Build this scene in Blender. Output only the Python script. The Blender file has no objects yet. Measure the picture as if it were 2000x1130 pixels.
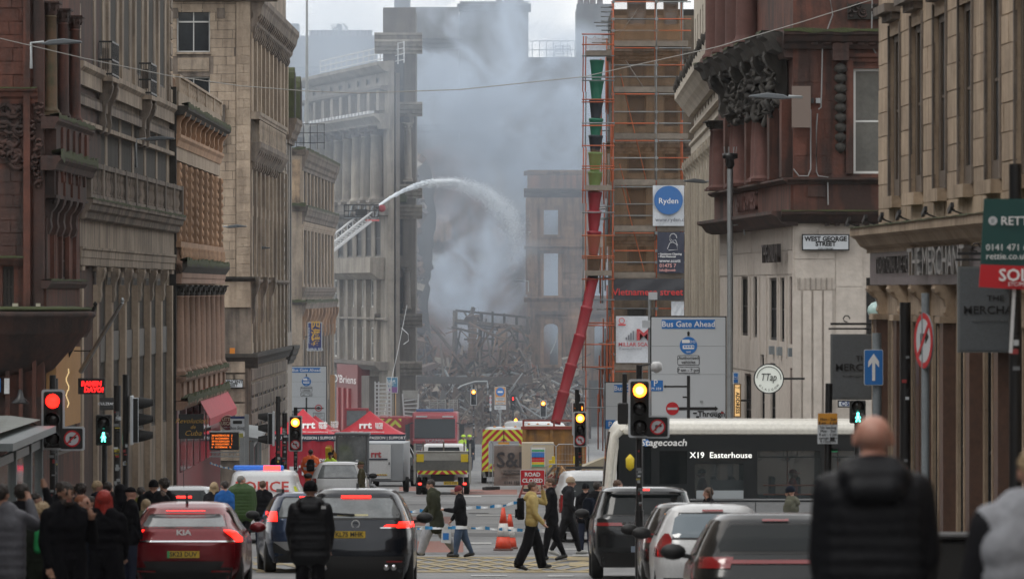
import bpy, bmesh, math, random
import numpy as np
from mathutils import Vector, Matrix, noise
random.seed(7)
C = bpy.context.scene.collection
SC = bpy.context.scene
PI = math.pi
F = 11111.1            # focal length in pixels of the 2000 px wide photograph (200 mm lens)
# ---------------------------------------------------------------- camera
cam = bpy.data.cameras.new('camera'); cam.lens = 200; cam.sensor_width = 36
cam.clip_start = .5; cam.clip_end = 6000
cam.dof.use_dof = True; cam.dof.focus_distance = 225; cam.dof.aperture_fstop = 6.3
co = bpy.data.objects.new('camera', cam); C.objects.link(co)
co.location = (0, 0, 0); co.rotation_euler = (PI/2, 0, 0)
SC.camera = co
# ---------------------------------------------------------------- sky, sun, exposure
W = bpy.data.worlds.new('World'); SC.world = W; W.use_nodes = True
wn = W.node_tree.nodes; wl = W.node_tree.links; wn.clear()
SUN_EL, SUN_ROT = math.radians(50), math.radians(-40)
out = wn.new('ShaderNodeOutputWorld'); bgn = wn.new('ShaderNodeBackground')
skyt = wn.new('ShaderNodeTexSky'); skyt.sky_type = 'NISHITA'; skyt.sun_disc = False
skyt.sun_elevation = SUN_EL; skyt.sun_rotation = SUN_ROT; skyt.dust_density = 4; skyt.air_density = 1.2
tc = wn.new('ShaderNodeTexCoord'); mp = wn.new('ShaderNodeMapping'); mp.inputs['Scale'].default_value = (1, 1, 2.6)
nz = wn.new('ShaderNodeTexNoise'); nz.inputs['Scale'].default_value = 2.6; nz.inputs['Detail'].default_value = 6
rp = wn.new('ShaderNodeValToRGB')
rp.color_ramp.elements[0].position = .34; rp.color_ramp.elements[0].color = (6.9, 7.0, 7.05, 1)
rp.color_ramp.elements[1].position = .66; rp.color_ramp.elements[1].color = (9.7, 9.65, 9.5, 1)
mx = wn.new('ShaderNodeMix'); mx.data_type = 'RGBA'; mx.inputs[0].default_value = .9
wl.new(tc.outputs['Generated'], mp.inputs['Vector']); wl.new(mp.outputs[0], nz.inputs['Vector']); wl.new(nz.outputs['Fac'], rp.inputs[0])
wl.new(skyt.outputs[0], mx.inputs[6]); wl.new(rp.outputs[0], mx.inputs[7]); wl.new(mx.outputs[2], bgn.inputs['Color'])
bgn.inputs['Strength'].default_value = .1
wl.new(bgn.outputs[0], out.inputs[0])
sd = bpy.data.lights.new('sun', 'SUN'); sd.energy = .6; sd.angle = math.radians(20); sd.color = (1, .96, .9)
so = bpy.data.objects.new('sun', sd); C.objects.link(so)
so.rotation_euler = Vector((math.sin(SUN_ROT)*math.cos(SUN_EL), -math.cos(SUN_ROT)*math.cos(SUN_EL)*.6, math.sin(SUN_EL))).to_track_quat('Z', 'Y').to_euler()
SC.view_settings.view_transform = 'Standard'; SC.view_settings.look = 'None'
SC.view_settings.exposure = .68; SC.view_settings.gamma = 1; SC.view_settings.use_curve_mapping = False
SC.render.engine = 'CYCLES'
cy = SC.cycles
cy.use_denoising = True
try: cy.denoiser = 'OPENIMAGEDENOISE'
except Exception: pass
cy.max_bounces = 6; cy.diffuse_bounces = 3; cy.glossy_bounces = 3; cy.transmission_bounces = 4; cy.volume_bounces = 1
cy.transparent_max_bounces = 12; cy.caustics_reflective = False; cy.caustics_refractive = False
cy.volume_max_steps = 96; cy.use_adaptive_sampling = True; cy.adaptive_threshold = .02; cy.sample_clamp_indirect = 6

# ---------------------------------------------------------------- ground profile and pixel helpers (eye level is z = 0)
GP = [(-60, -1.2), (0, -1.7), (25, -2.4), (62, -3.9), (114, -5.65), (135, -6.2), (218, -7.85), (317, -9.75), (420, -10.8), (600, -11.2), (2500, -12)]
def G(d):
    for (a, za), (b, zb) in zip(GP, GP[1:]):
        if d <= b: return za + (zb-za)*(d-a)/(b-a)
    return GP[-1][1]
def P(px, py, d): return Vector(((px-1000)/F*d, d, (565-py)/F*d))
def X(px, d): return (px-1000)/F*d
def Z(py, d): return (565-py)/F*d
def GD(py):                    # distance at which the road shows at this height of the picture
    lo, hi = 90, 420
    for _ in range(40):
        m = (lo+hi)/2
        if -G(m)/m*F > py-565: lo = m
        else: hi = m
    return lo

# ---------------------------------------------------------------- materials
MATS = {}
def N(nt, t, **k):
    n = nt.nodes.new(t)
    for a, v in k.items():
        if a.startswith('i_'):
            n.inputs[a[2:].replace('_', ' ')].default_value = v
        else: setattr(n, a, v)
    return n
def mat(name, col=(.5, .5, .5), rough=.7, metal=0, dirt=None, amt=.5, sc=1.5, streak=0, bump=.0, bsc=30, emit=None, es=1, world=True, rnd=0., coat=0, spec=.5, trans=0, alpha=1, wave=None):
    if name in MATS: return MATS[name]
    m = bpy.data.materials.new(name); m.use_nodes = True; nt = m.node_tree; L = nt.links
    b = nt.nodes['Principled BSDF']
    b.inputs['Base Color'].default_value = (*col, 1); b.inputs['Roughness'].default_value = rough; b.inputs['Metallic'].default_value = metal
    b.inputs['Coat Weight'].default_value = coat; b.inputs['Specular IOR Level'].default_value = spec
    b.inputs['Transmission Weight'].default_value = trans; b.inputs['Alpha'].default_value = alpha
    if emit: b.inputs['Emission Color'].default_value = (*emit, 1); b.inputs['Emission Strength'].default_value = es
    if dirt or bump or rnd:
        if world: src = N(nt, 'ShaderNodeNewGeometry').outputs['Position']
        else: src = N(nt, 'ShaderNodeTexCoord').outputs['Object']
    col_out = None
    if dirt:
        n1 = N(nt, 'ShaderNodeTexNoise', i_Scale=sc, i_Detail=7, i_Roughness=.65); L.new(src, n1.inputs['Vector'])
        r1 = N(nt, 'ShaderNodeValToRGB'); r1.color_ramp.elements[0].position = .38; r1.color_ramp.elements[1].position = .72
        L.new(n1.outputs['Fac'], r1.inputs[0]); fac = r1.outputs[0]
        if streak:
            mpn = N(nt, 'ShaderNodeMapping'); mpn.inputs['Scale'].default_value = (2.2, 2.2, .22); L.new(src, mpn.inputs[0])
            n2 = N(nt, 'ShaderNodeTexNoise', i_Scale=1.6, i_Detail=5); L.new(mpn.outputs[0], n2.inputs['Vector'])
            r2 = N(nt, 'ShaderNodeValToRGB'); r2.color_ramp.elements[0].position = .45; r2.color_ramp.elements[1].position = .7
            L.new(n2.outputs['Fac'], r2.inputs[0])
            mm = N(nt, 'ShaderNodeMath', operation='MULTIPLY_ADD'); mm.inputs[1].default_value = streak; L.new(r2.outputs[0], mm.inputs[0]); L.new(fac, mm.inputs[2]); mm.use_clamp = True
            fac = mm.outputs[0]
        ma = N(nt, 'ShaderNodeMath', operation='MULTIPLY'); ma.inputs[1].default_value = amt; L.new(fac, ma.inputs[0])
        mc = N(nt, 'ShaderNodeMix', data_type='RGBA'); mc.inputs[6].default_value = (*col, 1); mc.inputs[7].default_value = (*dirt, 1); L.new(ma.outputs[0], mc.inputs[0])
        n3 = N(nt, 'ShaderNodeTexNoise', i_Scale=sc*14, i_Detail=4); L.new(src, n3.inputs['Vector'])
        mr = N(nt, 'ShaderNodeMapRange'); mr.inputs['To Min'].default_value = .78; mr.inputs['To Max'].default_value = 1.2; L.new(n3.outputs['Fac'], mr.inputs[0])
        mv = N(nt, 'ShaderNodeVectorMath', operation='SCALE'); L.new(mc.outputs[2], mv.inputs[0]); L.new(mr.outputs[0], mv.inputs['Scale'])
        col_out = mv.outputs[0]
    if rnd:
        oi = N(nt, 'ShaderNodeObjectInfo'); mr2 = N(nt, 'ShaderNodeMapRange'); mr2.inputs['To Min'].default_value = 1-rnd; mr2.inputs['To Max'].default_value = 1+rnd
        L.new(oi.outputs['Random'], mr2.inputs[0])
        mv2 = N(nt, 'ShaderNodeVectorMath', operation='SCALE'); L.new(mr2.outputs[0], mv2.inputs['Scale'])
        if col_out: L.new(col_out, mv2.inputs[0])
        else: mv2.inputs[0].default_value = col
        col_out = mv2.outputs[0]
    if col_out: L.new(col_out, b.inputs['Base Color'])
    if bump:
        nb = N(nt, 'ShaderNodeTexNoise', i_Scale=bsc, i_Detail=5); L.new(src, nb.inputs['Vector'])
        bp = N(nt, 'ShaderNodeBump', i_Strength=min(1, bump), i_Distance=.02 if not wave else wave); L.new(nb.outputs['Fac'], bp.inputs['Height']); L.new(bp.outputs[0], b.inputs['Normal'])
    MATS[name] = m
    return m
def stone(name, col, dirt, amt=.85, sc=.6, streak=.9, rnd=.14): return mat(name, col, .85, dirt=dirt, amt=amt, sc=sc, streak=streak, bump=.5, bsc=12, rnd=rnd)
def flat(name, col, rough=.6, **k): return mat(name, col, rough, **k)
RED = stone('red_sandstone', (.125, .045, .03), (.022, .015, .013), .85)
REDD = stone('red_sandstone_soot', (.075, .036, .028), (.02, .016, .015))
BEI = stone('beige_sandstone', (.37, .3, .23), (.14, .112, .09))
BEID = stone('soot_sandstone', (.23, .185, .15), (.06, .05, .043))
TAN = stone('tan_sandstone', (.41, .325, .245), (.18, .135, .1), .6)
GOLD = stone('golden_sandstone', (.43, .265, .165), (.18, .11, .07), .6)
PINK = stone('pink_column_stone', (.33, .21, .155), (.16, .105, .08), .6)
GREY = stone('grey_blond_stone', (.37, .33, .29), (.18, .155, .135), .6)
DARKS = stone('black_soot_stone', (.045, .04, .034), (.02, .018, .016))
PORT = stone('pale_limestone', (.52, .47, .42), (.33, .28, .24), .5, .4, .5, .05)
NEARS = stone('warm_buff_stone', (.43, .33, .235), (.19, .135, .09), .7, .9, .6, .12)
GRAN = mat('brown_granite', (.12, .07, .052), .3, dirt=(.06, .04, .034), amt=.7, sc=9)
MOSS = mat('moss', (.05, .062, .02), .95, dirt=(.035, .034, .022), amt=.8, sc=3, bump=.8, bsc=25)
GLD = mat('dark_window_glass', (.022, .026, .03), .07, spec=.8, dirt=(.05, .055, .06), amt=.7, sc=.5)
GLB = mat('blind_window_glass', (.16, .16, .15), .12, spec=.7, dirt=(.08, .085, .085), amt=.8, sc=.8, rnd=.25)
GLG = mat('dirty_dark_window', (.013, .013, .014), .5, spec=.12)
WHF = mat('white_window_paint', (.6, .6, .58), .5)
BRF = mat('dark_window_frame', (.05, .045, .04), .5)
BLK = mat('black_paint', (.012, .012, .013), .4)
BLKM = mat('matt_black', (.012, .012, .012), .8)
RUB = mat('tyre_rubber', (.014, .014, .014), .85)
STL = mat('galvanised_steel', (.33, .35, .36), .45, metal=.5, dirt=(.2, .2, .2), amt=.5, sc=3)
GRS = mat('grey_painted_steel', (.22, .25, .27), .5, dirt=(.14, .15, .16), amt=.4, sc=2)
WHT = mat('white_paint', (.6, .61, .62), .45, dirt=(.5, .49, .47), amt=.25, sc=1.5)
SGW = mat('sign_white', (.52, .55, .58), .45)
SGB = mat('sign_blue', (.02, .16, .48), .4)
SGR = mat('sign_red', (.5, .012, .02), .4)
YEL = mat('yellow_paint', (.62, .46, .02), .5)
LTX = mat('white_lettering', (.8, .8, .8), .5)
CHR = mat('chrome', (.6, .6, .62), .15, metal=1)
WOODC = mat('charred_timber', (.05, .042, .036), .9, dirt=(.12, .1, .085), amt=.6, sc=2, bump=.5)
PLY = mat('plywood', (.45, .25, .1), .7, dirt=(.32, .17, .07), amt=.5, sc=1.2)
SKIN = mat('skin', (.42, .235, .17), .55, dirt=(.36, .17, .12), amt=.5, sc=20, world=False)
SKIND = mat('tan_skin', (.28, .15, .1), .55)

# ---------------------------------------------------------------- object helpers
class MB:
    """mesh builder: collects boxes, bars, lathes and lofts, builds ONE mesh object"""
    def __init__(s): s.v = []; s.f = []; s.m = []; s.mats = []; s.sm = []
    def mi(s, m):
        if m not in s.mats: s.mats.append(m)
        return s.mats.index(m)
    def add(s, vs, fs, m=None, smooth=False):
        o = len(s.v); s.v += [tuple(v) for v in vs]; k = s.mi(m)
        for f in fs: s.f.append([i+o for i in f]); s.m.append(k); s.sm.append(smooth)
        return s
    def box(s, x0, x1, y0, y1, z0, z1, m=None, T=None):
        vs = [Vector((x, y, z)) for z in (z0, z1) for y in (y0, y1) for x in (x0, x1)]
        if T: vs = [T @ v for v in vs]
        return s.add(vs, [(0, 2, 3, 1), (4, 5, 7, 6), (0, 1, 5, 4), (1, 3, 7, 5), (3, 2, 6, 7), (2, 0, 4, 6)], m)
    def bar(s, a, b, w, m=None, h=None, up=(0, 0, 1)):
        a = Vector(a); b = Vector(b); d = b-a; l = d.length
        if l < 1e-6: return s
        q = d.to_track_quat('Y', 'Z').to_matrix().to_4x4(); T = Matrix.Translation(a) @ q; h = h or w
        return s.box(-w/2, w/2, 0, l, -h/2, h/2, m, T)
    def tube(s, pts, r, m=None, n=8, cap=True, sy=1):
        pts = [Vector(p) for p in pts]; rs = r if isinstance(r, (list, tuple)) else [r]*len(pts); vs = []; fs = []
        for i, p in enumerate(pts):
            d = (pts[min(i+1, len(pts)-1)]-pts[max(i-1, 0)]).normalized()
            q = d.to_track_quat('Z', 'Y')
            for k in range(n):
                a = 2*PI*k/n; vs.append(p + q @ Vector((math.cos(a)*rs[i], math.sin(a)*rs[i]*sy, 0)))
        for i in range(len(pts)-1):
            for k in range(n): fs.append((i*n+k, i*n+(k+1) % n, (i+1)*n+(k+1) % n, (i+1)*n+k))
        s.add(vs, fs, m, True)
        if cap: s.add(vs[:n], [tuple(range(n))[::-1]], m); s.add(vs[-n:], [tuple(range(n))], m)
        return s
    def lathe(s, prof, m=None, n=16, T=None):
        vs = []; fs = []
        for (r, z) in prof:
            for k in range(n):
                a = 2*PI*k/n; v = Vector((r*math.cos(a), r*math.sin(a), z)); vs.append(T @ v if T else v)
        for i in range(len(prof)-1):
            for k in range(n): fs.append((i*n+k, i*n+(k+1) % n, (i+1)*n+(k+1) % n, (i+1)*n+k))
        fs.append(tuple(range(n))[::-1]); fs.append(tuple(range((len(prof)-1)*n, len(prof)*n)))
        return s.add(vs, fs, m, True)
    def prism(s, poly, a0, a1, axis='x', m=None, T=None):
        """poly of 2-d points in the two other axes (in xyz order), swept from a0 to a1"""
        n = len(poly)
        def mk(p, a):
            v = {'x': (a, p[0], p[1]), 'y': (p[0], a, p[1]), 'z': (p[0], p[1], a)}[axis]; v = Vector(v); return T @ v if T else v
        vs = [mk(p, a0) for p in poly]+[mk(p, a1) for p in poly]
        return s.add(vs, [tuple(range(n))[::-1], tuple(range(n, 2*n))]+[(i, (i+1) % n, n+(i+1) % n, n+i) for i in range(n)], m)
    def grid(s, rows, m=None, smooth=True, closed=False):
        n = len(rows[0]); vs = [v for r in rows for v in r]; fs = []
        for i in range(len(rows)-1):
            for k in range(n if closed else n-1): fs.append((i*n+k, i*n+(k+1) % n, (i+1)*n+(k+1) % n, (i+1)*n+k))
        return s.add(vs, fs, m, smooth)
    def mesh(s, name):
        me = bpy.data.meshes.new(name); me.from_pydata(s.v, [], s.f)
        for m in s.mats: me.materials.append(m if m else BLK)
        me.polygons.foreach_set('material_index', s.m); me.polygons.foreach_set('use_smooth', s.sm)
        me.validate(); me.update()
        return me
    def build(s, name, parent=None, bevel=0, loc=None, fixn=True, **k):
        me = s.mesh(name)
        if fixn:
            bm = bmesh.new(); bm.from_mesh(me); bmesh.ops.recalc_face_normals(bm, faces=bm.faces)
            if bevel: bmesh.ops.bevel(bm, geom=[e for e in bm.edges if e.calc_face_angle(0) > .6], offset=bevel, segments=1, affect='EDGES', clamp_overlap=True)
            bm.to_mesh(me); bm.free()
        o = bpy.data.objects.new(name, me); C.objects.link(o)
        if parent: o.parent = parent
        if loc is not None: o.location = loc
        tag(o, **k)
        return o
def tag(o, label=None, cat=None, group=None, kind=None):
    if label: o['label'] = label
    if cat: o['category'] = cat
    if group: o['group'] = group
    if kind: o['kind'] = kind
    return o
def T(name, label, cat, loc=(0, 0, 0), rz=0, group=None):
    o = bpy.data.objects.new(name, None); C.objects.link(o); o.location = loc; o.rotation_euler = (0, 0, rz)
    o.empty_display_size = .1
    return tag(o, label, cat, group)
def link(name, me, parent, loc=(0, 0, 0), sc=None, rot=None, label=None):
    o = bpy.data.objects.new(name, me); C.objects.link(o); o.parent = parent; o.location = loc
    if sc: o.scale = sc
    if rot: o.rotation_euler = rot
    if label: o['label'] = label
    return o
def copy_tree(o, parent=None, label=None, loc=None, rz=None):
    c = o.copy(); C.objects.link(c); c.parent = parent
    for ch in o.children: copy_tree(ch, c)
    if label: c['label'] = label
    if loc is not None: c.location = loc
    if rz is not None: c.rotation_euler = (0, 0, rz)
    return c
def text(s, h, loc, parent=None, m=None, rot=(PI/2, 0, 0), align='CENTER', sx=1, bold=0, ext=.004, name='lettering', shear=0, sp=1):
    cu = bpy.data.curves.new(name, 'FONT'); cu.body = s; cu.size = h*1.38; cu.align_x = align; cu.align_y = 'CENTER'
    cu.extrude = ext; cu.offset = bold; cu.resolution_u = 2; cu.shear = shear; cu.space_line = .95*sp
    cu.materials.append(m or LTX)
    tmp = bpy.data.objects.new('tmp', cu); me = bpy.data.meshes.new_from_object(tmp); me.name = name
    if not me.materials: me.materials.append(m or LTX)
    bpy.data.objects.remove(tmp); bpy.data.curves.remove(cu)
    o = bpy.data.objects.new(name, me); C.objects.link(o); o.parent = parent; o.location = loc; o.rotation_euler = rot
    o.scale = (sx, 1, 1)
    return o
def quadbox(w, h, t, m, bev=0): return MB().box(-w/2, w/2, -t, 0, -h/2, h/2, m)
def rrect(w, h, r, n=5):
    ps = []
    for cx, cz, a0 in ((w/2-r, h/2-r, 0), (-w/2+r, h/2-r, 90), (-w/2+r, -h/2+r, 180), (w/2-r, -h/2+r, 270)):
        for k in range(n+1):
            a = math.radians(a0+90*k/n); ps.append((cx+r*math.cos(a), cz+r*math.sin(a)))
    return ps
def disc(r, n=28): return [(r*math.cos(2*PI*k/n), r*math.sin(2*PI*k/n)) for k in range(n)]
def plate(mb, poly, y0, y1, m, dx=0, dz=0): return mb.prism([(x+dx, z+dz) for x, z in poly], y0, y1, 'y', m)
def ring(mb, r0, r1, y, m, dx=0, dz=0, n=32, t=.006):
    rows = []
    for r, yy in ((r0, y), (r0, y-t), (r1, y-t), (r1, y)):
        rows.append([(dx+r*math.cos(2*PI*k/n), yy, dz+r*math.sin(2*PI*k/n)) for k in range(n)])
    return mb.grid(rows, m, False, True)
# ================================================================= SETTING: ground, road, pavements
ASPH = mat('asphalt', (.1, .102, .106), .62, dirt=(.21, .208, .2), amt=.85, sc=.22, bump=.5, bsc=9, streak=.5)
PAVE = mat('paving_concrete', (.26, .25, .235), .8, dirt=(.16, .15, .145), amt=.6, sc=.8, bump=.3)
REDP = mat('red_road_surface', (.24, .1, .075), .8, dirt=(.15, .1, .09), amt=.8, sc=1.4, bump=.3)
YLN = mat('worn_yellow_line', (.36, .27, .11), .7, dirt=(.14, .135, .125), amt=1, sc=1.2)
WLN = mat('worn_white_line', (.5, .5, .48), .7, dirt=(.2, .2, .2), amt=.8, sc=1.6)
DIRT = mat('far_ground', (.12, .12, .11), .9)
def strip(name, x0, x1, ds, dz, m, kind='structure', skirt=0):
    mb = MB(); rows = [[(x0(d) if callable(x0) else x0, d, G(d)+dz), (x1(d) if callable(x1) else x1, d, G(d)+dz)] for d in ds]
    mb.grid(rows, m, False)
    if skirt:
        for k in (0, 1): mb.grid([[(r[k][0], r[k][1], r[k][2]-skirt), r[k]] for r in rows], m, False)
        mb.add([(rows[0][0][0], ds[0], rows[0][0][2]-skirt), (rows[0][1][0], ds[0], rows[0][1][2]-skirt), rows[0][1], rows[0][0]], [(0, 1, 2, 3)], m)
    return mb.build(name, kind=kind)
DS = [-60, -20, 0, 12, 25, 43, 62, 80, 95, 114, 125, 135, 160, 190, 218, 250, 280, 317, 360, 420, 600]
gm = MB(); gm.grid([[(-1500, d, G(d)-.15), (1500, d, G(d)-.15)] for d in [-60, 0, 25, 62, 114, 135, 218, 317, 420, 600, 2500]], DIRT, False)
gm.build('ground', kind='structure')
strip('road', -30, 30, DS, 0, ASPH)
LX = lambda d: d*90/F-12.7
LK = lambda d: LX(d)+3.6
RX = lambda d: 5.9 if d > 130 else (6.0+(9.63-.0315*d-6.4))
for nm, a, b in (('pavement', -60, 128), ('pavement', 152, 218), ('pavement', 236, 330)):
    ds = sorted(set([a]+[d for d in DS if a < d < b]+[b]))
    strip(nm, -26 if a < 0 else (lambda d: LX(d)-.5), (lambda d: LK(d)-.4), ds, .12, PAVE, skirt=.14)
for nm, a, b in (('pavement', -60, 105), ('pavement', 136, 206), ('pavement', 240, 330)):
    ds = sorted(set([a]+[d for d in DS if a < d < b]+[b]))
    strip(nm, (lambda d: 4.0 if d > 90 else 3.0 + 0*d), 26 if a < 0 else 14, ds, .12, PAVE, skirt=.14)
# road markings
def mark(name, pts, m, dz=.004):
    mb = MB(); mb.add([(x, d, G(d)+dz) for x, d in pts], [tuple(range(len(pts)))], m); return mb.build(name, kind='structure')
def dash(px0, px1, py0, py1, m, name='road_marking', dz=.004, jit=0):
    d0, d1 = GD(py1), GD(py0)
    mark(name, [(X(px0, d0), d0), (X(px1, d0), d0), (X(px1+jit, d1), d1), (X(px0+jit, d1), d1)], m, dz)
dash(800, 905, 1056, 1078, REDP, 'red_road_patch'); dash(800, 880, 1008, 1026, REDP, 'red_road_patch')
dash(880, 1010, 955, 965, REDP, 'red_road_patch'); dash(780, 830, 950, 958, REDP, 'red_road_patch'); dash(1015, 1120, 957, 963, REDP, 'red_road_patch')
for (a, b, c, e, j) in ((500, 1165, 1086.5, 1089, 0), (495, 1165, 1100, 1103, 30), (500, 1160, 1114, 1117.5, 10)):
    dash(a, b, c, e, YLN, 'yellow_box_line', .008)
for k in range(13):
    a = 515+k*50; d0, d1 = GD(1117), GD(1088)
    for s in (1, -1):
        x0 = X(a, d0); x1 = x0+s*1.9
        mark('yellow_box_line', [(x0, d0), (x0+.13, d0), (x1+.13, d1), (x1, d1)], YLN, .008 if s > 0 else .012)
dash(1108, 1152, 1088, 1095, YLN, 'yellow_box_line', .016); dash(1112, 1150, 1098, 1106, YLN, 'yellow_box_line', .016)
for i, (a, b, c, e) in enumerate(((905, 960, 1059, 1062), (920, 990, 1123, 1125), (1090, 1140, 1071, 1073), (1118, 1150, 1083, 1085), (810, 905, 1027, 1029), (900, 940, 968, 970), (1070, 1120, 1123, 1126), (800, 850, 1004, 1006), (930, 1010, 1005, 1007))):
    dash(a, b, c, e, WLN, 'white_dash', .012)
for (a, b, c, e) in ((800, 1120, 968, 970), (790, 1000, 983, 986), (840, 1130, 1040, 1047), (800, 1150, 1078, 1082)):
    dash(a, b, c, e, mat('tar_repair', (.09, .09, .092), .7, dirt=(.13, .13, .13), amt=.6, sc=1), 'road_repair', .004, 12)
for (px, py) in ((935, 1002), (1080, 1092), (880, 1046), (930, 960)):
    d = GD(py); mb = MB(); mb.lathe([(.0, 0), (.32, 0), (.32, .008)], mat('manhole_iron', (.05, .05, .05), .6), 20); mb.build('manhole_cover', loc=(X(px, d), d, G(d)+.006), kind='structure')

# ================================================================= FACADES
class Fac:
    """a facade seen from the street: u runs left to right, w sticks out towards the street, z is up (world height)"""
    def __init__(s, name, label, A, B, cat='building', depth=12, ztop=12, zbot=None, body=None, root=None, ws=1):
        a = Vector((A[0], A[1], 0)); b = Vector((B[0], B[1], 0)); d = b-a; s.L = d.length
        s.A = a; s.dir = d.normalized(); s.ang = math.atan2(d.y, d.x)
        s.root = root or T(name, label, cat, a, s.ang)
        s.R = s.root
        s.zb = zbot if zbot is not None else min(G(A[1]), G(B[1]))-.3
        # placement of this facade inside its building's frame
        s.M = (Matrix.Translation(s.root.location) @ Matrix.Rotation(s.root.rotation_euler.z, 4, 'Z')).inverted() @ Matrix.Translation(a) @ Matrix.Rotation(s.ang, 4, 'Z') @ Matrix.Diagonal((1, ws, 1, 1))
        s.graze = abs(s.dir.x) < .3; s.ww = 0
        if body:
            mb = MB(); mb.box(.05, s.L-.05, .5, depth, s.zb, ztop-.2, body); s.put(mb, 'building_core')
    def put(s, mb, name, parent=None, bevel=0, **k):
        if parent is None or parent is s.root:
            o = mb.build(name, s.root, bevel, **k); o.matrix_local = s.M.copy()
        else: o = mb.build(name, parent, bevel, **k)
        return o
    def u(s, px):       # facade coordinate where the sight line through this picture column meets the facade
        k = (px-1000)/F; den = s.dir.x-k*s.dir.y
        return (k*s.A.y-s.A.x)/den
    def d(s, px): return s.A.y+s.u(px)*s.dir.y
    def z(s, py, px): return Z(py, s.d(px))
    def box(s, name, u0, u1, z0, z1, w0, w1, m, **k):
        return s.put(MB().box(u0, u1, -w1, -w0, z0, z1, m), name, **k)
    def wall(s, u0, u1, z0, z1, ops, m, w=0, t=.4, name='wall'):
        us = sorted({u0, u1, *[o[0] for o in ops], *[o[1] for o in ops]}); zs = sorted({z0, z1, *[o[2] for o in ops], *[o[3] for o in ops]})
        us = [q for q in us if u0 <= q <= u1]; zs = [q for q in zs if z0 <= q <= z1]
        mb = MB(); s.ww = w
        def solid(i, j):
            if i < 0 or j < 0 or i >= len(us)-1 or j >= len(zs)-1: return False
            cu, cz = (us[i]+us[i+1])/2, (zs[j]+zs[j+1])/2
            return not any(o[0] < cu < o[1] and o[2] < cz < o[3] for o in ops)
        for i in range(len(us)-1):
            for j in range(len(zs)-1):
                if not solid(i, j): continue
                a, b, c, e = us[i], us[i+1], zs[j], zs[j+1]; y0, y1 = -w, -w+t
                mb.add([(a, y0, c), (b, y0, c), (b, y0, e), (a, y0, e)], [(0, 1, 2, 3)], m)
                if not solid(i-1, j): mb.add([(a, y0, c), (a, y0, e), (a, y1, e), (a, y1, c)], [(0, 1, 2, 3)], m)
                if not solid(i+1, j): mb.add([(b, y0, c), (b, y1, c), (b, y1, e), (b, y0, e)], [(0, 1, 2, 3)], m)
                if not solid(i, j-1): mb.add([(a, y0, c), (a, y1, c), (b, y1, c), (b, y0, c)], [(0, 1, 2, 3)], m)
                if not solid(i, j+1): mb.add([(a, y0, e), (b, y0, e), (b, y1, e), (a, y1, e)], [(0, 1, 2, 3)], m)
        return s.put(mb, name, fixn=False)
    def win(s, u0, u1, z0, z1, fm=BRF, gm=GLD, nx=1, nz=2, w=-.22, fw=.07, label=None, bw=.045):
        if s.graze:
            w = s.ww-.05; gm = GLG if gm is GLD else gm
        mb = MB(); y0, y1 = -w, -w+.07
        mb.box(u0, u0+fw, y0, y1, z0, z1, fm); mb.box(u1-fw, u1, y0, y1, z0, z1, fm)
        mb.box(u0+fw, u1-fw, y0, y1, z0, z0+fw, fm); mb.box(u0+fw, u1-fw, y0, y1, z1-fw, z1, fm)
        for k in range(1, nx):
            c = u0+(u1-u0)*k/nx; mb.box(c-bw/2, c+bw/2, y0+.01, y1, z0+fw, z1-fw, fm)
        for k in range(1, nz):
            c = z0+(z1-z0)*k/nz; mb.box(u0+fw, u1-fw, y0+.02, y1, c-bw/2, c+bw/2, fm)
        o = s.put(mb, 'window')
        g = MB().box(u0+fw*.6, u1-fw*.6, y1-.03, y1-.01, z0+fw*.6, z1-fw*.6, gm).build('pane', o)
        if label: o['label'] = label
        return o
    def cornice(s, name, u0, u1, z, prof, m, moss=0, **k):
        """prof: (w, dz) points down the outer face, top to bottom"""
        poly = [(.1, z+prof[0][1])]+[(-w, z+dz) for w, dz in prof]+[(.1, z+prof[-1][1])]
        o = s.put(MB().prism(poly, u0, u1, 'x', m), name, **k)
        if moss:
            mb = MB(); n = max(6, int((u1-u0)/.35)); w = prof[0][0]; rows = [[], [], []]
            for i in range(n+1):
                uu = u0+(u1-u0)*i/n; h = moss*(.3+random.random())
                rows[0].append((uu, -w+.45, z+prof[0][1]+h*.6)); rows[1].append((uu, -w-.02, z+prof[0][1]+h)); rows[2].append((uu, -w-.03, z+prof[0][1]-h*random.random()))
            mb.grid(rows, MOSS, False); s.put(mb, 'moss')
        return o
    def rep(s, name, mb, us, z=0, w=0, bevel=0, sc=None, label=None):
        me = None
        for q in us:
            if me is None:
                o = s.put(mb, name, bevel=bevel); me = o.data
            else: o = link(name, me, s.root)
            o.matrix_local = s.M @ Matrix.Translation((q, -w, z)) @ (Matrix.Diagonal((*sc, 1)) if sc else Matrix.Identity(4))
            if label: o['label'] = label
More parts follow.
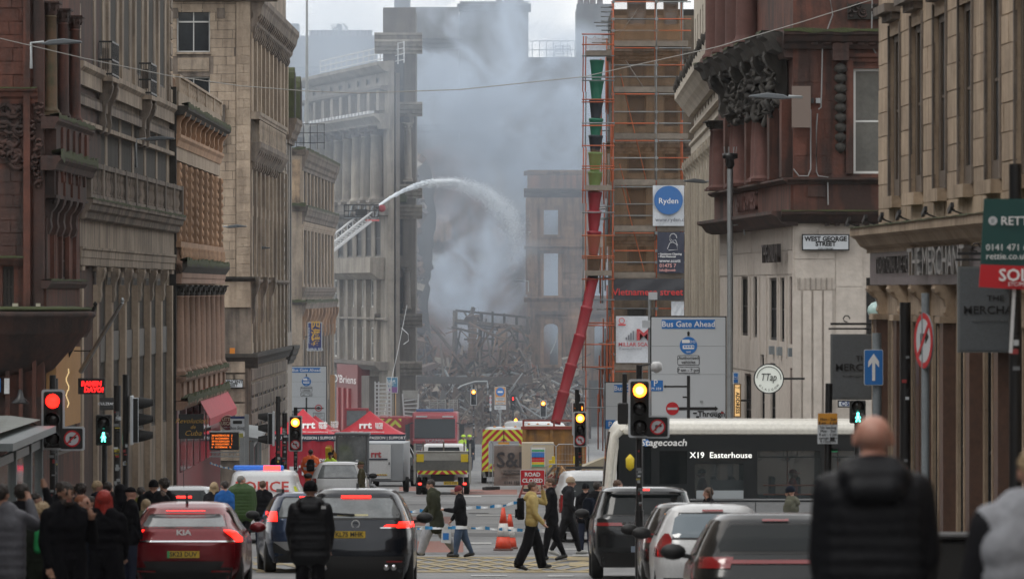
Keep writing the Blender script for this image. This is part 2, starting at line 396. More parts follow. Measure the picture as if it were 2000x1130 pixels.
    def blocks(s, u0, u1, z0, z1, bl, bh, m, ops=(), w=0, proud=.025, name='stone_block', gap=.018, jit=.5):
        """ashlar: every block an object sharing one mesh, standing proud of recessed joints"""
        me = getattr(Fac, 'bm_'+m.name, None)
        if me is None:
            b = MB().box(0, 1, -1, 0, 0, 1, m); me = b.mesh('stone_block'); setattr(Fac, 'bm_'+m.name, me)
        nrow = max(1, round((z1-z0)/bh)); h = (z1-z0)/nrow; cnt = 0
        for r in range(nrow):
            a = u0-(bl*.5 if r % 2 else 0); za, zc = z0+r*h+gap/2, z0+(r+1)*h-gap/2
            while a < u1-.05:
                ln = bl*(1+random.uniform(-.15, .15)*jit*2); b0, b1 = max(u0, a)+gap/2, min(u1, a+ln)-gap/2; a += ln
                segs = [(b0, b1)]
                for (oa, ob, oc, oe) in ops:
                    if oc < (za+zc)/2 < oe:
                        ns = []
                        for (p, q) in segs:
                            if q <= oa or p >= ob: ns.append((p, q))
                            else:
                                if p < oa: ns.append((p, oa))
                                if q > ob: ns.append((ob, q))
                        segs = ns
                for (p, q) in segs:
                    if q-p < .06: continue
                    o = link(name, me, s.root); cnt += 1
                    pr = proud*random.uniform(.6, 1.3)
                    o.matrix_local = s.M @ Matrix.Translation((p, -w, za)) @ Matrix.Diagonal((q-p, pr, zc-za, 1))
        return cnt
def bracket_mb(wd, out_, h, m):          # scroll bracket
    mb = MB(); pr = [(.05, 0), (-out_, 0), (-out_, -h*.16), (-out_*.82, -h*.3), (-out_*.5, -h*.42), (-out_*.42, -h*.62), (-out_*.5, -h*.78), (-out_*.3, -h*.95), (.05, -h)]
    mb.prism(pr, -wd/2, wd/2, 'x', m); mb.prism([(-out_*.9, -.02*h), (-out_*1.05, -h*.1), (-out_*.95, -h*.22), (-out_*.75, -h*.2)], -wd*.62, wd*.62, 'x', m)
    return mb
def baluster_mb(h, m, r=.07):
    return MB().lathe([(r*.9, 0), (r*.9, h*.08), (r*.5, h*.14), (r*1.15, h*.36), (r*.45, h*.68), (r*.9, h*.86), (r*.9, h)], m, 8)
def column_mb(h, r, m, cap=None, cm=None, n=14):
    mb = MB(); cm = cm or m
    mb.box(-r*1.35, r*1.35, -r*1.35, r*1.35, 0, h*.03, m)
    mb.lathe([(r*1.3, h*.03), (r*1.32, h*.045), (r*1.05, h*.065), (r, h*.09), (r*.96, h*.5), (r*.84, h*.86), (r*.95, h*.865), (r*.86, h*.88)], m, n)
    mb.lathe([(r*.85, h*.88), (r*1.0, h*.9), (r*.95, h*.92), (r*1.25, h*.95), (r*1.15, h*.96), (r*1.5, h*.985)], cm, 10)
    for k in range(8):
        a = k*PI/4; mb.lathe([(.02, 0), (r*.3, r*.25), (r*.2, r*.5), (.01, r*.6)], cm, 6, Matrix.Translation((math.cos(a)*r*1.05, math.sin(a)*r*1.05, h*.915)))
    mb.box(-r*1.5, r*1.5, -r*1.5, r*1.5, h*.985, h, cm)
    return mb
CORN = [(.6, .0), (.6, -.1), (.52, -.16), (.45, -.3), (.3, -.38), (.25, -.5), (.12, -.55), (.1, -.65)]
def sc(pr, k): return [(a*k, b*k) for a, b in pr]
FDIR = (90/F, 1)
def lp(px): d = F*12.7/(1090-px); return (X(px, d), d)

# ---------------------------------------------------------------- left 2: soot-stained beige block with giant pilasters
f = Fac('stone_building', 'soot stained beige block with giant pilasters and long balustraded balcony', lp(160), lp(344), ztop=14, body=DARKS, ws=.5)
n0 = 155.9
zz = lambda py: Z(py, n0)
L = f.L; pil = [1.0+k*(L-1.9)/7 for k in range(8)]; bay = (L-1.9)/7
ops = []
for k in range(7):
    c = pil[k]+bay/2
    ops += [(c-bay*.42, c+bay*.42, zz(875), zz(540)), (c-bay*.42, c+bay*.42, zz(322), zz(205)), (c-1.1, c+1.1, zz(95), 13)]
f.wall(0, L, f.zb, 14, ops, BEI, w=-.45, t=.5)
for k in range(7):
    c = pil[k]+bay/2
    f.win(c-bay*.42, c+bay*.42, zz(875), zz(690)-.3, BRF, GLD, 2, 3)
    f.win(c-bay*.42, c+bay*.42, zz(690)+.55, zz(540), BRF, GLD, 2, 2)
    f.win(c-bay*.42, c+bay*.42, zz(322), zz(205), BRF, GLB, 3, 3, bw=.3)
    f.win(c-1.1, c+1.1, zz(95), 12.9, BRF, GLD, 2, 5)
    f.box('spandrel', c-bay*.42, c+bay*.42, zz(690)-.3, zz(690)+.55, -.6, -.42, BRF)
hp = zz(520)-f.zb
pm = MB(); pm.box(-.34, .34, -.34, .05, 0, hp-.5, TAN); pm.box(-.52, .52, -.4, .05, 0, .8, BEI); pm.box(-.5, .5, -.38, .05, hp-.12, hp, BEI)
f.rep('pilaster', pm, pil, f.zb, -.45)
cap = bracket_mb(.6, .42, 1.0, BEI); f.rep('scroll_capital', cap, pil[1:-1], zz(520)-.02, -.12)
f.cornice('architrave', 0, L+.05, zz(483), [(.05, 0), (.05, -.06), (-.02, -.1), (-.02, -.28), (-.06, -.3), (-.06, -.5)], BEI)
f.box('frieze', 0, L, zz(483)+.0, zz(432), -.5, -.12, BEI)
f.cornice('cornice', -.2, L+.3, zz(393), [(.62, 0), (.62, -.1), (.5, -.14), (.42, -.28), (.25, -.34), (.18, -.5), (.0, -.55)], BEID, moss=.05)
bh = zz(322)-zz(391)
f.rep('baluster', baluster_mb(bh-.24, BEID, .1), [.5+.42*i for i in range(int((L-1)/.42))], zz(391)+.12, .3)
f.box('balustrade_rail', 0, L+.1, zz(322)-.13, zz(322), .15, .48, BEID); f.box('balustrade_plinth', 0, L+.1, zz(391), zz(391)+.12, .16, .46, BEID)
f.rep('balustrade_pier', MB().box(-.22, .22, -.25, .05, 0, bh+.02, BEID), [.25+k*(L-.5)/9 for k in range(10)], zz(391), .25)
f.cornice('string_course', 0, L, zz(190), [(-.1, 0), (-.1, -.08), (-.25, -.14), (-.3, -.3)], BEID)
f.cornice('string_course', 0, L, zz(130), [(.1, 0), (.1, -.14), (-.1, -.25), (-.2, -.6), (-.3, -.62)], BEI)
for k in (1, 4):
    c = pil[k]+bay/2
    f.box('balcony_slab', c-1.3, c+1.3, zz(150), zz(141), -.3, .5, BEI)
    mb = MB()
    for z in (zz(141)+.05, zz(141)+.45, zz(141)+.95): mb.box(c-1.2, c+1.2, -.46, -.42, z, z+.05, BLK); mb.box(c-1.2, c-1.16, -.42, .3, z, z+.05, BLK)
    for q in range(13): mb.box(c-1.2+q*.2, c-1.17+q*.2, -.46, -.43, zz(141), zz(141)+.95, BLK)
    for q in range(8): mb.box(c-1.2, c-1.17, -.4+q*.1, -.37+q*.1, zz(141), zz(141)+.95, BLK)
    mb.box(c-1.19, c-1.17, -.3, .1, zz(141)+.2, zz(141)+.8, BEID)
    f.put(mb, 'balcony_railing')
    br = bracket_mb(.35, .7, 1.5, BEID); f.rep('bracket', br, (c-.95, c+.95), zz(150), -.25)
qm = MB().box(-.5, .5, -.16, .05, 0, .42, BEI)
for c in (.5, L-.5):
    z = zz(130)+.1
    while z < 13: f.rep('quoin', qm, (c,), z, -.38); z += .52
for k in range(8): f.box('upper_pier', pil[k]-.35, pil[k]+.35, zz(130), 14, -.5, -.28, BEI)
f.cornice('string_course', 0, L, zz(240), [(-.36, 0), (-.36, -.1), (-.44, -.12)], BEI)

# ---------------------------------------------------------------- left 3: narrow golden building with eight pink columns
f = Fac('columned_building', 'narrow golden sandstone front with pink columns and mossy green ledges', lp(344), (X(430, 217), 217), ztop=Z(150, 190), body=DARKS, ws=.5)
n0 = 189.4; L = f.L; zz = lambda py: Z(py, n0)
f.box('soot_gable', -.02, .35, f.zb, zz(170), -.7, .0, DARKS)
cols = [.7+k*(L-1.5)/8 for k in range(9)]
ops = [(cols[k]+.5, cols[k+1]-.3, zz(725), zz(582)) for k in range(8)]+[(cols[k]+.5, cols[k+1]-.4, zz(478), zz(312)) for k in range(8)]+[(cols[k]+.7, cols[k+1]-.7, zz(930), zz(820)) for k in range(8)]
f.wall(0, L, f.zb, zz(150), ops, GOLD, w=-.35, t=.5)
for k in range(8):
    f.win(cols[k]+.5, cols[k+1]-.3, zz(725), zz(582), BRF, GLD, 1, 3, w=-.6)
    f.win(cols[k]+.5, cols[k+1]-.4, zz(478), zz(312), BRF, GLD, 2, 3, w=-.6)
f.rep('column', column_mb(zz(556)-zz(733), .42, PINK, cm=DARKS), cols, zz(733), 0.05)
f.cornice('entablature', 0, L+.1, zz(553), [(.42, .75), (.42, .2), (.36, .15), (.36, 0)], PINK)
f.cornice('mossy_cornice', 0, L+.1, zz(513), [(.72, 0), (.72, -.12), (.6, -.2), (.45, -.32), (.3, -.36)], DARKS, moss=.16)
um = MB(); um.box(-.3, .3, -.25, .05, 0, zz(318)-zz(482), GOLD)
for q in range(9):
    um.lathe([(.02, 0), (.16, .08), (.13, .2), (.03, .27)], GOLD, 7, Matrix.Translation((0, -.24, .15+q*.3)))
f.rep('carved_pilaster', um, cols, zz(482), -.05)
f.rep('bottle_baluster', MB().lathe([(.14, 0), (.06, .1), (.17, .25), (.1, .42), (.15, .5)], GOLD, 10), [.5+.75*k for k in range(int(L/.75))], zz(511), .3)
f.box('ledge', 0, L, zz(482)-.01, zz(482)+.18, -.3, .32, GOLD)
f.box('frieze', 0, L, zz(312), zz(266), -.3, -.02, TAN)
f.cornice('cornice', 0, L+.05, zz(262), [(.3, 0), (.3, -.1), (.15, -.2), (.05, -.4)], GOLD)
f.box('bracket_frieze', 0, L, zz(262), zz(210), -.3, -.05, GOLD)
f.rep('bracket', bracket_mb(.4, .6, .85, GOLD), [.5+k*(L-1)/9 for k in range(10)], zz(214), -.02)
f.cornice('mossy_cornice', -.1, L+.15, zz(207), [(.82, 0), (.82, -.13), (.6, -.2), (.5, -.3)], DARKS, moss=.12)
f.box('parapet', .3, L-.1, zz(207), zz(178), -.2, .12, TAN); f.box('parapet_coping', .2, L, zz(150), zz(145), -.1, .22, TAN)
f.rep('baluster', baluster_mb(zz(150)-zz(178), TAN, .1), [.6+.4*i for i in range(int((L-1)/.4))], zz(178), .02)
f.rep('parapet_pier', MB().box(-.25, .25, -.17, .1, 0, zz(150)-zz(178), TAN), [.5+k*(L-.9)/5 for k in range(6)], zz(178), .02)
f.cornice('mossy_ledge', 0, L+.1, zz(735), [(.66, 0), (.66, -.1), (.5, -.2)], PINK, moss=.12)
f.box('pedestal_wall', 0, L, zz(782), zz(738), -.3, .3, PINK)
f.rep('pedestal_pier', MB().box(-.3, .3, -.16, .05, 0, zz(740)-zz(782), PINK), cols, zz(782), .3)
f.cornice('mossy_ledge', 0, L+.1, zz(783), [(.76, 0), (.76, -.12), (.55, -.22), (.35, -.3)], PINK, moss=.2)
f.box('shopfront', .3, L-.4, f.zb, zz(800), -.32, .05, mat('red_shopfront', (.24, .01, .02), .4, dirt=(.1, .02, .02), amt=.4, sc=1))
f.rep('shop_window', MB().box(-1.5, 1.5, -.03, 0, 0, 2.1, GLD), [3+k*4 for k in range(int(L/4)-1)], zz(925), .08)
# awning of the shop under the columns
aw = MB(); AWR = mat('red_awning', (.42, .012, .03), .6, dirt=(.25, .01, .02), amt=.4, sc=1)
aw.prism([(-.35, 0), (-.4, -.1), (-1.35, -.95), (-1.35, -1.2), (-1.28, -1.2), (-1.28, -.9), (-.35, -.1)], L*.3, L*.97, 'x', AWR)
f.put(aw, 'awning').location.z += zz(772)

# ---------------------------------------------------------------- left 4: tall ashlar corner block across Saint Vincent Street
d4 = 235
A4 = (X(300, d4), d4); B4 = (X(490, d4), d4)
f = Fac('ashlar_building', 'tall blond ashlar corner block with mullioned white window above the street name plate', A4, B4, ztop=14, body=DARKS, zbot=G(235)-.3)
zz = lambda py: Z(py, d4); uu = lambda px: X(px, d4)-A4[0]
ops = [(uu(345), uu(410), zz(102), zz(17)), (uu(345), uu(410), zz(260), zz(150)), (uu(345), uu(410), zz(-30), zz(-115))]
f.wall(0, f.L, f.zb, 14, ops, BEID, w=0, t=.4)
for o, lb in zip(ops, ('white framed cross window near the roof', None, None)): f.win(*o, WHF, GLD, 2, 1, w=-.25, fw=.06, label=lb)
f.box('transom', uu(345)+.06, uu(410)-.06, zz(44), zz(41), -.26, -.19, WHF)
allops = ops+[(uu(338), uu(417), zz(148), zz(104))]
f.blocks(uu(345)-1.6, f.L-.62, zz(540), zz(-10), .88, .36, TAN, allops, 0, .03)
f.blocks(uu(430), f.L-.2, zz(900), zz(700), 1.3, .62, BEI, (), .12, .12, gap=.07, jit=.2)
f.box('rusticated_base', 0, f.L-.1, f.zb, zz(700), -.1, .12, BEID)
f.box('corner_pilaster', f.L-.6, f.L-.02, zz(600), 14, -.1, .1, TAN)
f.blocks(f.L-.6, f.L-.02, zz(600), zz(-10), .62, .36, TAN, (), .1, .02)
f.box('smooth_band', uu(420), f.L, zz(600), zz(545), -.1, .08, TAN)
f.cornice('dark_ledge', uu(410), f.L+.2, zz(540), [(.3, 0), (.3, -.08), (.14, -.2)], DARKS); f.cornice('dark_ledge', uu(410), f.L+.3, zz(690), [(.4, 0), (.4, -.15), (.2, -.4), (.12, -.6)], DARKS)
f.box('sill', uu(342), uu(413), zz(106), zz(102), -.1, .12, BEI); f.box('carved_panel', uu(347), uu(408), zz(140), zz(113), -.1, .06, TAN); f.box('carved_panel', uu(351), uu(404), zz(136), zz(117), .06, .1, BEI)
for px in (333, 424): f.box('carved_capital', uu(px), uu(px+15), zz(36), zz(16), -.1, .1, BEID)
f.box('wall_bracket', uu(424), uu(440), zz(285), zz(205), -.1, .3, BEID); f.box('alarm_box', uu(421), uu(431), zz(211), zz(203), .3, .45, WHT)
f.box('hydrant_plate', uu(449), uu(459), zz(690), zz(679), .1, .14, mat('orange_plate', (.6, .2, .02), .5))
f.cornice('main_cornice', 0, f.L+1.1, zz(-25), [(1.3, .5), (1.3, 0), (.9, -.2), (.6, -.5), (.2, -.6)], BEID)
R4 = f.root
g = Fac(None, None, B4, lp(561), root=R4, zbot=G(235)-.3, ws=.42)
zz = lambda py: Z(py, 235); L = g.L
bays = [(L-1)*k/9+.5 for k in range(10)]
ops = []
for k in range(9):
    a, b = bays[k]+.5, bays[k+1]-.45
    ops += [(a, b, zz(215), zz(45)), (a, b, zz(400), zz(310)), (a, b, zz(535), zz(420)), (a, b, zz(670), zz(600)), (a, b, zz(890), zz(760))]
g.wall(0, L, g.zb, 14, ops, BEI, w=-.15, t=.4)
for o in ops: g.win(*o, BRF, GLD, 1, 3, w=-.4)
g.rep('pilaster', MB().box(-.42, .42, -.3, .05, 0, zz(25)-zz(222), TAN).box(-.5, .5, -.38, .05, zz(35)-zz(222), zz(25)-zz(222), BEID), bays, zz(222), -.15)
g.rep('carved_capital', MB().lathe([(.2, 0), (.42, .25), (.3, .4), (.5, .7)], BEID, 8), bays, zz(45), .05)
g.cornice('balcony', 0, L*.75, zz(218), [(.95, 0), (.95, -.15), (.85, -.2), (.85, -.3)], BEI)
g.rep('baluster', baluster_mb(.9, BEI, .12), [.4+.45*k for k in range(int(L*.72/.45))], zz(218)-1.25, .8)
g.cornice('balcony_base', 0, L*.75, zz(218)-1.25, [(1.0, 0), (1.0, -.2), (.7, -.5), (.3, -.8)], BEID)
g.rep('bracket', bracket_mb(.4, .9, .9, BEID), [.4+k*1.6 for k in range(int(L*.7/1.6))], zz(218)-1.5, 0)
g.rep('pilaster', MB().box(-.35, .35, -.25, .05, 0, zz(310)-zz(690), BEI), bays, zz(690), -.15)
g.rep('scroll_bracket', bracket_mb(.6, .8, 2.0, BEID), bays[:5:2], zz(540), 0)
g.cornice('cornice', 0, L+.2, zz(-5), sc(CORN, 2.2), BEID); g.rep('bracket', bracket_mb(.4, 1.0, 1.1, BEID), [.4+k*1.3 for k in range(int(L/1.3))], zz(-5)-.6, 0)
g.cornice('string_course', 0, L, zz(690), [(.6, 0), (.6, -.15), (.35, -.3), (.2, -.5)], DARKS)
g.cornice('string_course', 0, L, zz(545), [(.35, 0), (.35, -.1), (.1, -.2)], BEID)
rm = MB().box(-.75, .75, -.18, .05, 0, .5, BEID)
for r in range(7): g.rep('rusticated_block', rm, [1+1.65*k for k in range(int(L/1.65))], zz(890)+r*.62, -.1, bevel=.04)
g.rep('quoin', MB().box(-.35, .35, -.12, .05, 0, .28, GREY), [L-.4], 0, -.1) if 0 else None
for r in range(34): g.rep('quoin', MB().box(-.4, .4, -.12, .05, 0, .2, GREY), (L-.45, L-2.6), zz(680)+r*.42, -.12)
# mossy dormers poking out past the corner
for k, (dd, wq) in enumerate(((L+2.2, 1.0), (L+8.5, .85))):
    mb = MB(); poly = [(-.9, 0), (-.9, 1.5)]+[(-.9+.9*(1-math.cos(a)), 1.5+.9*math.sin(a)) for a in [PI*q/8 for q in range(1, 8)]]+[(.9, 1.5), (.9, 0)]
    mb.prism(poly, -.9, 1.8, 'y', MOSS); mb.prism([(x*.8, z*.9) for x, z in poly], -.98, -.9, 'y', DARKS)
    o = g.put(mb, 'mossy_dormer'); o.matrix_local = g.M @ Matrix.Translation((dd, .3, Z(232, 270)+k*-.2))

# ---------------------------------------------------------------- left 4b: set-back grey building between the block and Drury Street
A5 = lp(561); B5 = lp(572)
f = Fac('grey_building', 'slim grey stone building with mossy dormers before the blue restaurant banner', A5, B5, ztop=Z(235, 275), body=DARKS, ws=.42)
L = f.L; zz = lambda py: Z(py, 268)
f.wall(0, L, f.zb, zz(232), [(1, L/2-.4, zz(650), zz(260)), (L/2+.4, L-.6, zz(650), zz(260))], GREY, w=-.1)
f.win(1, L/2-.4, zz(650), zz(260), BRF, GLD, 2, 7, w=-.3); f.win(L/2+.4, L-.6, zz(650), zz(260), BRF, GLD, 2, 7, w=-.3)
f.cornice('cornice', 0, L+.2, zz(232), sc(CORN, 1.8), BEID); f.cornice('cornice', 0, L+.2, zz(675), sc(CORN, 1.3), DARKS)
f.rep('bracket', bracket_mb(.4, .8, .9, BEID), (.6, 2, 3.4, 4.6), zz(240), 0)
for k in range(3): f.box('chimney', .5+k*1.6, 1.5+k*1.6, zz(180), zz(108), -2-k, -1.2-k, MOSS)

# ---------------------------------------------------------------- left 5: China restaurant building
d6 = 287
A6 = (X(563, d6), d6); B6 = (X(590, d6), d6)
f = Fac('restaurant_building', 'weathered corner building with stained gable, scroll brackets and the hanging blue restaurant banner', A6, B6, ztop=Z(290, d6), body=DARKS, zbot=G(287)-.3)
zz = lambda py: Z(py, d6)
f.wall(-1.5, f.L, f.zb, zz(300), [], BEI, w=0)
STAIN = stone('orange_stained_stone', (.38, .27, .17), (.09, .06, .04), .95, 1.3, .9)
f.box('stained_panel', .0, f.L-.1, zz(395), zz(312), 0, .04, STAIN)
for py, k in ((290, 1.4), (400, 1.3), (588, .7)): f.cornice('cornice', -.3, f.L+.2, zz(py), sc(CORN, k*.4), BEID, moss=.1)
g = Fac(None, None, B6, (LX(322), 322), root=f.root, zbot=G(287)-.3, ws=.36)
L = g.L; bays = [.6+k*(L-1.2)/9 for k in range(10)]; ops = []
for k in range(9):
    a, b = bays[k]+.5, bays[k+1]-.45
    ops += [(a, b, zz(398), zz(325)), (a, b, zz(555), zz(440)), (a, b, zz(770), zz(650)), (a, b, zz(900), zz(800))]
g.wall(0, L, g.zb, zz(300), ops, BEI, w=-.15)
for o in ops: g.win(*o, BRF, GLD, 1, 2, w=-.35)
for za, zb_ in ((398, 318), (560, 432)): g.rep('pilaster', MB().box(-.4, .4, -.25, .05, 0, zz(zb_)-zz(za), TAN), bays, zz(za), -.15)
for py, k, ms in ((293, 1.6, .1), (403, 1.4, .08), (433, .6, 0), (560, .8, 0), (590, 1.1, .12)): g.cornice('cornice', 0, L+.3, zz(py), sc(CORN, k), BEID if py != 433 else TAN, moss=ms)
g.rep('scroll_bracket', bracket_mb(.5, .85, 1.6, GOLD), bays, zz(603), 0)
g.rep('pilaster', MB().box(-.4, .4, -.25, .05, 0, zz(640)-zz(930), BEI), bays, zz(930), -.15)
mb = MB()
for q in range(6): mb.box(.4+q*.35, .43+q*.35, -.1, -.07, 0, 1.3, BLK)
for z in (.3, .8, 1.25): mb.box(.4, 2.2, -.1, -.07, z, z+.04, BLK)
f.put(mb, 'roof_railing').matrix_local = f.M @ Matrix.Translation((-.4, 1.5, zz(290)))
f.box('plywood_board', X(638, 287)-A6[0]-.0, X(647, 287)-A6[0], zz(880), zz(735), -6.0, -5.5, PLY)
# ---------------------------------------------------------------- left 1: red sandstone corner building with turret
d1 = 140.4
A1 = (X(-260, d1), d1); B1 = (X(86, d1), d1)
f = Fac('red_sandstone_building', 'dark red sandstone corner building with fat columns and mossy oriel ledges', A1, B1, ztop=14, body=REDD, depth=20, zbot=G(140)-.3)
zz = lambda py: Z(py, d1); uu = lambda px: X(px, d1)-A1[0]; R1 = f.root
ops = [(uu(-160), uu(-60), zz(160), zz(-60)), (uu(-120), uu(-40), zz(600), zz(400)), (uu(5), uu(27), zz(600), zz(520))]
f.wall(0, f.L, f.zb, 14, ops, RED, w=0)
for o in ops: f.win(*o, BRF, GLD, 2, 2)
f.blocks(uu(-30), uu(50), zz(172), zz(-10), .62, .34, RED, ops, 0, .03); f.blocks(uu(-30), uu(60), zz(505), zz(330), .7, .33, REDD, ops, 0, .03)
f.blocks(uu(-30), uu(60), zz(320), zz(206), .9, .45, REDD, ops, 0, .03)
f.cornice('string_course', 0, uu(74), zz(173), [(.3, 0), (.3, -.06), (.22, -.1), (.2, -.2), (.12, -.26), (.1, -.38)], RED, moss=.03)
f.cornice('string_course', 0, uu(48), zz(502), [(.2, 0), (.2, -.06), (.1, -.2)], REDD, moss=.03)
f.box('corner_pier', uu(47), uu(60), zz(615), 14, 0, .22, RED); f.box('corner_pier', uu(66), f.L, zz(600), 14, 0, .1, REDD)
# carved relief of swirls (geometry of its own)
mb = MB()
rr = random.Random(3)
for k in range(26):
    cx, cz, r = uu(rr.uniform(-5, 44)), zz(rr.uniform(208, 318)), rr.uniform(.1, .26); a0 = rr.uniform(0, 6)
    mb.tube([(cx+r*math.cos(a0+t*.7)*(1-t*.09), -.06, cz+r*math.sin(a0+t*.7)*(1-t*.09)) for t in range(8)], [.07-.006*t for t in range(8)], REDD, 5)
f.put(mb, 'carved_relief')
mb = MB()
for k in range(14):
    cx, cz, r = uu(rr.uniform(62, 82)), zz(205+k*12), rr.uniform(.08, .14); a0 = rr.uniform(0, 6)
    mb.tube([(cx+r*math.cos(a0+t*.8)*(1-t*.09), -.16, cz+r*math.sin(a0+t*.8)*(1-t*.09)) for t in range(8)], [.06-.005*t for t in range(8)], REDD, 5)
f.put(mb, 'carved_garland')
g = Fac(None, None, B1, lp(160), root=R1, zbot=G(140)-.3, ws=.52)
L = g.L
g.wall(0, L, g.zb, 14, [(2, 4, zz(545), zz(430)), (5, 7, zz(545), zz(430)), (1, L-1, zz(900), zz(690))], RED, w=-.1)
for o in [(2, 4, zz(545), zz(430)), (5, 7, zz(545), zz(430)), (1, L-1, zz(900), zz(690))]: g.win(*o, BRF, GLD, 2, 3, w=-.3)
# the oriel stage that stands out from the side: pedestal, three fat columns, arches, brackets
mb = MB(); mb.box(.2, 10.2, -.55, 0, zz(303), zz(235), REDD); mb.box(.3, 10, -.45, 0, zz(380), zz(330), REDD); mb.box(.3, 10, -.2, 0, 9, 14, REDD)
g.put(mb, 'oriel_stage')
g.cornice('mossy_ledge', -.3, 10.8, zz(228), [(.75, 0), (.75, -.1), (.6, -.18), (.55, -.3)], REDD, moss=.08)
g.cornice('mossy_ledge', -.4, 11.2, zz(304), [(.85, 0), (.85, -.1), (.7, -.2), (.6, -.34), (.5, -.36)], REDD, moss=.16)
for q in (1.8, 3.6, 5.4, 7.2, 9): g.box('pedestal_panel', q-.35, q+.35, zz(298), zz(245), .5, .68, RED)
COLM = stone('mossy_red_column', (.13, .075, .042), (.055, .055, .028), .9, 2.5, .6)
for q, m_, r in ((.55, COLM, .34), (4.2, RED, .3), (7.8, RED, .3)): g.rep('column', column_mb(zz(2)-zz(225), r, m_, cm=REDD), (q,), zz(225), .2)
mb = MB()
for q in (1.5, 3.7, 5.9, 8.1):
    for k in range(9):
        a = PI*k/9; b = PI*(k+1)/9
        mb.bar((q+.8*math.cos(a), -.5, zz(352)+.5*math.sin(a)), (q+.8*math.cos(b), -.5, zz(352)+.5*math.sin(b)), .16, RED)
    mb.box(q-.9, q-.7, -.56, -.4, zz(380), zz(352), RED)
    g.put(mb, 'arcade_arch'); mb = MB()
g.rep('oriel_bracket', bracket_mb(.5, .6, 1.0, REDD), [.8+k*1.9 for k in range(5)], zz(380), -.05)
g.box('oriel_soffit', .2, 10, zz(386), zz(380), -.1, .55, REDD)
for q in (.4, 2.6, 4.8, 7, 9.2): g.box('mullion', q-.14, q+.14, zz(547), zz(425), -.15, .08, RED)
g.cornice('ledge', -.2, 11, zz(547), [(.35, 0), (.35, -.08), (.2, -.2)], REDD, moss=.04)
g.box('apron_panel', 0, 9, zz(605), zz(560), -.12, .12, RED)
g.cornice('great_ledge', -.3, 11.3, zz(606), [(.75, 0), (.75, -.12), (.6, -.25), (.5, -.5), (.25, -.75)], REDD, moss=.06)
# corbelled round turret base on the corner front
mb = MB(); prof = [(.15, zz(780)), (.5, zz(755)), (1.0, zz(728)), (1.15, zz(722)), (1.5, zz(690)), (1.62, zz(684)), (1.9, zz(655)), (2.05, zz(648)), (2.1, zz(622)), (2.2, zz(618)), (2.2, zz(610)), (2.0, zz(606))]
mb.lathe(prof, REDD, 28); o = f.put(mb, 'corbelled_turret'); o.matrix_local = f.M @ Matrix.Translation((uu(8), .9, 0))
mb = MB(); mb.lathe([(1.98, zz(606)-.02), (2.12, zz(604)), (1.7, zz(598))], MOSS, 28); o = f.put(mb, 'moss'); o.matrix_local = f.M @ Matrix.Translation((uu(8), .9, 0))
for a, b in ((26, 37), (72, 80)): f.box('junction_box', uu(a), uu(b), zz(615), zz(592), .15, .3, mat('cream_box', (.38, .36, .28), .6))
f.box('shop_wall', 0, uu(84), f.zb, zz(775), 0, .05, REDD)
for k in range(5): f.box('granite_pier', uu(-40+k*26), uu(-32+k*26), f.zb, zz(700), .05, .2, RED)
f.box('wall_plate', uu(10), uu(20), zz(768), zz(738), .22, .25, WHT); f.box('wall_plate', uu(-10), uu(3), zz(765), zz(738), .22, .25, SGB)
g.box('grey_hoarding', .3, 3, zz(690), zz(650), 0, .3, GRS)
tag(g.box('plywood_board', 1.2, 8.5, zz(840), zz(683), -.1, .38, PLY), 'tall tan plywood board')

# ---------------------------------------------------------------- right 1: near buff sandstone pub building
A = (9.63-.0315*100.2, 100.2); B = (9.63-.0315*66, 66)
f = Fac('pub_building', 'near buff sandstone pub with deep window slots, granite pilasters and a lettered fascia', A, B, ztop=10, body=NEARS, depth=6, zbot=-8)
L = f.L; W0 = [f.u(px) for px in (1750, 1788, 1833, 1887, 1943, 1998)]
step = 3.63; cs = [f.u(1750)+step*k for k in range(9)]
zt, zs_ = Z(50, 98), Z(385, 98)
ops = [(c-.9, c+.9, zs_, zt) for c in cs]+[(c-.9, c+.9, 6.2, 9.5) for c in cs]
zf0, zf1 = Z(556, 99), Z(484, 99)
ops += [(c-1.3, c+1.3, -4.4, zf0-.5) for c in cs]
f.wall(-.05, L, f.zb, 10, ops, NEARS, w=0, t=.55)
f.blocks(0, 24, zs_-.6, 5.6, 1.0, .42, NEARS, ops, 0, .02, jit=.4)
for c in cs:
    f.win(c-.88, c+.88, zs_+.02, zt-.02, mat('brown_frame', (.09, .065, .045), .7), GLD, 1, 2, fw=.28)
    f.box('window_sill', c-.95, c+.95, zs_-.2, zs_, -.3, .17, NEARS); f.box('window_hood', c-1.0, c+1.0, zt+.16, zt+.3, 0, .3, BEID); f.box('window_hood', c-.9, c+.9, zt+.04, zt+.16, 0, .16, BEID)
    for q in (-1.01, .9): f.box('jamb', c+q, c+q+.11, zs_, zt, 0, .05, BEID)
    f.win(c-1.3, c+1.3, -4.4, zf0-.5, BLK, GLD, 2, 2, w=-.3)
    f.box('stall_riser', c-1.2, c+1.2, -5.3, -4.15, -.3, -.05, GRAN); f.box('stone_sill', c-1.3, c+1.3, -4.4, -4.25, -.35, .12, BEI)
f.cornice('cornice', -.3, L, Z(462, 99)+.12, [(.5, .04), (.5, -.1), (.4, -.16), (.32, -.28), (.2, -.34), (.2, -.4)], NEARS, moss=.015)
f.box('painted_soffit_shade', -.05, L, zf1-.03, zf1+.12, 0, .12, BLKM)  # matt black strip standing in for the shade under the cornice
FAS = mat('weathered_metal_fascia', (.16, .13, .14), .45, dirt=(.1, .08, .075), amt=.8, sc=2.5)
f.box('fascia', -.1, L, zf0, zf1-.03, 0, .16, FAS)
f.rep('fascia_bracket', bracket_mb(.35, .32, .55, NEARS), [c+step/2-0 for c in cs]+[cs[0]-step/2], zf0-.01, .0)
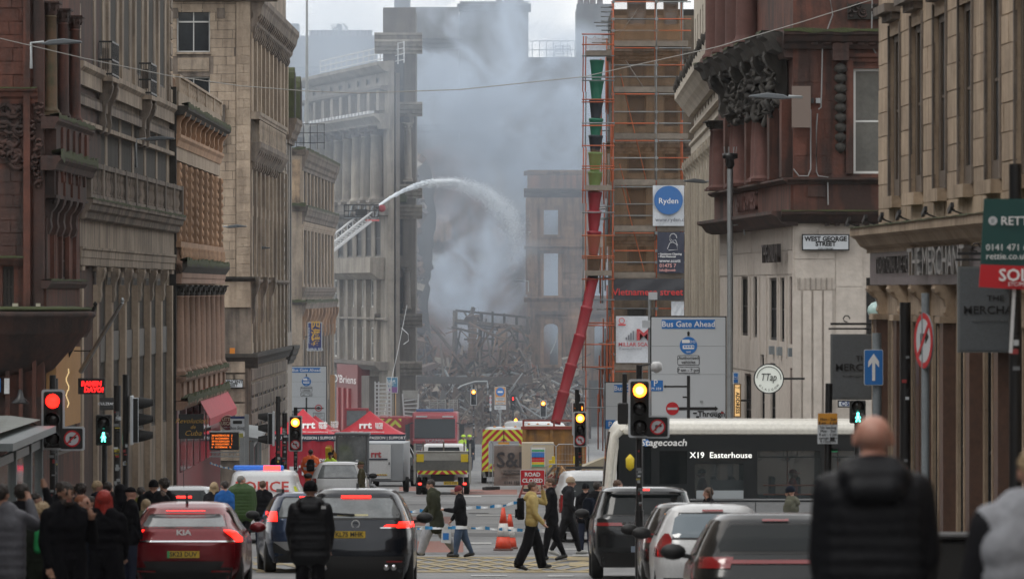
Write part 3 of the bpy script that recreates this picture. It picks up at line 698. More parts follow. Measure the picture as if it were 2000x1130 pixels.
pm = MB(); pm.box(-.28, .28, -.2, .05, -5.2, zf0-.55, GRAN); pm.box(-.36, -.28, -.22, .05, -5.2, zf0-.55, NEARS); pm.box(-.4, .34, -.26, .05, zf0-.6, zf0-.5, NEARS); pm.box(-.42, .42, -.3, .05, -9, -5.2, GRAN)
f.rep('granite_pilaster', pm, [c+step/2 for c in cs]+[cs[0]-step/2+.1, ], 0, 0)
# raised lettering along the fascia
LET = mat('brushed_letters', (.42, .42, .42), .35, metal=.8)
o = text('TRADITIONAL ALE HOUSE', .3, (0, 0, 0), f.root, mat('dark_letters', (.05, .045, .045), .4), align='LEFT', ext=.02, sx=1.1, name='fascia_lettering'); o.matrix_local = f.M @ Matrix.Translation((f.u(1733), -.19, (zf0+zf1)/2)) @ Matrix.Rotation(PI/2, 4, 'X') @ Matrix.Diagonal(((f.u(1803)-f.u(1733))/4.5, 1, 1, 1))
o = text('THE MERCHANT', .46, (0, 0, 0), f.root, LET, align='LEFT', ext=.06, name='fascia_lettering'); o.matrix_local = f.M @ Matrix.Translation((f.u(1808), -.25, (zf0+zf1)/2+.02)) @ Matrix.Rotation(PI/2, 4, 'X') @ Matrix.Diagonal((1.75, 1, 1, 1))
fl = MB(); fl.box(-.12, .12, -.3, -.24, .07, .1, BLK); fl.bar((-.12, -.3, .06), (.16, -.28, .16), .05, BLK, .07); fl.bar((.0, -.05, 0), (0, -.26, .08), .025, BLK)
f.rep('floodlight', fl, [f.u(px) for px in (1722, 1756, 1790, 1826, 1880, 1935)], Z(462, 99)+.16, .3)
PUB = f

# ---------------------------------------------------------------- right 2: red sandstone over pale limestone corner (West George Street)
d2 = 138
A2 = (X(1549, d2), d2); B2 = (X(1850, d2), d2)
f = Fac('corner_building', 'red sandstone corner over a pale fluted limestone base with the West George Street plate', A2, B2, ztop=13, body=REDD, depth=20, zbot=G(138)-.3)
zz = lambda py: Z(py, d2); uu = lambda px: X(px, d2)-A2[0]; R2 = f.root
ops = [(uu(1667), uu(1747), zz(339), zz(134)), (uu(1692), uu(1760), zz(660), zz(542))]
f.wall(0, f.L, zz(400), 13, [ops[0]], RED, w=0)
f.win(*ops[0], WHF, GLB, 1, 2, w=-.15, fw=.06, label='tall white sash window with drawn blind')
f.blocks(0.02, uu(1625), zz(340), zz(90), .75, .47, RED, [ops[0]], 0, .02, jit=.3); f.blocks(uu(1655), uu(1760), zz(128), zz(90), .75, .47, RED, [ops[0]], 0, .02)
f.cornice('window_surround', uu(1650), uu(1760), zz(105), [(.14, 0), (.14, -.08), (.08, -.12), (.08, -.2)], RED)
f.box('window_jamb', uu(1652), uu(1665), zz(339), zz(120), 0, .1, RED)
f.cornice('mossy_cornice', -.25, f.L, zz(62), [(.5, 0), (.5, -.08), (.42, -.12), (.35, -.24), (.2, -.3), (.15, -.42)], REDD, moss=.07)
f.rep('dentil', MB().box(-.08, .08, -.12, .05, 0, .12, REDD), [uu(1590)+.28*k for k in range(13)], zz(88), .15)
f.box('frieze_panel', uu(1655), uu(1735), zz(38), zz(8), 0, .1, DARKS)
mb = MB()
for k in range(18):
    cx, cz, r, a0 = uu(rr.uniform(1662, 1732)), zz(rr.uniform(12, 34)), rr.uniform(.07, .14), rr.uniform(0, 6)
    mb.tube([(cx+r*math.cos(a0+t*.8)*(1-t*.09), -.12, cz+r*math.sin(a0+t*.8)*(1-t*.09)) for t in range(8)], [.035-.003*t for t in range(8)], REDD, 5)
f.put(mb, 'carved_scrolls')
# carved drop bracket beside the window
mb = MB(); mb.box(-.2, .2, -.28, 0, -.42, 0, REDD)
for k in range(9): mb.lathe([(.02, 0), (.17-.006*k, .1), (.14, .2), (.02, .28)], DARKS, 8, Matrix.Translation((0, -.12, -.75-k*.24)))
o = f.put(mb, 'carved_bracket'); o.matrix_local = f.M @ Matrix.Translation((uu(1641), 0, zz(85)))
f.cornice('string_course', -.15, f.L, zz(347), [(.22, 0), (.22, -.05), (.14, -.1), (.1, -.16)], REDD)
f.box('red_band', 0, f.L, zz(412), zz(352), 0, .06, RED); f.box('carved_panel', uu(1578), uu(1612), zz(384), zz(363), .06, .1, REDD)
f.cornice('lower_cornice', -.3, f.L, zz(412), [(.45, 0), (.45, -.07), (.36, -.12), (.25, -.22), (.15, -.3)], REDD, moss=.02)
f.rep('dentil', MB().box(-.06, .06, -.1, .05, 0, .08, REDD), [uu(1615)+.24*k for k in range(18)], zz(441), .1)
f.wall(0, f.L, f.zb, zz(433), [ops[1]], PORT, w=-.02)
f.win(*ops[1], BLK, GLD, 1, 1, w=-.3)
for c in (0, 1): f.blocks(uu(1632) if c else 0.02, uu(1690) if c else uu(1552), zz(900) if c else zz(900), zz(446), 1.4, 1.5, PORT, ops, -.02, .025, jit=.1)
f.blocks(uu(1552), uu(1632), zz(566), zz(446), 1.2, .7, PORT, ops, -.02, .025, jit=.1)
fm = MB().lathe([(.11, 0), (.11, 4.6)], PORT, 10); f.rep('fluting', MB().box(-.1, .1, -.035, .02, 0, zz(567)-zz(900), PORT), [uu(1556)+.253*k for k in range(4*1)]+[uu(1556)+.253*k for k in range(4, 8) if uu(1556)+.253*k < uu(1632)-.05], zz(900), .0)
f.rep('flute_tick', MB().box(-.02, .02, -.03, .02, 0, .28, GREY), [uu(1562)+.13*k for k in range(7)], zz(565), .0)
# fat string of cables and boxes on the wall
cb = MB(); GRC = mat('grey_cable', (.25, .25, .25), .6)
for pts in ([(1620, -5), (1626, 30), (1614, 62), (1606, 85), (1604, 180), (1603, 210), (1598, 214)], [(1596, 222), (1594, 250), (1594, 335), (1598, 344), (1616, 346), (1617, 400)], [(1583, 214), (1583, 330), (1578, 344), (1560, 344), (1549, 330)], [(1703, -5), (1702, 60), (1701, 90), (1712, 108), (1727, 106)]):
    cb.tube([(uu(a), -.12-.03*(62 < b < 85)*0, zz(b)) for a, b in pts], .018, GRC, 5)
f.put(cb, 'wall_cables')
f.box('junction_box', uu(1593), uu(1602), zz(202), zz(192), .05, .16, STL); f.box('junction_box', uu(1580), uu(1589), zz(202), zz(192), .05, .14, BLK)
# side facing the scaffolded street
E2 = (5.75, 160)
g = Fac(None, None, E2, A2, root=R2, zbot=G(160)-.3)
L = g.L; gu = g.u
gz = lambda py: Z(py, d2)
g.wall(0, L, gz(400), 13, [(2+k*3.2, 3.3+k*3.2, gz(335), gz(150)) for k in range(6)], RED, w=-.05)
for k in range(6): g.win(2+k*3.2, 3.3+k*3.2, gz(335), gz(150), BRF, GLD, 1, 2, w=-.3)
COLR = stone('red_polished_column', (.13, .06, .05), (.07, .035, .03), .6)
pc = [L-.6-3.2*k for k in range(7)]
g.rep('granite_column', column_mb(gz(190)-gz(345), .27, COLR, cm=DARKS), [pc[k]+s_ for k in (2, 4, 6) for s_ in (-.4, .5)], gz(345), .1)
g.rep('pilaster', MB().box(-.3, .3, -.25, .05, 0, gz(190)-gz(345), RED), [pc[k] for k in (0, 1, 3, 5)], gz(345), 0)
g.rep('granite_column', column_mb(4.2, .3, COLR, cm=DARKS), [pc[k] for k in (3, 4, 5, 6)], gz(62)+.02, .2)
for k in range(7): g.cornice('broken_cornice', pc[k]-.9, pc[k]+.55, gz(62), [(.75, 0), (.75, -.1), (.6, -.2), (.5, -.42), (.3, -.5)], DARKS, moss=.04)
g.cornice('cornice', 0, L, gz(72), [(.4, 0), (.4, -.1), (.3, -.2), (.2, -.5)], REDD)
cv = MB()
for k in range(60):
    cx, cz, r, a0 = rr.uniform(L*.35, L-1), gz(rr.uniform(112, 210)), rr.uniform(.15, .4), rr.uniform(0, 6)
    cv.tube([(cx+r*math.cos(a0+t*.7)*(1-t*.1), -rr.uniform(.15, .45), cz+r*math.sin(a0+t*.7)*(1-t*.1)) for t in range(8)], [.09-.008*t for t in range(8)], DARKS, 5)
g.put(cv, 'carved_foliage')
g.rep('carved_corbel', bracket_mb(.5, .5, 1.2, DARKS), [pc[k]-1.2 for k in range(6)], gz(95), .05)
g.box('red_band', 0, L, gz(412), gz(352), -.05, .06, RED); g.cornice('string_course', 0, L+.1, gz(347), [(.25, 0), (.25, -.05), (.14, -.12)], REDD)
g.cornice('lower_cornice', 0, L+.2, gz(412), [(.55, 0), (.55, -.08), (.42, -.14), (.3, -.3), (.15, -.36)], REDD)
o = text('BANK CHAMBERS', .5, (0, 0, 0), g.root, COLR, align='LEFT', ext=.04, name='carved_lettering'); o.matrix_local = g.M @ Matrix.Translation((L*.36, -.1, (gz(412)+gz(352))/2)) @ Matrix.Rotation(PI/2, 4, 'X')
wn_ = []
for (pa, pb, t_, b_) in ((1440, 1453, 540, 655), (1464, 1471, 540, 658), (1495, 1509, 542, 664), (1516, 1524, 542, 667), (1534, 1546, 540, 672)):
    ua, ub = gu(pa), gu(pb); dd = g.d((pa+pb)/2); wn_.append((ua, ub, Z(b_, dd), Z(t_, dd)))
low = [(gu(1447), gu(1460), gz(900), gz(745)), (gu(1478), gu(1486), gz(900), gz(700)), (gu(1497), gu(1507), gz(900), gz(715)), (gu(1535), gu(1547), gz(900), gz(720))]
g.wall(0, L, g.zb, gz(433), wn_+low, PORT, w=-.1)
for o_ in wn_+low: g.win(*o_, BLK, GLD, 1, 2, w=-.32)
g.blocks(0, L, gz(535), gz(440), 2.2, .62, PORT, wn_, -.1, .02, jit=.1)
g.blocks(0, gu(1490), gz(738), gz(672), 2.2, .8, PORT, wn_+low, -.1, .02, jit=.1)
for px in (1436, 1458, 1476, 1490, 1512, 1529, 1548): g.box('limestone_fin', gu(px)-.15, gu(px)+.15, gz(700), gz(538), -.1, -.075, PORT)
for px in (1504, 1519, 1541): g.box('speaker_box', gu(px)-.16, gu(px)+.16, gz(697), gz(680), -.1, .02, GRS)
for (px, s_, h_, py) in ((1500, 'THE DRUM', .3, 495),): 
    o = text(s_, h_*1.6, (0, 0, 0), g.root, mat('dark_letters', (.05, .045, .045), .4), align='LEFT', ext=.05, name='wall_lettering'); o.matrix_local = g.M @ Matrix.Translation((gu(1502), -.15, gz(py))) @ Matrix.Rotation(PI/2, 4, 'X') @ Matrix.Diagonal((1.3, 1, 1, 1))

# ---------------------------------------------------------------- right 3: beige classical building
A3 = (6.42, 203); B3 = (6.1, 160.4)
f = Fac('classical_building', 'pale classical stone building with fluted pilasters and scroll brackets beside the scaffolding', A3, B3, ztop=12, body=GREY, depth=8, ws=.72)
L = f.L; z3 = lambda py, px: Z(py, f.d(px)); BZ = stone('pale_beige_stone', (.47, .42, .345), (.26, .225, .185), .55)
zc = 4.35
ops = [(1.5+k*3.4, 2.7+k*3.4, zc+1.6, zc+5.2) for k in range(12)]+[(1.2+k*3.4, 3.0+k*3.4, -7, -.6) for k in range(12)]
f.wall(0, L, f.zb, 12, ops, BZ, w=-.1)
for o_ in ops: f.win(*o_, BRF, GLD, 1, 3, w=-.35)
f.cornice('great_cornice', -.4, L, z3(225, 1330)+.0, [(.85, .35), (.85, 0), (.7, -.1), (.5, -.3), (.3, -.45), (.15, -.6)], BZ)
zg = z3(225, 1330)+.35
mb = MB()
for k in range(70):
    q = rr.uniform(0, L); mb.lathe([(.02, -.1), (.14, .05), (.1, .2), (.02, .3)], DARKS, 6, Matrix.Translation((q, -.75-rr.uniform(-.1, .12), zg-.05)) @ Matrix.Rotation(rr.uniform(-.6, .6), 4, 'X'))
f.put(mb, 'weathered_acroteria', kind='stuff')
f.cornice('architrave', -.1, L, zg-1.9, [(.15, 0), (.15, -.1), (.05, -.15), (.05, -.4), (0, -.42), (0, -.7)], BZ)
f.cornice('string_course', -.1, L, zg-1.45, [(.12, 0), (.12, -.06), (.0, -.1)], BZ)
zp = zg-2.6
f.rep('scroll_bracket', bracket_mb(.7, .45, 1.3, BZ), [.5+k*1.7*2 for k in range(12)], zp, .05)
f.rep('pilaster', MB().box(-.55, .55, -.3, .05, 0, zp+9, BZ).box(-.3, .3, -.36, .05, 0, zp+8.2, BZ), [.5+k*3.4 for k in range(13)], -9, 0)
f.cornice('upper_cornice', -.2, L, zg+4.7+.8, [(.7, .4), (.7, 0), (.5, -.15), (.3, -.35), (.2, -.8), (.1, -.85)], BZ)
f.rep('dentil', MB().box(-.14, .14, -.15, .05, 0, .18, BZ), [.2+.5*k for k in range(84)], zg+4.85, .1)

# ---------------------------------------------------------------- background: curved grand stone building with giant order
CC = stone('hazy_cream_stone', (.3, .27, .23), (.12, .105, .09), .7); CCD = stone('hazy_dark_stone', (.17, .15, .13), (.08, .07, .065), .7)
Ab = (X(596, 369), 369); Bb = (X(757, 340), 340)
f = Fac('colonnaded_building', 'hazy blond stone block with giant columns, bull-eye attic windows and white roof rail', Ab, Bb, ztop=Z(165, 365), body=CCD, depth=.75, zbot=G(360)-1)
L = f.L; zz = lambda py: Z(py, 341); uu = f.u
cols = [uu(px) for px in (640, 658, 676, 694, 711, 729, 747)]; cols = [cols[0]-(cols[1]-cols[0])]+cols
stp = (cols[-1]-cols[0])/7; cols = [cols[0]+stp*k for k in range(-2, 8)]; cols = [c for c in cols if c > .5]
ops = []
for c in cols[:-1]:
    m_ = c+stp/2
    ops += [(m_-stp*.28, m_+stp*.28, zz(385), zz(330)), (m_-stp*.28, m_+stp*.28, zz(318), zz(262)), (m_-stp*.3, m_+stp*.3, zz(212), zz(172)), (m_-stp*.2, m_+stp*.2, zz(160), zz(148)),
            (m_-stp*.3, m_+stp*.3, zz(500), zz(428))]
for (pa, pb) in ((652, 660), (688, 700), (724, 736)): ops += [(uu(pa), uu(pb), zz(600), zz(545)), (uu(pa), uu(pb), zz(702), zz(640))]
for (pa, pb) in ((672, 678), (706, 711)): ops += [(uu(pa), uu(pb), zz(600), zz(545)), (uu(pa), uu(pb), zz(702), zz(640))]
f.wall(0, L, f.zb, zz(120), ops, CC, w=0)
for k, o_ in enumerate(ops): f.win(*o_, WHF if o_[3] < zz(540) else BRF, GLD, 1, 2, w=-.2, fw=.08)
f.rep('giant_column', column_mb(zz(245)-zz(395), .42, CC, cm=CCD, n=12), cols, zz(395), .35)
f.cornice('cornice', 0, L+.3, zz(223), [(.9, 0), (.9, -.15), (.7, -.3), (.5, -.5), (.4, -.9)], CC)
f.rep('dentil', MB().box(-.3, .3, -.25, .1, 0, .18, WHT), [.5+1.2*k for k in range(int(L/1.2))], zz(223)+.02, .7)
f.rep('attic_pier', MB().box(-.5, .5, -.3, .05, 0, zz(172)-zz(212), CC), cols, zz(215), 0)
f.cornice('attic_cornice', 0, L, zz(168), [(.4, 0), (.4, -.15), (.2, -.3)], CCD); f.cornice('roof_cornice', 0, L+.2, zz(128), [(.6, .2), (.6, 0), (.3, -.3), (.1, -.4)], CC)
ro = MB()
for k in range(4): ro.bar((0, 0, k*.35+.2), (L, 0, k*.35+.2), .05, WHT)
for k in range(16): ro.bar((L*k/15, 0, 0), (L*k/15, 0, 1.3), .06, WHT)
o = f.put(ro, 'roof_rail'); o.matrix_local = f.M @ Matrix.Translation((0, 1, zz(124)))
f.cornice('balcony', uu(665), uu(752), zz(503), [(.9, 0), (.9, -.9), (.75, -.95), (.6, -1.1), (.3, -1.3)], CC)
f.cornice('string_course', 0, L, zz(620), [(.3, 0), (.3, -.1), (.1, -.2)], CC); f.cornice('string_course', 0, L, zz(408), [(.7, 0), (.7, -.2), (.4, -.4)], CCD)
for px in (641, 668, 684, 702, 720, 740): f.box('pier', uu(px)-.5, uu(px)+.5, zz(715), zz(510), 0, .25, CC)
f.cornice('shop_cornice', 0, L+.1, zz(706), [(.8, 0), (.8, -.2), (.5, -.5)], CCD)
f.box('red_shopfront', uu(681), uu(722), f.zb, zz(714), 0, .75, mat('red_shopfront2', (.17, .016, .016), .5, dirt=(.15, .02, .02), amt=.5, sc=.6))
for px in (687, 697, 707): f.box('red_frame_bar', uu(px)-.3, uu(px)+.3, f.zb, zz(762), .75, .9, mat('red_bar', (.28, .015, .015), .4))
f.box('dark_shopfront', uu(664), uu(680), f.zb, zz(735), 0, .7, BLK)
f.box('round_pub_front', uu(725), uu(740), f.zb, zz(735), 0, .6, CCD)
for (px, py, s_, h_, m_) in ((702, 745, 'O\'Briens', .5, LTX), (672, 752, 'PHO', .3, mat('orange_neon', (.5, .1, .02), .5)), (672, 778, 'VIET\nPHO', .3, LTX)):
    o = text(s_, h_, (0, 0, 0), f.root, m_, name='shop_lettering'); o.matrix_local = f.M @ Matrix.Translation((uu(px), -.95, zz(py))) @ Matrix.Rotation(PI/2, 4, 'X') @ Matrix.Diagonal((3.4, 1, 1, 1))

# tall corner pavilion and blocks behind the fire
def tower(name, label, px0, px1, top, d, m, depth=14, ops=()):
    f = Fac(name, label, (X(px0, d), d), (X(px1, d), d), ztop=Z(top, d)+.2, body=m, depth=depth, zbot=G(d)-1)
    u_ = lambda px: X(px, d)-X(px0, d)
    oo = [(u_(a), u_(b), Z(c, d), Z(e, d)) for a, b, c, e in ops]
    f.wall(0, f.L, f.zb, Z(top, d), oo, m)
    for o_ in oo: f.win(*o_, BRF, GLD, 1, 2)
    return f, u_, (lambda py: Z(py, d))
HZB = stone('hazy_brown_stone', (.1, .09, .082), (.05, .045, .04), .8); HZR = stone('hazy_red_brick', (.12, .075, .06), (.06, .04, .035), .8)
f, u_, zz = tower('corner_pavilion', 'tall ornate pavilion with arched niche and stacked cornices left of the smoke', 748, 812, 15, 343, CCD, 8, [(776, 788, 640, 540), (772, 790, 240, 100), (776, 788, 500, 420)])
for py in (65, 78, 200, 360, 400, 612, 705): f.cornice('cornice', -.5, f.L+.4, zz(py), sc(CORN, 1.3), CC if py != 612 else CCD)
mb = MB()
for k in range(10):
    a, b = PI*k/10, PI*(k+1)/10; mb.bar((u_(781)+.75*math.cos(a), -.2, zz(240)+.9*math.sin(a)), (u_(781)+.75*math.cos(b), -.2, zz(240)+.9*math.sin(b)), .25, CC)
mb.box(u_(770), u_(773), -.3, 0, zz(360), zz(240), CC); mb.box(u_(789), u_(792), -.3, 0, zz(360), zz(240), CC); f.put(mb, 'niche_arch')
f.rep('column', column_mb(zz(240)-zz(355), .22, CC, n=10), [u_(px) for px in (764, 797)], zz(355), .3); f.rep('column', column_mb(zz(520)-zz(605), .22, CCD, n=10), [u_(px) for px in (766, 795)], zz(605), .3)
f.put(MB().prism([(u_(745), zz(395)), (u_(745), zz(385)), (u_(752), zz(372)), (u_(770), zz(366)), (u_(788), zz(372)), (u_(795), zz(385)), (u_(795), zz(395))], -1.2, 0, 'y', MOSS), 'mossy_pediment')
f, u_, zz = tower('tall_block', 'tall smoke veiled stone block with parapet behind the burnt gable', 770, 896, 14, 436, HZB)
f.cornice('cornice', -.3, f.L+.3, zz(72), sc(CORN, 1.6), HZB); f.cornice('cornice', -.3, f.L+.3, zz(240), sc(CORN, 1.2), HZB); f.box('parapet_block', 0, u_(800), zz(14), zz(-8), -4, .2, HZB); 
f, u_, zz = tower('tall_block', 'darkest and tallest smoky block with chimney pots to its right', 898, 1032, 3, 440, HZB)
f.rep('chimney_pot', MB().lathe([(.3, 0), (.24, .1), (.22, .7), (.3, .8), (.28, .9)], HZR, 10), [u_(px) for px in (975, 990, 1003, 1016)], zz(3), -1)
f.cornice('cornice', -.2, f.L+.2, zz(8), sc(CORN, 1), HZB)
f, u_, zz = tower('flat_roof_block', 'lower flat roofed block with thin roof rail and two ladders right of the smoke', 1026, 1150, 112, 448, HZB)
rl = MB()
for z in (.6, 1.3): rl.bar((0, .5, zz(112)+z), (f.L, .5, zz(112)+z), .06, GRS)
for k in range(10): rl.bar((f.L*k/9, .5, zz(112)), (f.L*k/9, .5, zz(112)+1.3), .05, GRS)
for px in (1092, 1107):
    for s_ in (-.25, .25): rl.bar((u_(px)+s_*1.6, .5, zz(112)), (u_(px)+s_, .5, zz(88)), .06, GRS)
    for k in range(5): rl.bar((u_(px)-.3, .5, zz(110-k*5)), (u_(px)+.3, .5, zz(110-k*5)), .05, GRS)
f.put(rl, 'roof_rail')
f, u_, zz = tower('chimney_block', 'grey chimney block with pots behind the top of the scaffolding', 1126, 1200, 8, 452, HZB)
f.rep('chimney_pot', MB().lathe([(.3, 0), (.24, .1), (.22, .5), (.3, .6)], HZR, 10), [u_(px) for px in (1134, 1146, 1158, 1172)], zz(8), -1)
f, u_, zz = tower('roofline_block', 'pale far rooftop with long row of chimney pots above the colonnaded building', 520, 731, 70, 470, HZB)
f.box('brick_stack', u_(655), u_(731), zz(70), zz(75), -2, .3, HZR); f.box('stack_block', u_(540), u_(583), zz(70), zz(46), -3, 0, HZB)
f.rep('chimney_pot', MB().lathe([(.25, 0), (.2, .1), (.2, .4), (.27, .5)], HZR, 8), [u_(608+px*7.1) for px in range(17)], zz(70), -1)
f.cornice('cornice', u_(545), f.L, zz(128), sc(CORN, 1.5), HZB)
bu = MB()
for k in range(160):
    a = rr.uniform(0, 6.28); r = rr.uniform(0, .7); h = rr.uniform(0, 1.0)
    c = Vector((math.cos(a)*r, math.sin(a)*r, h)); e = Vector((rr.uniform(-1, 1), rr.uniform(-1, 1), rr.uniform(-.4, 1))).normalized()*.14
    q = e.orthogonal().normalized()*.07; bu.add([c-e, c+q, c+e, c-q], [(0, 1, 2, 3)], MOSS)
for k in range(6): bu.tube([(0, 0, -.2), (rr.uniform(-.5, .5), rr.uniform(-.3, .3), .8)], .02, WOODC, 4)
bu.build('roof_shrub', loc=(X(663, 468), 468.5, Z(70, 468)), label='scraggy shrub growing among the chimney pots on the far roof', cat='shrub')
fp = MB(); fp.tube([(0, 0, 0), (0, 0, 9.2)], [.09, .05], STL, 8); fp.lathe([(.05, 9.2), (.16, 9.25), (.12, 9.4), (.02, 9.45)], STL, 8)
fp.build('flagpole', loc=(X(598, 290), 291, Z(290, 290)), label='thin pale flagpole on the roof of the blue banner restaurant building', cat='flagpole')
# ---------------------------------------------------------------- the street goes on behind the camera (seen in glass and paint, and shading the road)
for i, (A_, B_, m_, lb) in enumerate((((-13, -90), (-13, -22), BEI, 'beige block at the head of the street on the left, behind the viewpoint'), ((-13, -20), (-13, 48), REDD, 'dark red block on the left beside the viewpoint'), ((-13, 50), (-13, 117), BEI, 'beige block on the left just out of frame before the crossing'),
        ((9.8, 64), (9.8, 0), NEARS, 'buff block on the right beside the viewpoint'), ((9.8, -2), (9.8, -90), BEID, 'sooty block at the head of the street on the right'), ((40, -110), (-40, -110), GREY, 'grey block closing the street behind the viewpoint'))):
    f = Fac('stone_building', lb, A_, B_, ztop=15, body=m_, depth=10, zbot=-6.5); o_ = []
    for k in range(int(f.L/4)):
        for z in (-3, 1, 5, 9): o_.append((1+k*4, 2.8+k*4, z, z+2.4))
    f.wall(0, f.L, -6.5, 15, o_, m_)
    gl = MB()
    for q in o_: gl.box(q[0], q[1], .25, .3, q[2], q[3], GLD)
    f.put(gl, 'window_glass', kind='stuff'); f.cornice('cornice', -.2, f.L, 15, sc(CORN, 1.2), m_)
# ================================================================= SCAFFOLDED BUILDING, right
ds = 245.8
NETM = bpy.data.materials.new('orange_debris_net'); NETM.use_nodes = True
b_ = NETM.node_tree.nodes['Principled BSDF']; b_.inputs['Base Color'].default_value = (.26, .13, .05, 1); b_.inputs['Roughness'].default_value = .8; b_.inputs['Alpha'].default_value = .5
nt = NETM.node_tree; n_ = N(nt, 'ShaderNodeTexNoise', i_Scale=1.3, i_Detail=4); g_ = N(nt, 'ShaderNodeNewGeometry'); nt.links.new(g_.outputs['Position'], n_.inputs['Vector'])
m_ = N(nt, 'ShaderNodeMapRange'); m_.inputs['To Min'].default_value = .05; m_.inputs['To Max'].default_value = .42; nt.links.new(n_.outputs['Fac'], m_.inputs[0]); nt.links.new(m_.outputs[0], b_.inputs['Alpha'])
ORS = mat('rusty_orange_tube', (.42, .09, .03), .6, dirt=(.2, .06, .03), amt=.7, sc=2, rnd=.2)
GTS = mat('steel_tube', (.22, .24, .25), .45, metal=.4, dirt=(.12, .11, .1), amt=.6, sc=2, rnd=.3)
BRD = mat('scaffold_board', (.2, .17, .14), .85, dirt=(.1, .085, .07), amt=.7, sc=3, rnd=.2)
sb = Fac('scaffolded_building', 'brown stone corner building wrapped in scaffolding', (X(1193, 249.5), 249.5), (X(1420, 249.5), 249.5), ztop=12.5, body=DARKS, depth=10, zbot=G(250)-.3)
u_ = lambda px: X(px, 249.5)-X(1193, 249.5); zz = lambda py: Z(py, 249.5)
ops = [(u_(1225), u_(1262), zz(a+72), zz(a+12)) for a in (-20, 80, 175, 266, 356, 446, 590)]+[(u_(1296), u_(1325), zz(a+72), zz(a+12)) for a in (-20, 80, 175, 266, 356, 446)]
sb.wall(0, sb.L, sb.zb, 12, ops, stone('dim_brown_stone', (.16, .12, .085), (.07, .055, .04)), w=0)
for o_ in ops: sb.win(*o_, BRF, GLD, 1, 2, w=-.2)
for py in (85, 265, 446): sb.cornice('cornice', -.2, sb.L, zz(py+12), sc(CORN, .8), BEID)
sc_ = T('scaffolding', 'orange and steel tube scaffolding wrapped in debris nets round the corner building', 'scaffolding', (0, 0, 0))
tub = {m: MB().lathe([(.03, 0), (.03, 1)], m, 6).mesh('tube') for m in (ORS, GTS)}
cpl = MB().box(-.055, .055, -.055, .055, -.06, .06, GTS).mesh('coupler')
def tube_to(name, a, b, m, cp=0):
    a = Vector(a); b = Vector(b); d = b-a
    o = link(name, tub[m], sc_, a, (1, 1, d.length)); o.rotation_mode = 'QUATERNION'; o.rotation_quaternion = d.to_track_quat('Z', 'Y'); return o
rq = random.Random(11)
gz_ = G(ds)+.1
lifts = [-5, 85, 175, 266, 356, 446, 537, 627, 716]
for di in (0, 1.3, 2.4):
    for px in (1198, 1240, 1282, 1333):
        if di and px == 1240: continue
        if px == 1240: continue
        z = gz_
        while z < 12.4:
            tube_to('standard', (X(px, ds), ds+di, z), (X(px, ds)+rq.uniform(-.02, .02), ds+di, z+2.6), ORS if rq.random() < (.75 if px == 1198 else .35) else GTS); z += 2.6
for py in lifts:
    z = Z(py, ds)
    for a, b in ((1198, 1282), (1282, 1345)):
        bd = MB().box(X(a, ds)+.03, X(b, ds)-.03, ds-.08, ds-.04, z-.12, z+.12, BRD).build('toe_board', sc_)
        MB().box(X(a, ds)+.03, X(b, ds)-.03, ds-.03, ds+1.3, z-.1, z-.05, BRD).build('walkway_board', sc_)
        for dz in (.55, 1.05, -.2):
            tube_to('ledger', (X(a, ds)-.1, ds-.06, z+dz), (X(b, ds)+.1, ds-.06, z+dz), ORS if rq.random() < .5 else GTS)
        for dz in (.55, 1.05, -.2): link('coupler', cpl, sc_, (X(a, ds), ds-.05, z+dz))
for (a, b, c, e) in ((1212, 145, 1262, 352), (1222, 118, 1256, 170), (1210, 320, 1232, 400), (1214, 360, 1258, 530), (1250, 12, 1205, 75)):
    tube_to('brace', P(a, b, ds+.3), P(c, e, ds+.3), ORS if a != 1250 and a != 1222 else GTS)
for k in range(46):      # tubes of the street side seen end on, deep behind the corner
    px = rq.uniform(1175, 1197); z = rq.uniform(gz_+3, 12)
    dd = ds+rq.uniform(1, 14); tube_to('standard', (X(px, ds), dd, z-2.5), (X(px, ds), dd, z), ORS if rq.random() < .6 else GTS)
for k in range(26):
    z = Z(rq.choice(lifts), ds)+rq.choice((.5, 1.0, -.1)); dd = ds+rq.uniform(1, 12); tube_to('transom', (X(1166+rq.uniform(-5, 10), ds), dd, z), (X(1198, ds), dd, z), GTS)
for k in range(9): tube_to('transom', (X(1174+k, ds), ds+1+k, Z(12+k*7, ds)), (X(1200, ds), ds+1+k, Z(12+k*7, ds)), GTS)
# hoist tower left of the corner
for px in (1138, 1143, 1196):
    z = gz_
    while z < Z(70, ds)-1:
        zt_ = min(z+2.4, Z(62, ds)); tube_to('standard', (X(px, ds), ds-.4, z), (X(px, ds)+.03, ds-.4, zt_), ORS if rq.random() < .8 else GTS); z += 2.4
for py in (68, 88, 110, 152, 158, 195, 200, 241, 246, 285, 325, 330, 372, 415, 460, 500, 504, 545, 585, 630, 635, 672, 716, 758, 795):
    tube_to('ledger', (X(1136, ds), ds-.45, Z(py, ds)), (X(1200, ds), ds-.45, Z(py, ds)), ORS if rq.random() < .5 else GTS)
for py in (105, 367, 533): MB().box(X(1143, ds), X(1194, ds), ds-.7, ds+.6, Z(py+5, ds), Z(py-5, ds), BRD).build('platform', sc_)
def net(name, px0, px1, py0, py1, d, sag=.12, label=None):
    mb = MB(); rows = []
    for j in range(9):
        r = []
        for i in range(13):
            px = px0+(px1-px0)*i/12; py = py0+(py1-py0)*j/8; p = P(px, py, d)
            r.append((p.x, d-sag*abs(math.sin(i*1.3+j*.5))*(.4+j/8)-.02*rq.random(), p.z-sag*(.6 if j == 0 else .1)*math.sin(PI*((i/12*3) % 1))))
        rows.append(r)
    mb.grid(rows, NETM); o = mb.build(name, sc_, fixn=False)
    if label: o['label'] = label
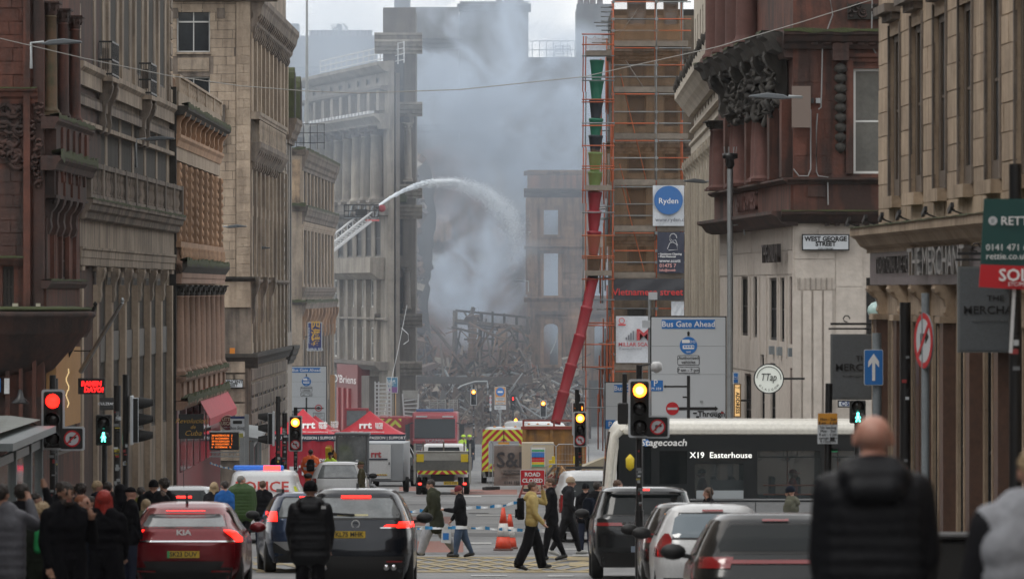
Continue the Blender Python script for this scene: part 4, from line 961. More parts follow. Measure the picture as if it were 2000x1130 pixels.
for a, b in zip(lifts[:-3], lifts[1:]):
    net('debris_net', 1200, 1281, a+8, b-8, ds+.12); net('debris_net', 1284, 1334, a+8, b-8, ds+.1)
net('debris_net', 1141, 1194, 290, 362, ds-.5); net('debris_net', 1141, 1194, 456, 528, ds-.5); net('debris_net', 1146, 1194, 70, 98, ds-.5, .3); net('debris_net', 1200, 1334, 45, 80, ds-.05)
# hanging banners on the scaffolding (cloth, slightly slack)
def banner(name, label, px0, px1, py0, py1, d, m, par=None, cat='banner', slack=.06, skew=0):
    root = T(name, label, cat, P((px0+px1)/2, (py0+py1)/2, d)) if par is None else par
    w, h = (px1-px0)/F*d, (py1-py0)/F*d; rows = []
    for j in range(9): rows.append([(-w/2+w*i/14+skew*(1-j/8), -slack*.5-slack*math.sin(i*.9+j*.8)*.5, h/2-h*j/8) for i in range(15)])
    mb = MB(); mb.grid(rows, m); mb.grid([[(x, y+.012, z) for x, y, z in r] for r in rows], m); mb.build('banner_sheet', root, fixn=False)
    return root, w, h
NAVY = mat('navy_banner', (.03, .035, .06), .6); BANW = mat('white_banner', (.55, .58, .62), .6, dirt=(.4, .42, .45), amt=.4, sc=1); RTX = mat('red_lettering', (.55, .03, .03), .5)
BL2 = mat('banner_blue', (.03, .13, .36), .5); DTX = mat('dark_lettering', (.02, .02, .025), .5); GTX = mat('grey_lettering', (.16, .17, .2), .5); WTXM = mat('soft_white_lettering', (.55, .56, .58), .5)
r, w, h = banner('agent_banner', 'white scaffolding banner with blue disc reading Ryden', 1275, 1336, 362, 441, ds-.2, BANW)
mb = MB(); plate(mb, disc(.62, 36), -.14, -.1, BL2, 0, h/2-.64); mb.build('blue_disc', r); text('Ryden', .25, (0, -.15, h/2-.68), r); text('www.ryden.co.uk', .17, (.1-w/2, -.14, -h/2+.26), r, NAVY, align='LEFT')
r, w, h = banner('stone_cleaning_banner', 'black scaffolding banner with line drawn mason offering sandstone cleaning', 1284, 1336, 453, 533, ds-.2, NAVY)
text('• Sandstone Cleaning\n• Paint Removal', .085, (-w/2+.04, -.14, -.12), r, align='LEFT', bold=.002); text('www.scott', .15, (-w/2+.08, -.14, -.36), r, WTXM, align='LEFT', bold=.004); text('01475 7', .16, (-w/2+.08, -.14, -.57), r, mat('pink_lettering', (.6, .3, .28), .5), align='LEFT', bold=.004); text('Info@scottb', .1, (-w/2+.08, -.14, -.76), r, mat('pink_lettering', (.6, .3, .28), .5), align='LEFT', bold=.003)
mb = MB()
mb.tube([(.1+.16*math.cos(a*.7), -.14, .62+.2*math.sin(a*.7)) for a in range(8)], .014, WTXM, 5); mb.tube([(-.15, -.14, .15), (-.05, -.14, .4), (.1, -.14, .45), (.25, -.14, .35), (.3, -.14, .12), (-.1, -.14, .1)], .014, WTXM, 5)
mb.tube([(.0, -.14, .75), (-.02, -.14, .6), (.08, -.14, .5), (.2, -.14, .55), (.3, -.14, .3)], .012, WTXM, 5); mb.build('mason_drawing', r)
r, w, h = banner('food_banner', 'long dark banner with red words Vietnamese street food', 1196, 1336, 544, 586, ds-.25, mat('dark_grey_banner', (.035, .037, .045), .6))
text('Vietnamese street food', .3, (-w/2+.0, -.15, -.12), r, RTX, align='LEFT', bold=.004)
r, w, h = banner('scaffolder_banner', 'pale banner with red M and bar chart of the scaffolding firm', 1203, 1272, 617, 708, ds-.2, BANW)
text('MILLAR SCAF', .17, (-w/2+.1, -.14, -.22), r, mat('dull_red_lettering', (.42, .05, .06), .5), align='LEFT', bold=.004); text('© www.millarscaf', .1, (-w/2+.12, -.14, -.4), r, GTX, align='LEFT'); text('M', .48, (.43, -.14, .18), r, mat('dull_red_lettering', (.42, .05, .06), .5), bold=.02, sx=1.3)
mb = MB()
for k in range(4): mb.box(-.35+k*.1, -.28+k*.1, -.14, -.13, -.02, .1+k*.09, GTX)
mb.build('bar_chart', r); mb = MB(); ring(mb, .1, .13, -.13, RTX, -w/2+.25, h/2-.2, 20); mb.box(-w/2+.1, -w/2+.42, -.14, -.13, h/2-.4, h/2-.34, RTX); mb.build('round_badge', r)
banner('plain_banner', 'plain white sheet tied under the street food banner', 1311, 1336, 588, 616, ds-.15, BANW)
# rubbish chute
CH = {'green': mat('chute_green', (.006, .13, .075), .5, dirt=(.03, .14, .1), amt=.6, sc=3), 'black': mat('chute_black', (.015, .02, .028), .5), 'red': mat('chute_red', (.27, .012, .024), .5, dirt=(.2, .04, .04), amt=.6, sc=2.5), 'ygr': mat('chute_light_green', (.1, .24, .07), .5)}
ch = T('rubbish_chute', 'tapering green black and red rubbish chute hanging down the scaffolding and kicking out left', 'chute', P(1165, 330, ds-.2))
base = P(1165, 330, ds-.2)
def bucket(a, b, m, r0=.3, r1=.2, n=16):
    a = Vector(a)-base; b = Vector(b)-base; d = b-a; q = d.to_track_quat('Z', 'Y').to_matrix().to_4x4(); l = d.length
    MB().lathe([(r0*.96, -.02), (r0*1.06, 0), (r0*1.06, .07), (r0, .09), (r1, l), (r1, l+.1), (.05, l+.1)], CH[m], n, Matrix.Translation(a) @ q).build('chute_section', ch)
ys = [118, 158, 195, 232, 265, 298, 336, 375, 412, 452, 495]
cs_ = ['green', 'green', 'black', 'green', 'black', 'ygr', 'ygr', 'red', 'red', 'red']
for k in range(10): bucket(P(1166-k*.6, ys[k], ds), P(1165-k*.7, ys[k+1], ds), cs_[k])
bucket(P(1161, 500, ds), P(1157, 548, ds), 'black', .3, .22)
pp = [(1157, 545), (1146, 600), (1133, 655), (1116, 712), (1101, 765), (1086, 822)]
for k in range(5): bucket(P(*pp[k], ds-.2*k-.2), P(*pp[k+1], ds-.2*k-.4), 'red', .25, .22)

# ================================================================= BURNT-OUT BUILDING
BURN = stone('burnt_sandstone', (.25, .155, .1), (.06, .042, .03), .85, .5, .8, .22); BURD = stone('charred_masonry', (.13, .085, .062), (.04, .032, .028), .9, .6, .6, .25)
dr = 408
f = Fac('burnt_facade', 'roofless brown stone facade with smoke showing through its empty windows', (X(1030, dr), dr), (X(1235, dr), dr), zbot=G(dr)-.3)
u_ = lambda px: X(px, dr)-X(1030, dr); zz = lambda py: Z(py, dr)
ops = [(u_(a), u_(b), zz(e), zz(c)) for a, b in ((1062, 1090), (1161, 1188)) for c, e in ((410, 458), (494, 577), (632, 712))]
f.wall(0, f.L, zz(742), zz(332), ops, BURN, w=0, t=.7)
f.blocks(0.02, f.L, zz(725), zz(386), .95, .42, BURN, [(a-.35, b+.35, c-.3, e+.35) for a, b, c, e in ops], 0, .05, jit=.5, gap=.03)
for py, k in ((334, .5), (368, 1.0), (480, .35), (580, .55)): f.cornice('cornice', -.25, f.L+.1, zz(py), sc(CORN, k), BURD if k == 1 else BURN)
f.box('parapet', .2, f.L, zz(366), zz(336), -.6, .05, stone('scorched_red_stone', (.22, .1, .06), (.07, .05, .04)))
f.box('corner_quoin_strip', -.12, .75, zz(575), zz(386), -.5, .1, BURN)
for a, b, c, e in ops:
    mb = MB(); mb.box(a-.25, a, -.14, 0, c, e, BURN); mb.box(b, b+.25, -.14, 0, c, e, BURN); mb.box(a-.3, b+.3, -.18, 0, e, e+.3, BURN); mb.box(a-.35, b+.35, -.2, 0, c-.22, c, BURN)
    f.put(mb, 'window_surround')
    if e-c < 4 and e > 0: f.box('hood_mould', a-.45, b+.45, c-1.35, c-1.1, 0, .4, BURD)
for (a, b, c, e) in ops[2::3]:                       # the arched heads of the lowest windows
    mb = MB(); cx, r = (a+b)/2, (b-a)/2; n = 10
    for k in range(n):
        t0, t1 = PI*k/n, PI*(k+1)/n
        p = [(cx+r*math.cos(t0), e-.35+r*math.sin(t0)*.7), (cx+r*math.cos(t1), e-.35+r*math.sin(t1)*.7)]
        mb.prism([p[0], p[1], (p[1][0], e+.5), (p[0][0], e+.5)], -.12, .5, 'y', BURN)
    f.put(mb, 'arch_head')
for px in (1036, 1122): f.box('shop_pillar', u_(px), u_(px+26 if px == 1036 else px+10), f.zb, zz(742), -.5, .1, BURD)
f.box('bent_shop_canopy', u_(1045), u_(1130), zz(748), zz(736), -.2, 1.1, mat('scorched_lead', (.17, .18, .18), .5, dirt=(.06, .06, .06), amt=.8, sc=1))
for px in (1052, 1128, 1145, 1180): f.box('shop_column', u_(px), u_(px)+.35, f.zb, zz(748), -.3, .15, STL if px == 1128 else BURD)
# party walls and gable inside the ruin
def jag(pts, n, amp, rs):
    out = []
    for (a, b) in zip(pts, pts[1:]+pts[:1]):
        for k in range(n):
            t = k/n; out.append((a[0]+(b[0]-a[0])*t+rs.uniform(-amp, amp), a[1]+(b[1]-a[1])*t+rs.uniform(-amp, amp)))
    return out
PLS = stone('scorched_plaster', (.34, .3, .25), (.14, .115, .09), .8, .5, .4)
def cutwall(name, label, pts, d, m, t=.6, amp=2.5, n=5, cat='wall', parent=None):
    rs = random.Random(5); mb = MB(); pl = jag(pts, n, amp, rs); poly = [(X(a, d), Z(b, d)) for a, b in pl]
    cx = sum(p[0] for p in poly)/len(poly); z0 = min(p[1] for p in poly)
    mb.prism([(x-cx, z-z0) for x, z in poly], 0, t, 'y', m); return mb.build(name, parent, loc=(cx, d, z0), label=label, cat=None if parent else cat)
cutwall('party_wall', 'burnt inner gable wall with ragged brick under the dark roof slope', [(806, 790), (806, 300), (850, 288), (885, 284), (905, 270), (926, 272), (1032, 352), (1075, 420), (1075, 790)], 426, stone('burnt_brick', (.16, .09, .065), (.05, .04, .036), .85, .5, .5), amp=2)
cutwall('plaster_patch', 'pale plastered triangle of the gable under the roof line', [(948, 375), (950, 310), (975, 318), (1030, 358), (1040, 390), (1040, 420), (960, 410)], 425.2, PLS, .5, 2)
for i, (a, b, c, e) in enumerate(((893, 465, 912, 480), (840, 500, 870, 520), (985, 500, 1010, 530), (930, 495, 945, 515), (965, 440, 985, 480), (830, 700, 880, 722), (835, 420, 880, 470))):
    cutwall('plaster_remnant', ('pale plaster scrap left of the upper inner wall', 'brown stone scrap on the left inner wall', 'pale plaster scrap near the burnt facade', 'small brown scrap in the middle of the inner wall', 'tall pale plaster scrap below the gable triangle', 'wide brown ledge scrap just over the rubble', 'wide pale scrap beside the blackened side wall')[i], [(a, e), (a, b), (c, b), (c, e)], 425.3, PLS if i % 2 else BURN, .4, 5, 4)
rf_ = MB()
for a, b in (((925, 270), (1036, 356)), ((888, 290), (925, 270))): rf_.bar(P(*a, 425), P(*b, 425), .5, WOODC, .35)
rf_.build('gable_coping', label='dark raking coping along the burnt gable', cat='coping')
rs = random.Random(9)
# broken wall end at the left of the gap
we = MB()
def chunk(mb, c, s, m, rs):
    R = Matrix.Rotation(rs.uniform(0, 6), 4, Vector((rs.uniform(-1, 1), rs.uniform(-1, 1), rs.uniform(-1, 1))))
    vs = [Vector((x*s*rs.uniform(.5, 1.1), y*s*rs.uniform(.5, 1), z*s*rs.uniform(.35, .8))) for x in (-1, 1) for y in (-1, 1) for z in (-1, 1)]
    mb.add([Vector(c)+(R @ v) for v in vs], [(0, 1, 3, 2), (4, 6, 7, 5), (0, 4, 5, 1), (2, 3, 7, 6), (0, 2, 6, 4), (1, 5, 7, 3)], m)
for k in range(190):
    py = rs.uniform(310, 780); px = 808+9*math.sin(py*.05)+rs.uniform(-9, 9)-max(0, (py-640)/14); chunk(we, P(px, py, rs.uniform(396, 400)), rs.uniform(.18, .5), rs.choice((BURN, BURN, BURD, PLS)), rs)
o = we.build('broken_wall_end', label='ragged toothed stone edge where the burnt building tore away', cat='wall', kind='stuff')
cutwall('side_wall', 'tall soot blackened slice of wall beside the missing front', [(800, 790), (798, 300), (812, 296), (846, 330), (850, 480), (838, 560), (845, 790)], 401, HZB, 1.2, 4, 8)
f2 = MB(); 
for (px0, px1, py0, py1, d, m) in ((808, 1000, 733, 750, 392, WOODC), (885, 1040, 736, 746, 394, BURD)): f2.bar(P(px0, py0+8, d), P(px1, py1-6, d), .5, m, .5)
for (a, b) in (((770, 742), (812, 724)), ((812, 724), (850, 712))): f2.bar(P(*a, 389), P(*b, 390), .7, BURD, .35)
f2.build('fallen_lintel', label='long charred lintel sagging across the collapsed ground floor', cat='beam')
# collapsed roof frame
rt = T('collapsed_roof_frame', 'charred timber frame of the collapsed floors leaning over the rubble', 'roof frame', P(960, 700, 404))
rb = P(960, 700, 404)
V_ = lambda q: Vector((q.uniform(-1, 1), q.uniform(-.4, .4), q.uniform(-.9, 1))).normalized()
TIM = [WOODC, mat('weathered_timber', (.17, .14, .115), .9, dirt=(.07, .06, .05), amt=.7, sc=2)]
for (a, b, c, e, w_) in ((889, 606, 1036, 620, .16), (886, 625, 1036, 640, .22), (888, 630, 1036, 646, .14), (936, 640, 1036, 650, .14), (940, 660, 1034, 668, .14), (938, 684, 1034, 688, .14), (892, 660, 912, 700, .12), (889, 606, 888, 700, .25), (900, 640, 885, 720, .12), (905, 606, 925, 640, .12), (912, 690, 880, 712, .1), (940, 612, 935, 700, .2), (950, 622, 938, 705, .1), (962, 608, 962, 690, .16), (985, 612, 985, 640, .18), (1009, 616, 1010, 690, .18), (1030, 618, 1031, 690, .18), (925, 600, 918, 622, .22), (873, 640, 890, 645, .07), (884, 690, 905, 676, .08), (975, 660, 930, 720, .1), (1035, 690, 995, 715, .25), (1000, 700, 1035, 704, .16), (915, 720, 925, 790, .2), (903, 700, 880, 790, .16), (970, 640, 1000, 700, .08), (1015, 640, 990, 680, .08)):
    q = rs.uniform(-.6, .6); mb = MB(); mb.bar(P(a, b, 404+q)-rb, P(c, e, 404+q+rs.uniform(-.3, .3))-rb, w_, rs.choice(TIM)); mb.build('beam', rt)
for (a, b, c, e, w_) in ((789, 755, 815, 800, .25), (800, 745, 830, 790, .22), (925, 755, 935, 800, .2), (987, 760, 990, 800, .2), (1000, 750, 996, 805, .2), (880, 770, 900, 830, .16), (915, 775, 965, 755, .1), (947, 745, 965, 795, .16), (1010, 745, 1035, 800, .2), (840, 760, 815, 840, .2)):
    mb = MB(); mb.bar(P(a, b, 395)-rb, P(c, e, 394)-rb, w_, rs.choice(TIM)); mb.build('beam', rt)
for k in range(70):
    c = P(rs.uniform(790, 1034), rs.uniform(640, 735), rs.uniform(396, 404))-rb; v = V_(rs)*rs.uniform(.4, 1.5); MB().bar(c-v, c+v, rs.uniform(.06, .18), rs.choice(TIM+[BURN])).build('beam', rt)
for (a, b, c, e, m) in ((914, 622, 931, 706, BURN), (972, 641, 992, 712, BURN)):
    pr = T('broken_pier', 'snapped square masonry pier standing %s' % ('left among the charred beams' if a < 950 else 'right beside the burnt facade'), 'pier', P((a+c)/2, e, 401))
    mb = MB(); w_ = (c-a)/F*401; h_ = (e-b)/F*401
    n = 9
    for k in range(n):
        g_ = rs.uniform(-.04, .04); mb.box(-w_/2+g_, w_/2+g_, -.35, .35, h_*k/n+.02, h_*(k+1)/n, m)
    mb.build('pier_shaft', pr)
    mb = MB()
    for k in range(16): chunk(mb, (rs.uniform(-.4, .4), rs.uniform(-.3, .3), h_+rs.uniform(-.1, .15)), .22, BURD, rs)
    mb.build('broken_top', pr, kind='stuff')
# rubble: base mound and loose masonry
def rub_h(px, d): return 0
mb = MB(); rows = []
for j in range(12):
    d = 384+j*2; r = []
    for i in range(40):
        px = 740+i*10.5; t = j/11
        top = 705+30*abs(math.sin(i*.35))+rs.uniform(-6, 6)-14*math.exp(-((px-985)/40)**2)-10*math.exp(-((px-830)/40)**2)
        zt_ = Z(top, d)*t**.7+G(d)*(1-t**.7); r.append((X(px, d), d, zt_-1.1*(1-t)*0+noise.noise((i*.7, j*.9, 0))*.5))
    rows.append(r)
mb.grid(rows, BURD, False); 
def rubble_z(px, d):
    j = (d-384)/2; t = j/11; i = (px-740)/10.5
    top = 708+30*abs(math.sin(i*.35))-14*math.exp(-((px-985)/40)**2)-10*math.exp(-((px-830)/40)**2)
    return Z(top, d)*t**.7+G(d)*(1-t**.7)
CM = [BURN, BURN, BURD, BURD, DARKS, stone('brick_red_rubble', (.22, .09, .055), (.07, .04, .03)), PLS, PLS, stone('pale_broken_stone', (.36, .29, .22), (.16, .12, .09)), HZR]
for k in range(2600):
    px = rs.uniform(745, 1130); d = 384+22*rs.random()**.6; s_ = min(.7, .09+.2*rs.expovariate(1.6)*.6)
    chunk(mb, (X(px, d), d, rubble_z(px, d)+rs.uniform(-.15, .45)), s_, rs.choice(CM), rs)
for k in range(330):
    px = rs.uniform(770, 1125); d = 386+18*rs.random(); c = Vector((X(px, d), d, rubble_z(px, d)+rs.uniform(0, .7))); v = Vector((rs.uniform(-1, 1), rs.uniform(-.5, .5), rs.uniform(-.7, .9))).normalized()*rs.uniform(.5, 1.8)
    mb.bar(c-v, c+v, rs.uniform(.04, .14), rs.choice(TIM+[BURD, STL]))
mb.build('rubble', kind='stuff', label='heap of broken masonry, bricks and bent timbers in front of the burnt building', cat='rubble')
shop = T('burnt_shopfront', 'row of blackened upright remnants of the shopfront under the rubble', 'shopfront')
for k in range(7): cutwall('shop_remnant', None, [(860+k*24, 835), (860+k*24, 752+rs.uniform(0, 25)), (872+k*24, 752+rs.uniform(0, 20)), (873+k*24, 835)], 388.5, BURD if k % 2 else HZB, .4, 2, 4, parent=shop)
# bent tubes and a trailing hose
mb = MB(); mb.tube([P(a, b, 391) for a, b in ((882, 765), (905, 752), (927, 745), (951, 744), (953, 756), (952, 770))], .07, STL, 6)
mb.tube([P(a, b, 398) for a, b in ((1075, 690), (1084, 670), (1090, 650))], .04, STL, 5); mb.build('bent_pipe', label='bent pale pipe standing out of the rubble above the amber signal', cat='pipe')
mb = MB(); mb.tube([P(a, b, 336) for a, b in ((795, 595), (790, 620), (783, 655), (776, 690), (768, 725), (758, 765), (752, 800), (748, 830))], .018, WHT, 5); mb.tube([P(a, b, 336) for a, b in ((784, 640), (797, 652), (798, 665), (788, 672))], .025, WHT, 5)
mb.build('hanging_cable', label='pale loose cable hanging down from the pavilion ledge', cat='cable')

# ---------------------------------------------------------------- aerial ladder, basket, water jet
al = T('aerial_ladder', 'white lattice turntable ladder with black rescue basket held high by the colonnaded building', 'ladder', P(560, 545, 330)); ab = P(560, 545, 330)
a, b = P(540, 562, 328)-ab, P(722, 418, 333)-ab; LDW = mat('ladder_white', (.55, .56, .57), .45)
ax = (b-a).normalized(); up = Vector((0, -.25, 1)).normalized(); sd_ = ax.cross(Vector((0, 0, 1))).normalized()*.42; upn = sd_.cross(ax).normalized()*.42
for s_ in (-1, 1):
    for k_, r_ in ((0, .09), (1, .06)):
        o_ = sd_*s_+upn*k_-upn*.5; MB().bar(a+o_, b+o_, r_*1.4, LDW).build('ladder_rail', al)
n = 34
mb = MB()
for k in range(n):
    t = k/n; p = a+(b-a)*t; q = a+(b-a)*(k+1)/n
    mb.bar(p+sd_-upn*.5, p-sd_-upn*.5, .05, LDW)
    for s_ in (-1, 1): mb.bar(p+sd_*s_-upn*.5, q+sd_*s_+upn*.5, .035, LDW) if k % 2 else mb.bar(p+sd_*s_+upn*.5, q+sd_*s_-upn*.5, .035, LDW)
mb.build('rungs_and_lattice', al, kind='stuff')
c = P(708, 412, 333)-ab; mb = MB()
for z in (-.35, 0, .35): mb.bar(c+Vector((-1.05, -.5, z)), c+Vector((.95, -.5, z)), .05, BLK); mb.bar(c+Vector((-1.05, .6, z)), c+Vector((.95, .6, z)), .05, BLK)
for k in range(9): x = -1.05+.25*k; mb.bar(c+Vector((x, -.5, -.35)), c+Vector((x, -.5, .38)), .045, BLK)
mb.box(c.x-1.05, c.x+.95, c.y-.5, c.y+.6, c.z-.42, c.z-.34, GRS); mb.box(c.x-.4, c.x+.3, c.y-.5, c.y-.2, c.z-.3, c.z+.1, BLK)
for k in range(5): mb.bar(c+Vector((-.8+.4*k, 0, -.3)), c+Vector((-.6+.4*k, .1, .3)), .07, GRS)
mb.box(c.x+.2, c.x+1.0, c.y-.56, c.y-.52, c.z-.6, c.z-.5, mat('red_white_edge', (.5, .1, .1), .5)); mb.build('rescue_basket', al)
mb = MB(); mb.lathe([(.1, -.05), (.22, 0), (.22, .08), (.1, .12)], CH['red'], 14, Matrix.Translation(c+Vector((1.15, -.3, .15))) @ Matrix.Rotation(PI/2, 4, 'X')); mb.bar(c+Vector((.6, -.3, 0)), c+Vector((1.15, -.3, .2)), .08, BLK); mb.build('water_monitor', al)
WAT = mat('water_spray', (.8, .84, .88), .5, emit=None); 
mb = MB(); rs = random.Random(4)
ctl = [(740, 401), (762, 386), (790, 371), (820, 360), (850, 354), (880, 353), (910, 357), (940, 366), (968, 380), (990, 398), (1005, 418), (1012, 440)]
def jet(t):
    i = min(int(t*(len(ctl)-1)), len(ctl)-2); q = t*(len(ctl)-1)-i; px = ctl[i][0]*(1-q)+ctl[i+1][0]*q; py = ctl[i][1]*(1-q)+ctl[i+1][1]*q
    return P(px, py, 333+6*min(1, t/.35)+98*max(0, t-.35))
mb.tube([jet(k/24) for k in range(13)], [.07+.007*k for k in range(13)], WAT, 6)
for k in range(26000):
    t = rs.random()**.85; w_ = .05+1.0*t**1.7; p = jet(t)+Vector((rs.gauss(0, w_*.35), rs.gauss(0, w_), rs.gauss(0, w_*.42)-abs(rs.gauss(0, 1))*1.5*t**3))
    v = (jet(min(1, t+.01))-jet(max(0, t-.01))).normalized(); s_ = rs.uniform(.02, .045)*(1+.5*t); e = v*s_*rs.uniform(1, 5); q = Vector((rs.uniform(-1, 1), rs.uniform(-1, 1), rs.uniform(-1, 1))).cross(v).normalized()*s_*.6
    mb.add([p-e, p+q, p+e, p-q], [(0, 1, 2, 3)], WAT)
mb.build('water_jet', label='white arc of water sprayed from the raised basket onto the ruin', cat='water jet', kind='stuff', fixn=False)

# ---------------------------------------------------------------- smoke and haze
def volmat(name, col, dens, nscale=None, thr=(.42, .68), fall=True, aniso=.2, zs=1.0):
    m = bpy.data.materials.new(name); m.use_nodes = True; nt = m.node_tree; nt.nodes.clear(); L_ = nt.links
    o = N(nt, 'ShaderNodeOutputMaterial'); v = N(nt, 'ShaderNodeVolumePrincipled'); v.inputs['Color'].default_value = (*col, 1); v.inputs['Anisotropy'].default_value = aniso; v.inputs['Density'].default_value = dens
    L_.new(v.outputs[0], o.inputs['Volume'])
    if nscale:
        g = N(nt, 'ShaderNodeTexCoord'); mp_ = N(nt, 'ShaderNodeMapping'); mp_.inputs['Scale'].default_value = (1, .6, zs)
        L_.new(g.outputs['Object'], mp_.inputs[0]); n = N(nt, 'ShaderNodeTexNoise', i_Scale=nscale, i_Detail=4, i_Roughness=.55, i_Distortion=.6); L_.new(mp_.outputs[0], n.inputs['Vector'])
        r = N(nt, 'ShaderNodeMapRange', interpolation_type='SMOOTHSTEP'); r.inputs['From Min'].default_value = thr[0]; r.inputs['From Max'].default_value = thr[1]; L_.new(n.outputs['Fac'], r.inputs[0])
        # soft edge: fades to nothing at the faces of its own bounding ellipsoid
        ge = N(nt, 'ShaderNodeVectorMath', operation='SUBTRACT'); ge.inputs[1].default_value = (.5, .5, .5); L_.new(g.outputs['Generated'], ge.inputs[0])
        ln = N(nt, 'ShaderNodeVectorMath', operation='LENGTH'); L_.new(ge.outputs[0], ln.inputs[0])
        fr = N(nt, 'ShaderNodeMapRange', interpolation_type='SMOOTHSTEP'); fr.inputs['From Min'].default_value = .5; fr.inputs['From Max'].default_value = .12; L_.new(ln.outputs['Value'], fr.inputs[0])
        q = N(nt, 'ShaderNodeMath', operation='MULTIPLY'); L_.new(r.outputs[0], q.inputs[0]); L_.new(fr.outputs[0], q.inputs[1])
        q2 = N(nt, 'ShaderNodeMath', operation='MULTIPLY'); q2.inputs[1].default_value = dens; L_.new(q.outputs[0], q2.inputs[0]); L_.new(q2.outputs[0], v.inputs['Density'])
    return m
def smoke(px0, px1, py0, py1, d0, d1, dens, ns=.16, label=None, thr=(.42, .68), col=(.72, .82, .95)):
    dm = (d0+d1)/2; sx_, sz_ = (px1-px0)/F*dm/2, (py1-py0)/F*dm/2; bm = bmesh.new(); bmesh.ops.create_icosphere(bm, subdivisions=3, radius=1)
    bmesh.ops.scale(bm, vec=(sx_, (d1-d0)/2, sz_), verts=bm.verts); me = bpy.data.meshes.new('smoke'); bm.to_mesh(me); bm.free()
    me.materials.append(volmat('smoke_volume', col, dens, ns, thr)); o = bpy.data.objects.new('smoke', me); C.objects.link(o); o.location = P((px0+px1)/2, (py0+py1)/2, dm)
    return tag(o, label, 'smoke', kind='stuff')
smoke(700, 1240, -120, 430, 409.6, 424.4, .46, .2, 'big grey blue smoke cloud billowing above the burnt building', (.42, .62))
smoke(850, 1330, 90, 520, 412, 424, .4, .22, 'smoke bank drifting right behind the roofless facade', (.4, .62))
smoke(760, 1120, 340, 720, 402, 420, .5, .3, 'pale smoke rolling out of the burnt rooms above the rubble', (.44, .7))
smoke(1020, 1230, 380, 740, 409.6, 421, .45, .25, 'smoke seen through the empty windows', (.25, .6))
smoke(-300, 2100, -1000, 1080, 322, 398, .015, .05, 'thin smoke drifting up the far end of the street', (.3, .7))
smoke(540, 930, -260, 460, 323, 341, .03, .1, 'thin pale smoke curling round the tall pavilion', (.25, .65))
smoke(420, 860, -160, 330, 378, 455, .02, .06, 'pale smoke hanging over the far left roofs', (.25, .6))
smoke(-300, 2300, -1300, 2300, 240, 318, .0022, .04, 'faint smoke veil over the tents and trucks', (.25, .6))
hz = MB(); hz.box(-160, 160, -40, 520, -14, 27, None); ho = hz.build('haze', kind='stuff'); ho.data.materials.clear(); ho.data.materials.append(volmat('haze_volume', (.9, .95, 1.0), .00008))
for o_ in (ho,): tag(o_, 'thin bluish haze hanging over the whole street', 'haze')
# ================================================================= SIGNS AND STREET FURNITURE
LENS_OFF = mat('dark_lens', (.02, .018, .018), .2)
def emi(name, col, es): return mat(name, col, .4, emit=col, es=es)
LRED = emi('lit_red_lens', (1, .01, .006), 4); LAMB = emi('lit_amber_lens', (1, .2, .015), 5); LGRN = emi('lit_green_lens', (.1, 1, .75), 5); LCORE = emi('lit_amber_core', (1, .5, .06), 9)
STK = [SGW, mat('sticker_grey', (.3, .32, .33), .5), mat('sticker_grey_b', (.16, .17, .18), .5), mat('sticker_red', (.3, .04, .04), .5), mat('sticker_grey'), mat('sticker_grey_b'), mat('sticker_yellow', (.4, .33, .05), .5)]
def stickers(pole_root, x, y, z0, z1, r, n, rs):
    mb = MB()
    for k in range(n):
        z = rs.uniform(z0, z1); w = r*rs.uniform(.5, 1.5); dx = rs.uniform(-.4, .4)*r; h = rs.uniform(.02, .07)
        mb.box(x+dx-w/2, x+dx+w/2, y-r-.006, y-r-.002, z, z+h, rs.choice(STK))
    mb.build('stickers', pole_root, kind='stuff')
def turn_symbol(root, x, y, z, r, left=False, m=BLK):
    mb = MB(); s = -1 if left else 1
    ring(mb, r*.8, r, y, SGR, x, z, 28); plate(mb, disc(r*.8), y-.003, y, SGW, x, z)
    mb.box(x-r*.32*s if s > 0 else x+r*.14, x-r*.14 if s > 0 else x+r*.32, y-.007, y-.003, z-r*.5, z+r*.1, m); mb.box(x-r*.32, x+r*.3, y-.008, y-.004, z+r*.06, z+r*.26, m)
    mb.prism([(x+s*r*.25, z+r*.42), (x+s*r*.6, z+r*.16), (x+s*r*.25, z-r*.1)], y-.009, y-.004, 'y', m)
    mb.bar((x-s*r*.6, y-.01, z+r*.6) if 0 else (x-r*.58*s, y-.01, z-r*.58*1), (x+r*.58*s, y-.01, z+r*.58), .09*r*1.6, SGR, .004, ) if 0 else mb.prism([(x-s*(-.62)*r, z+.5*r), (x+s*.5*r, z+.62*r), (x-s*.62*r, z-.5*r), (x-s*.5*r, z-.62*r)], y-.011, y-.006, 'y', SGR)
    return mb.build('no_turn_disc', root)
rs = random.Random(21)
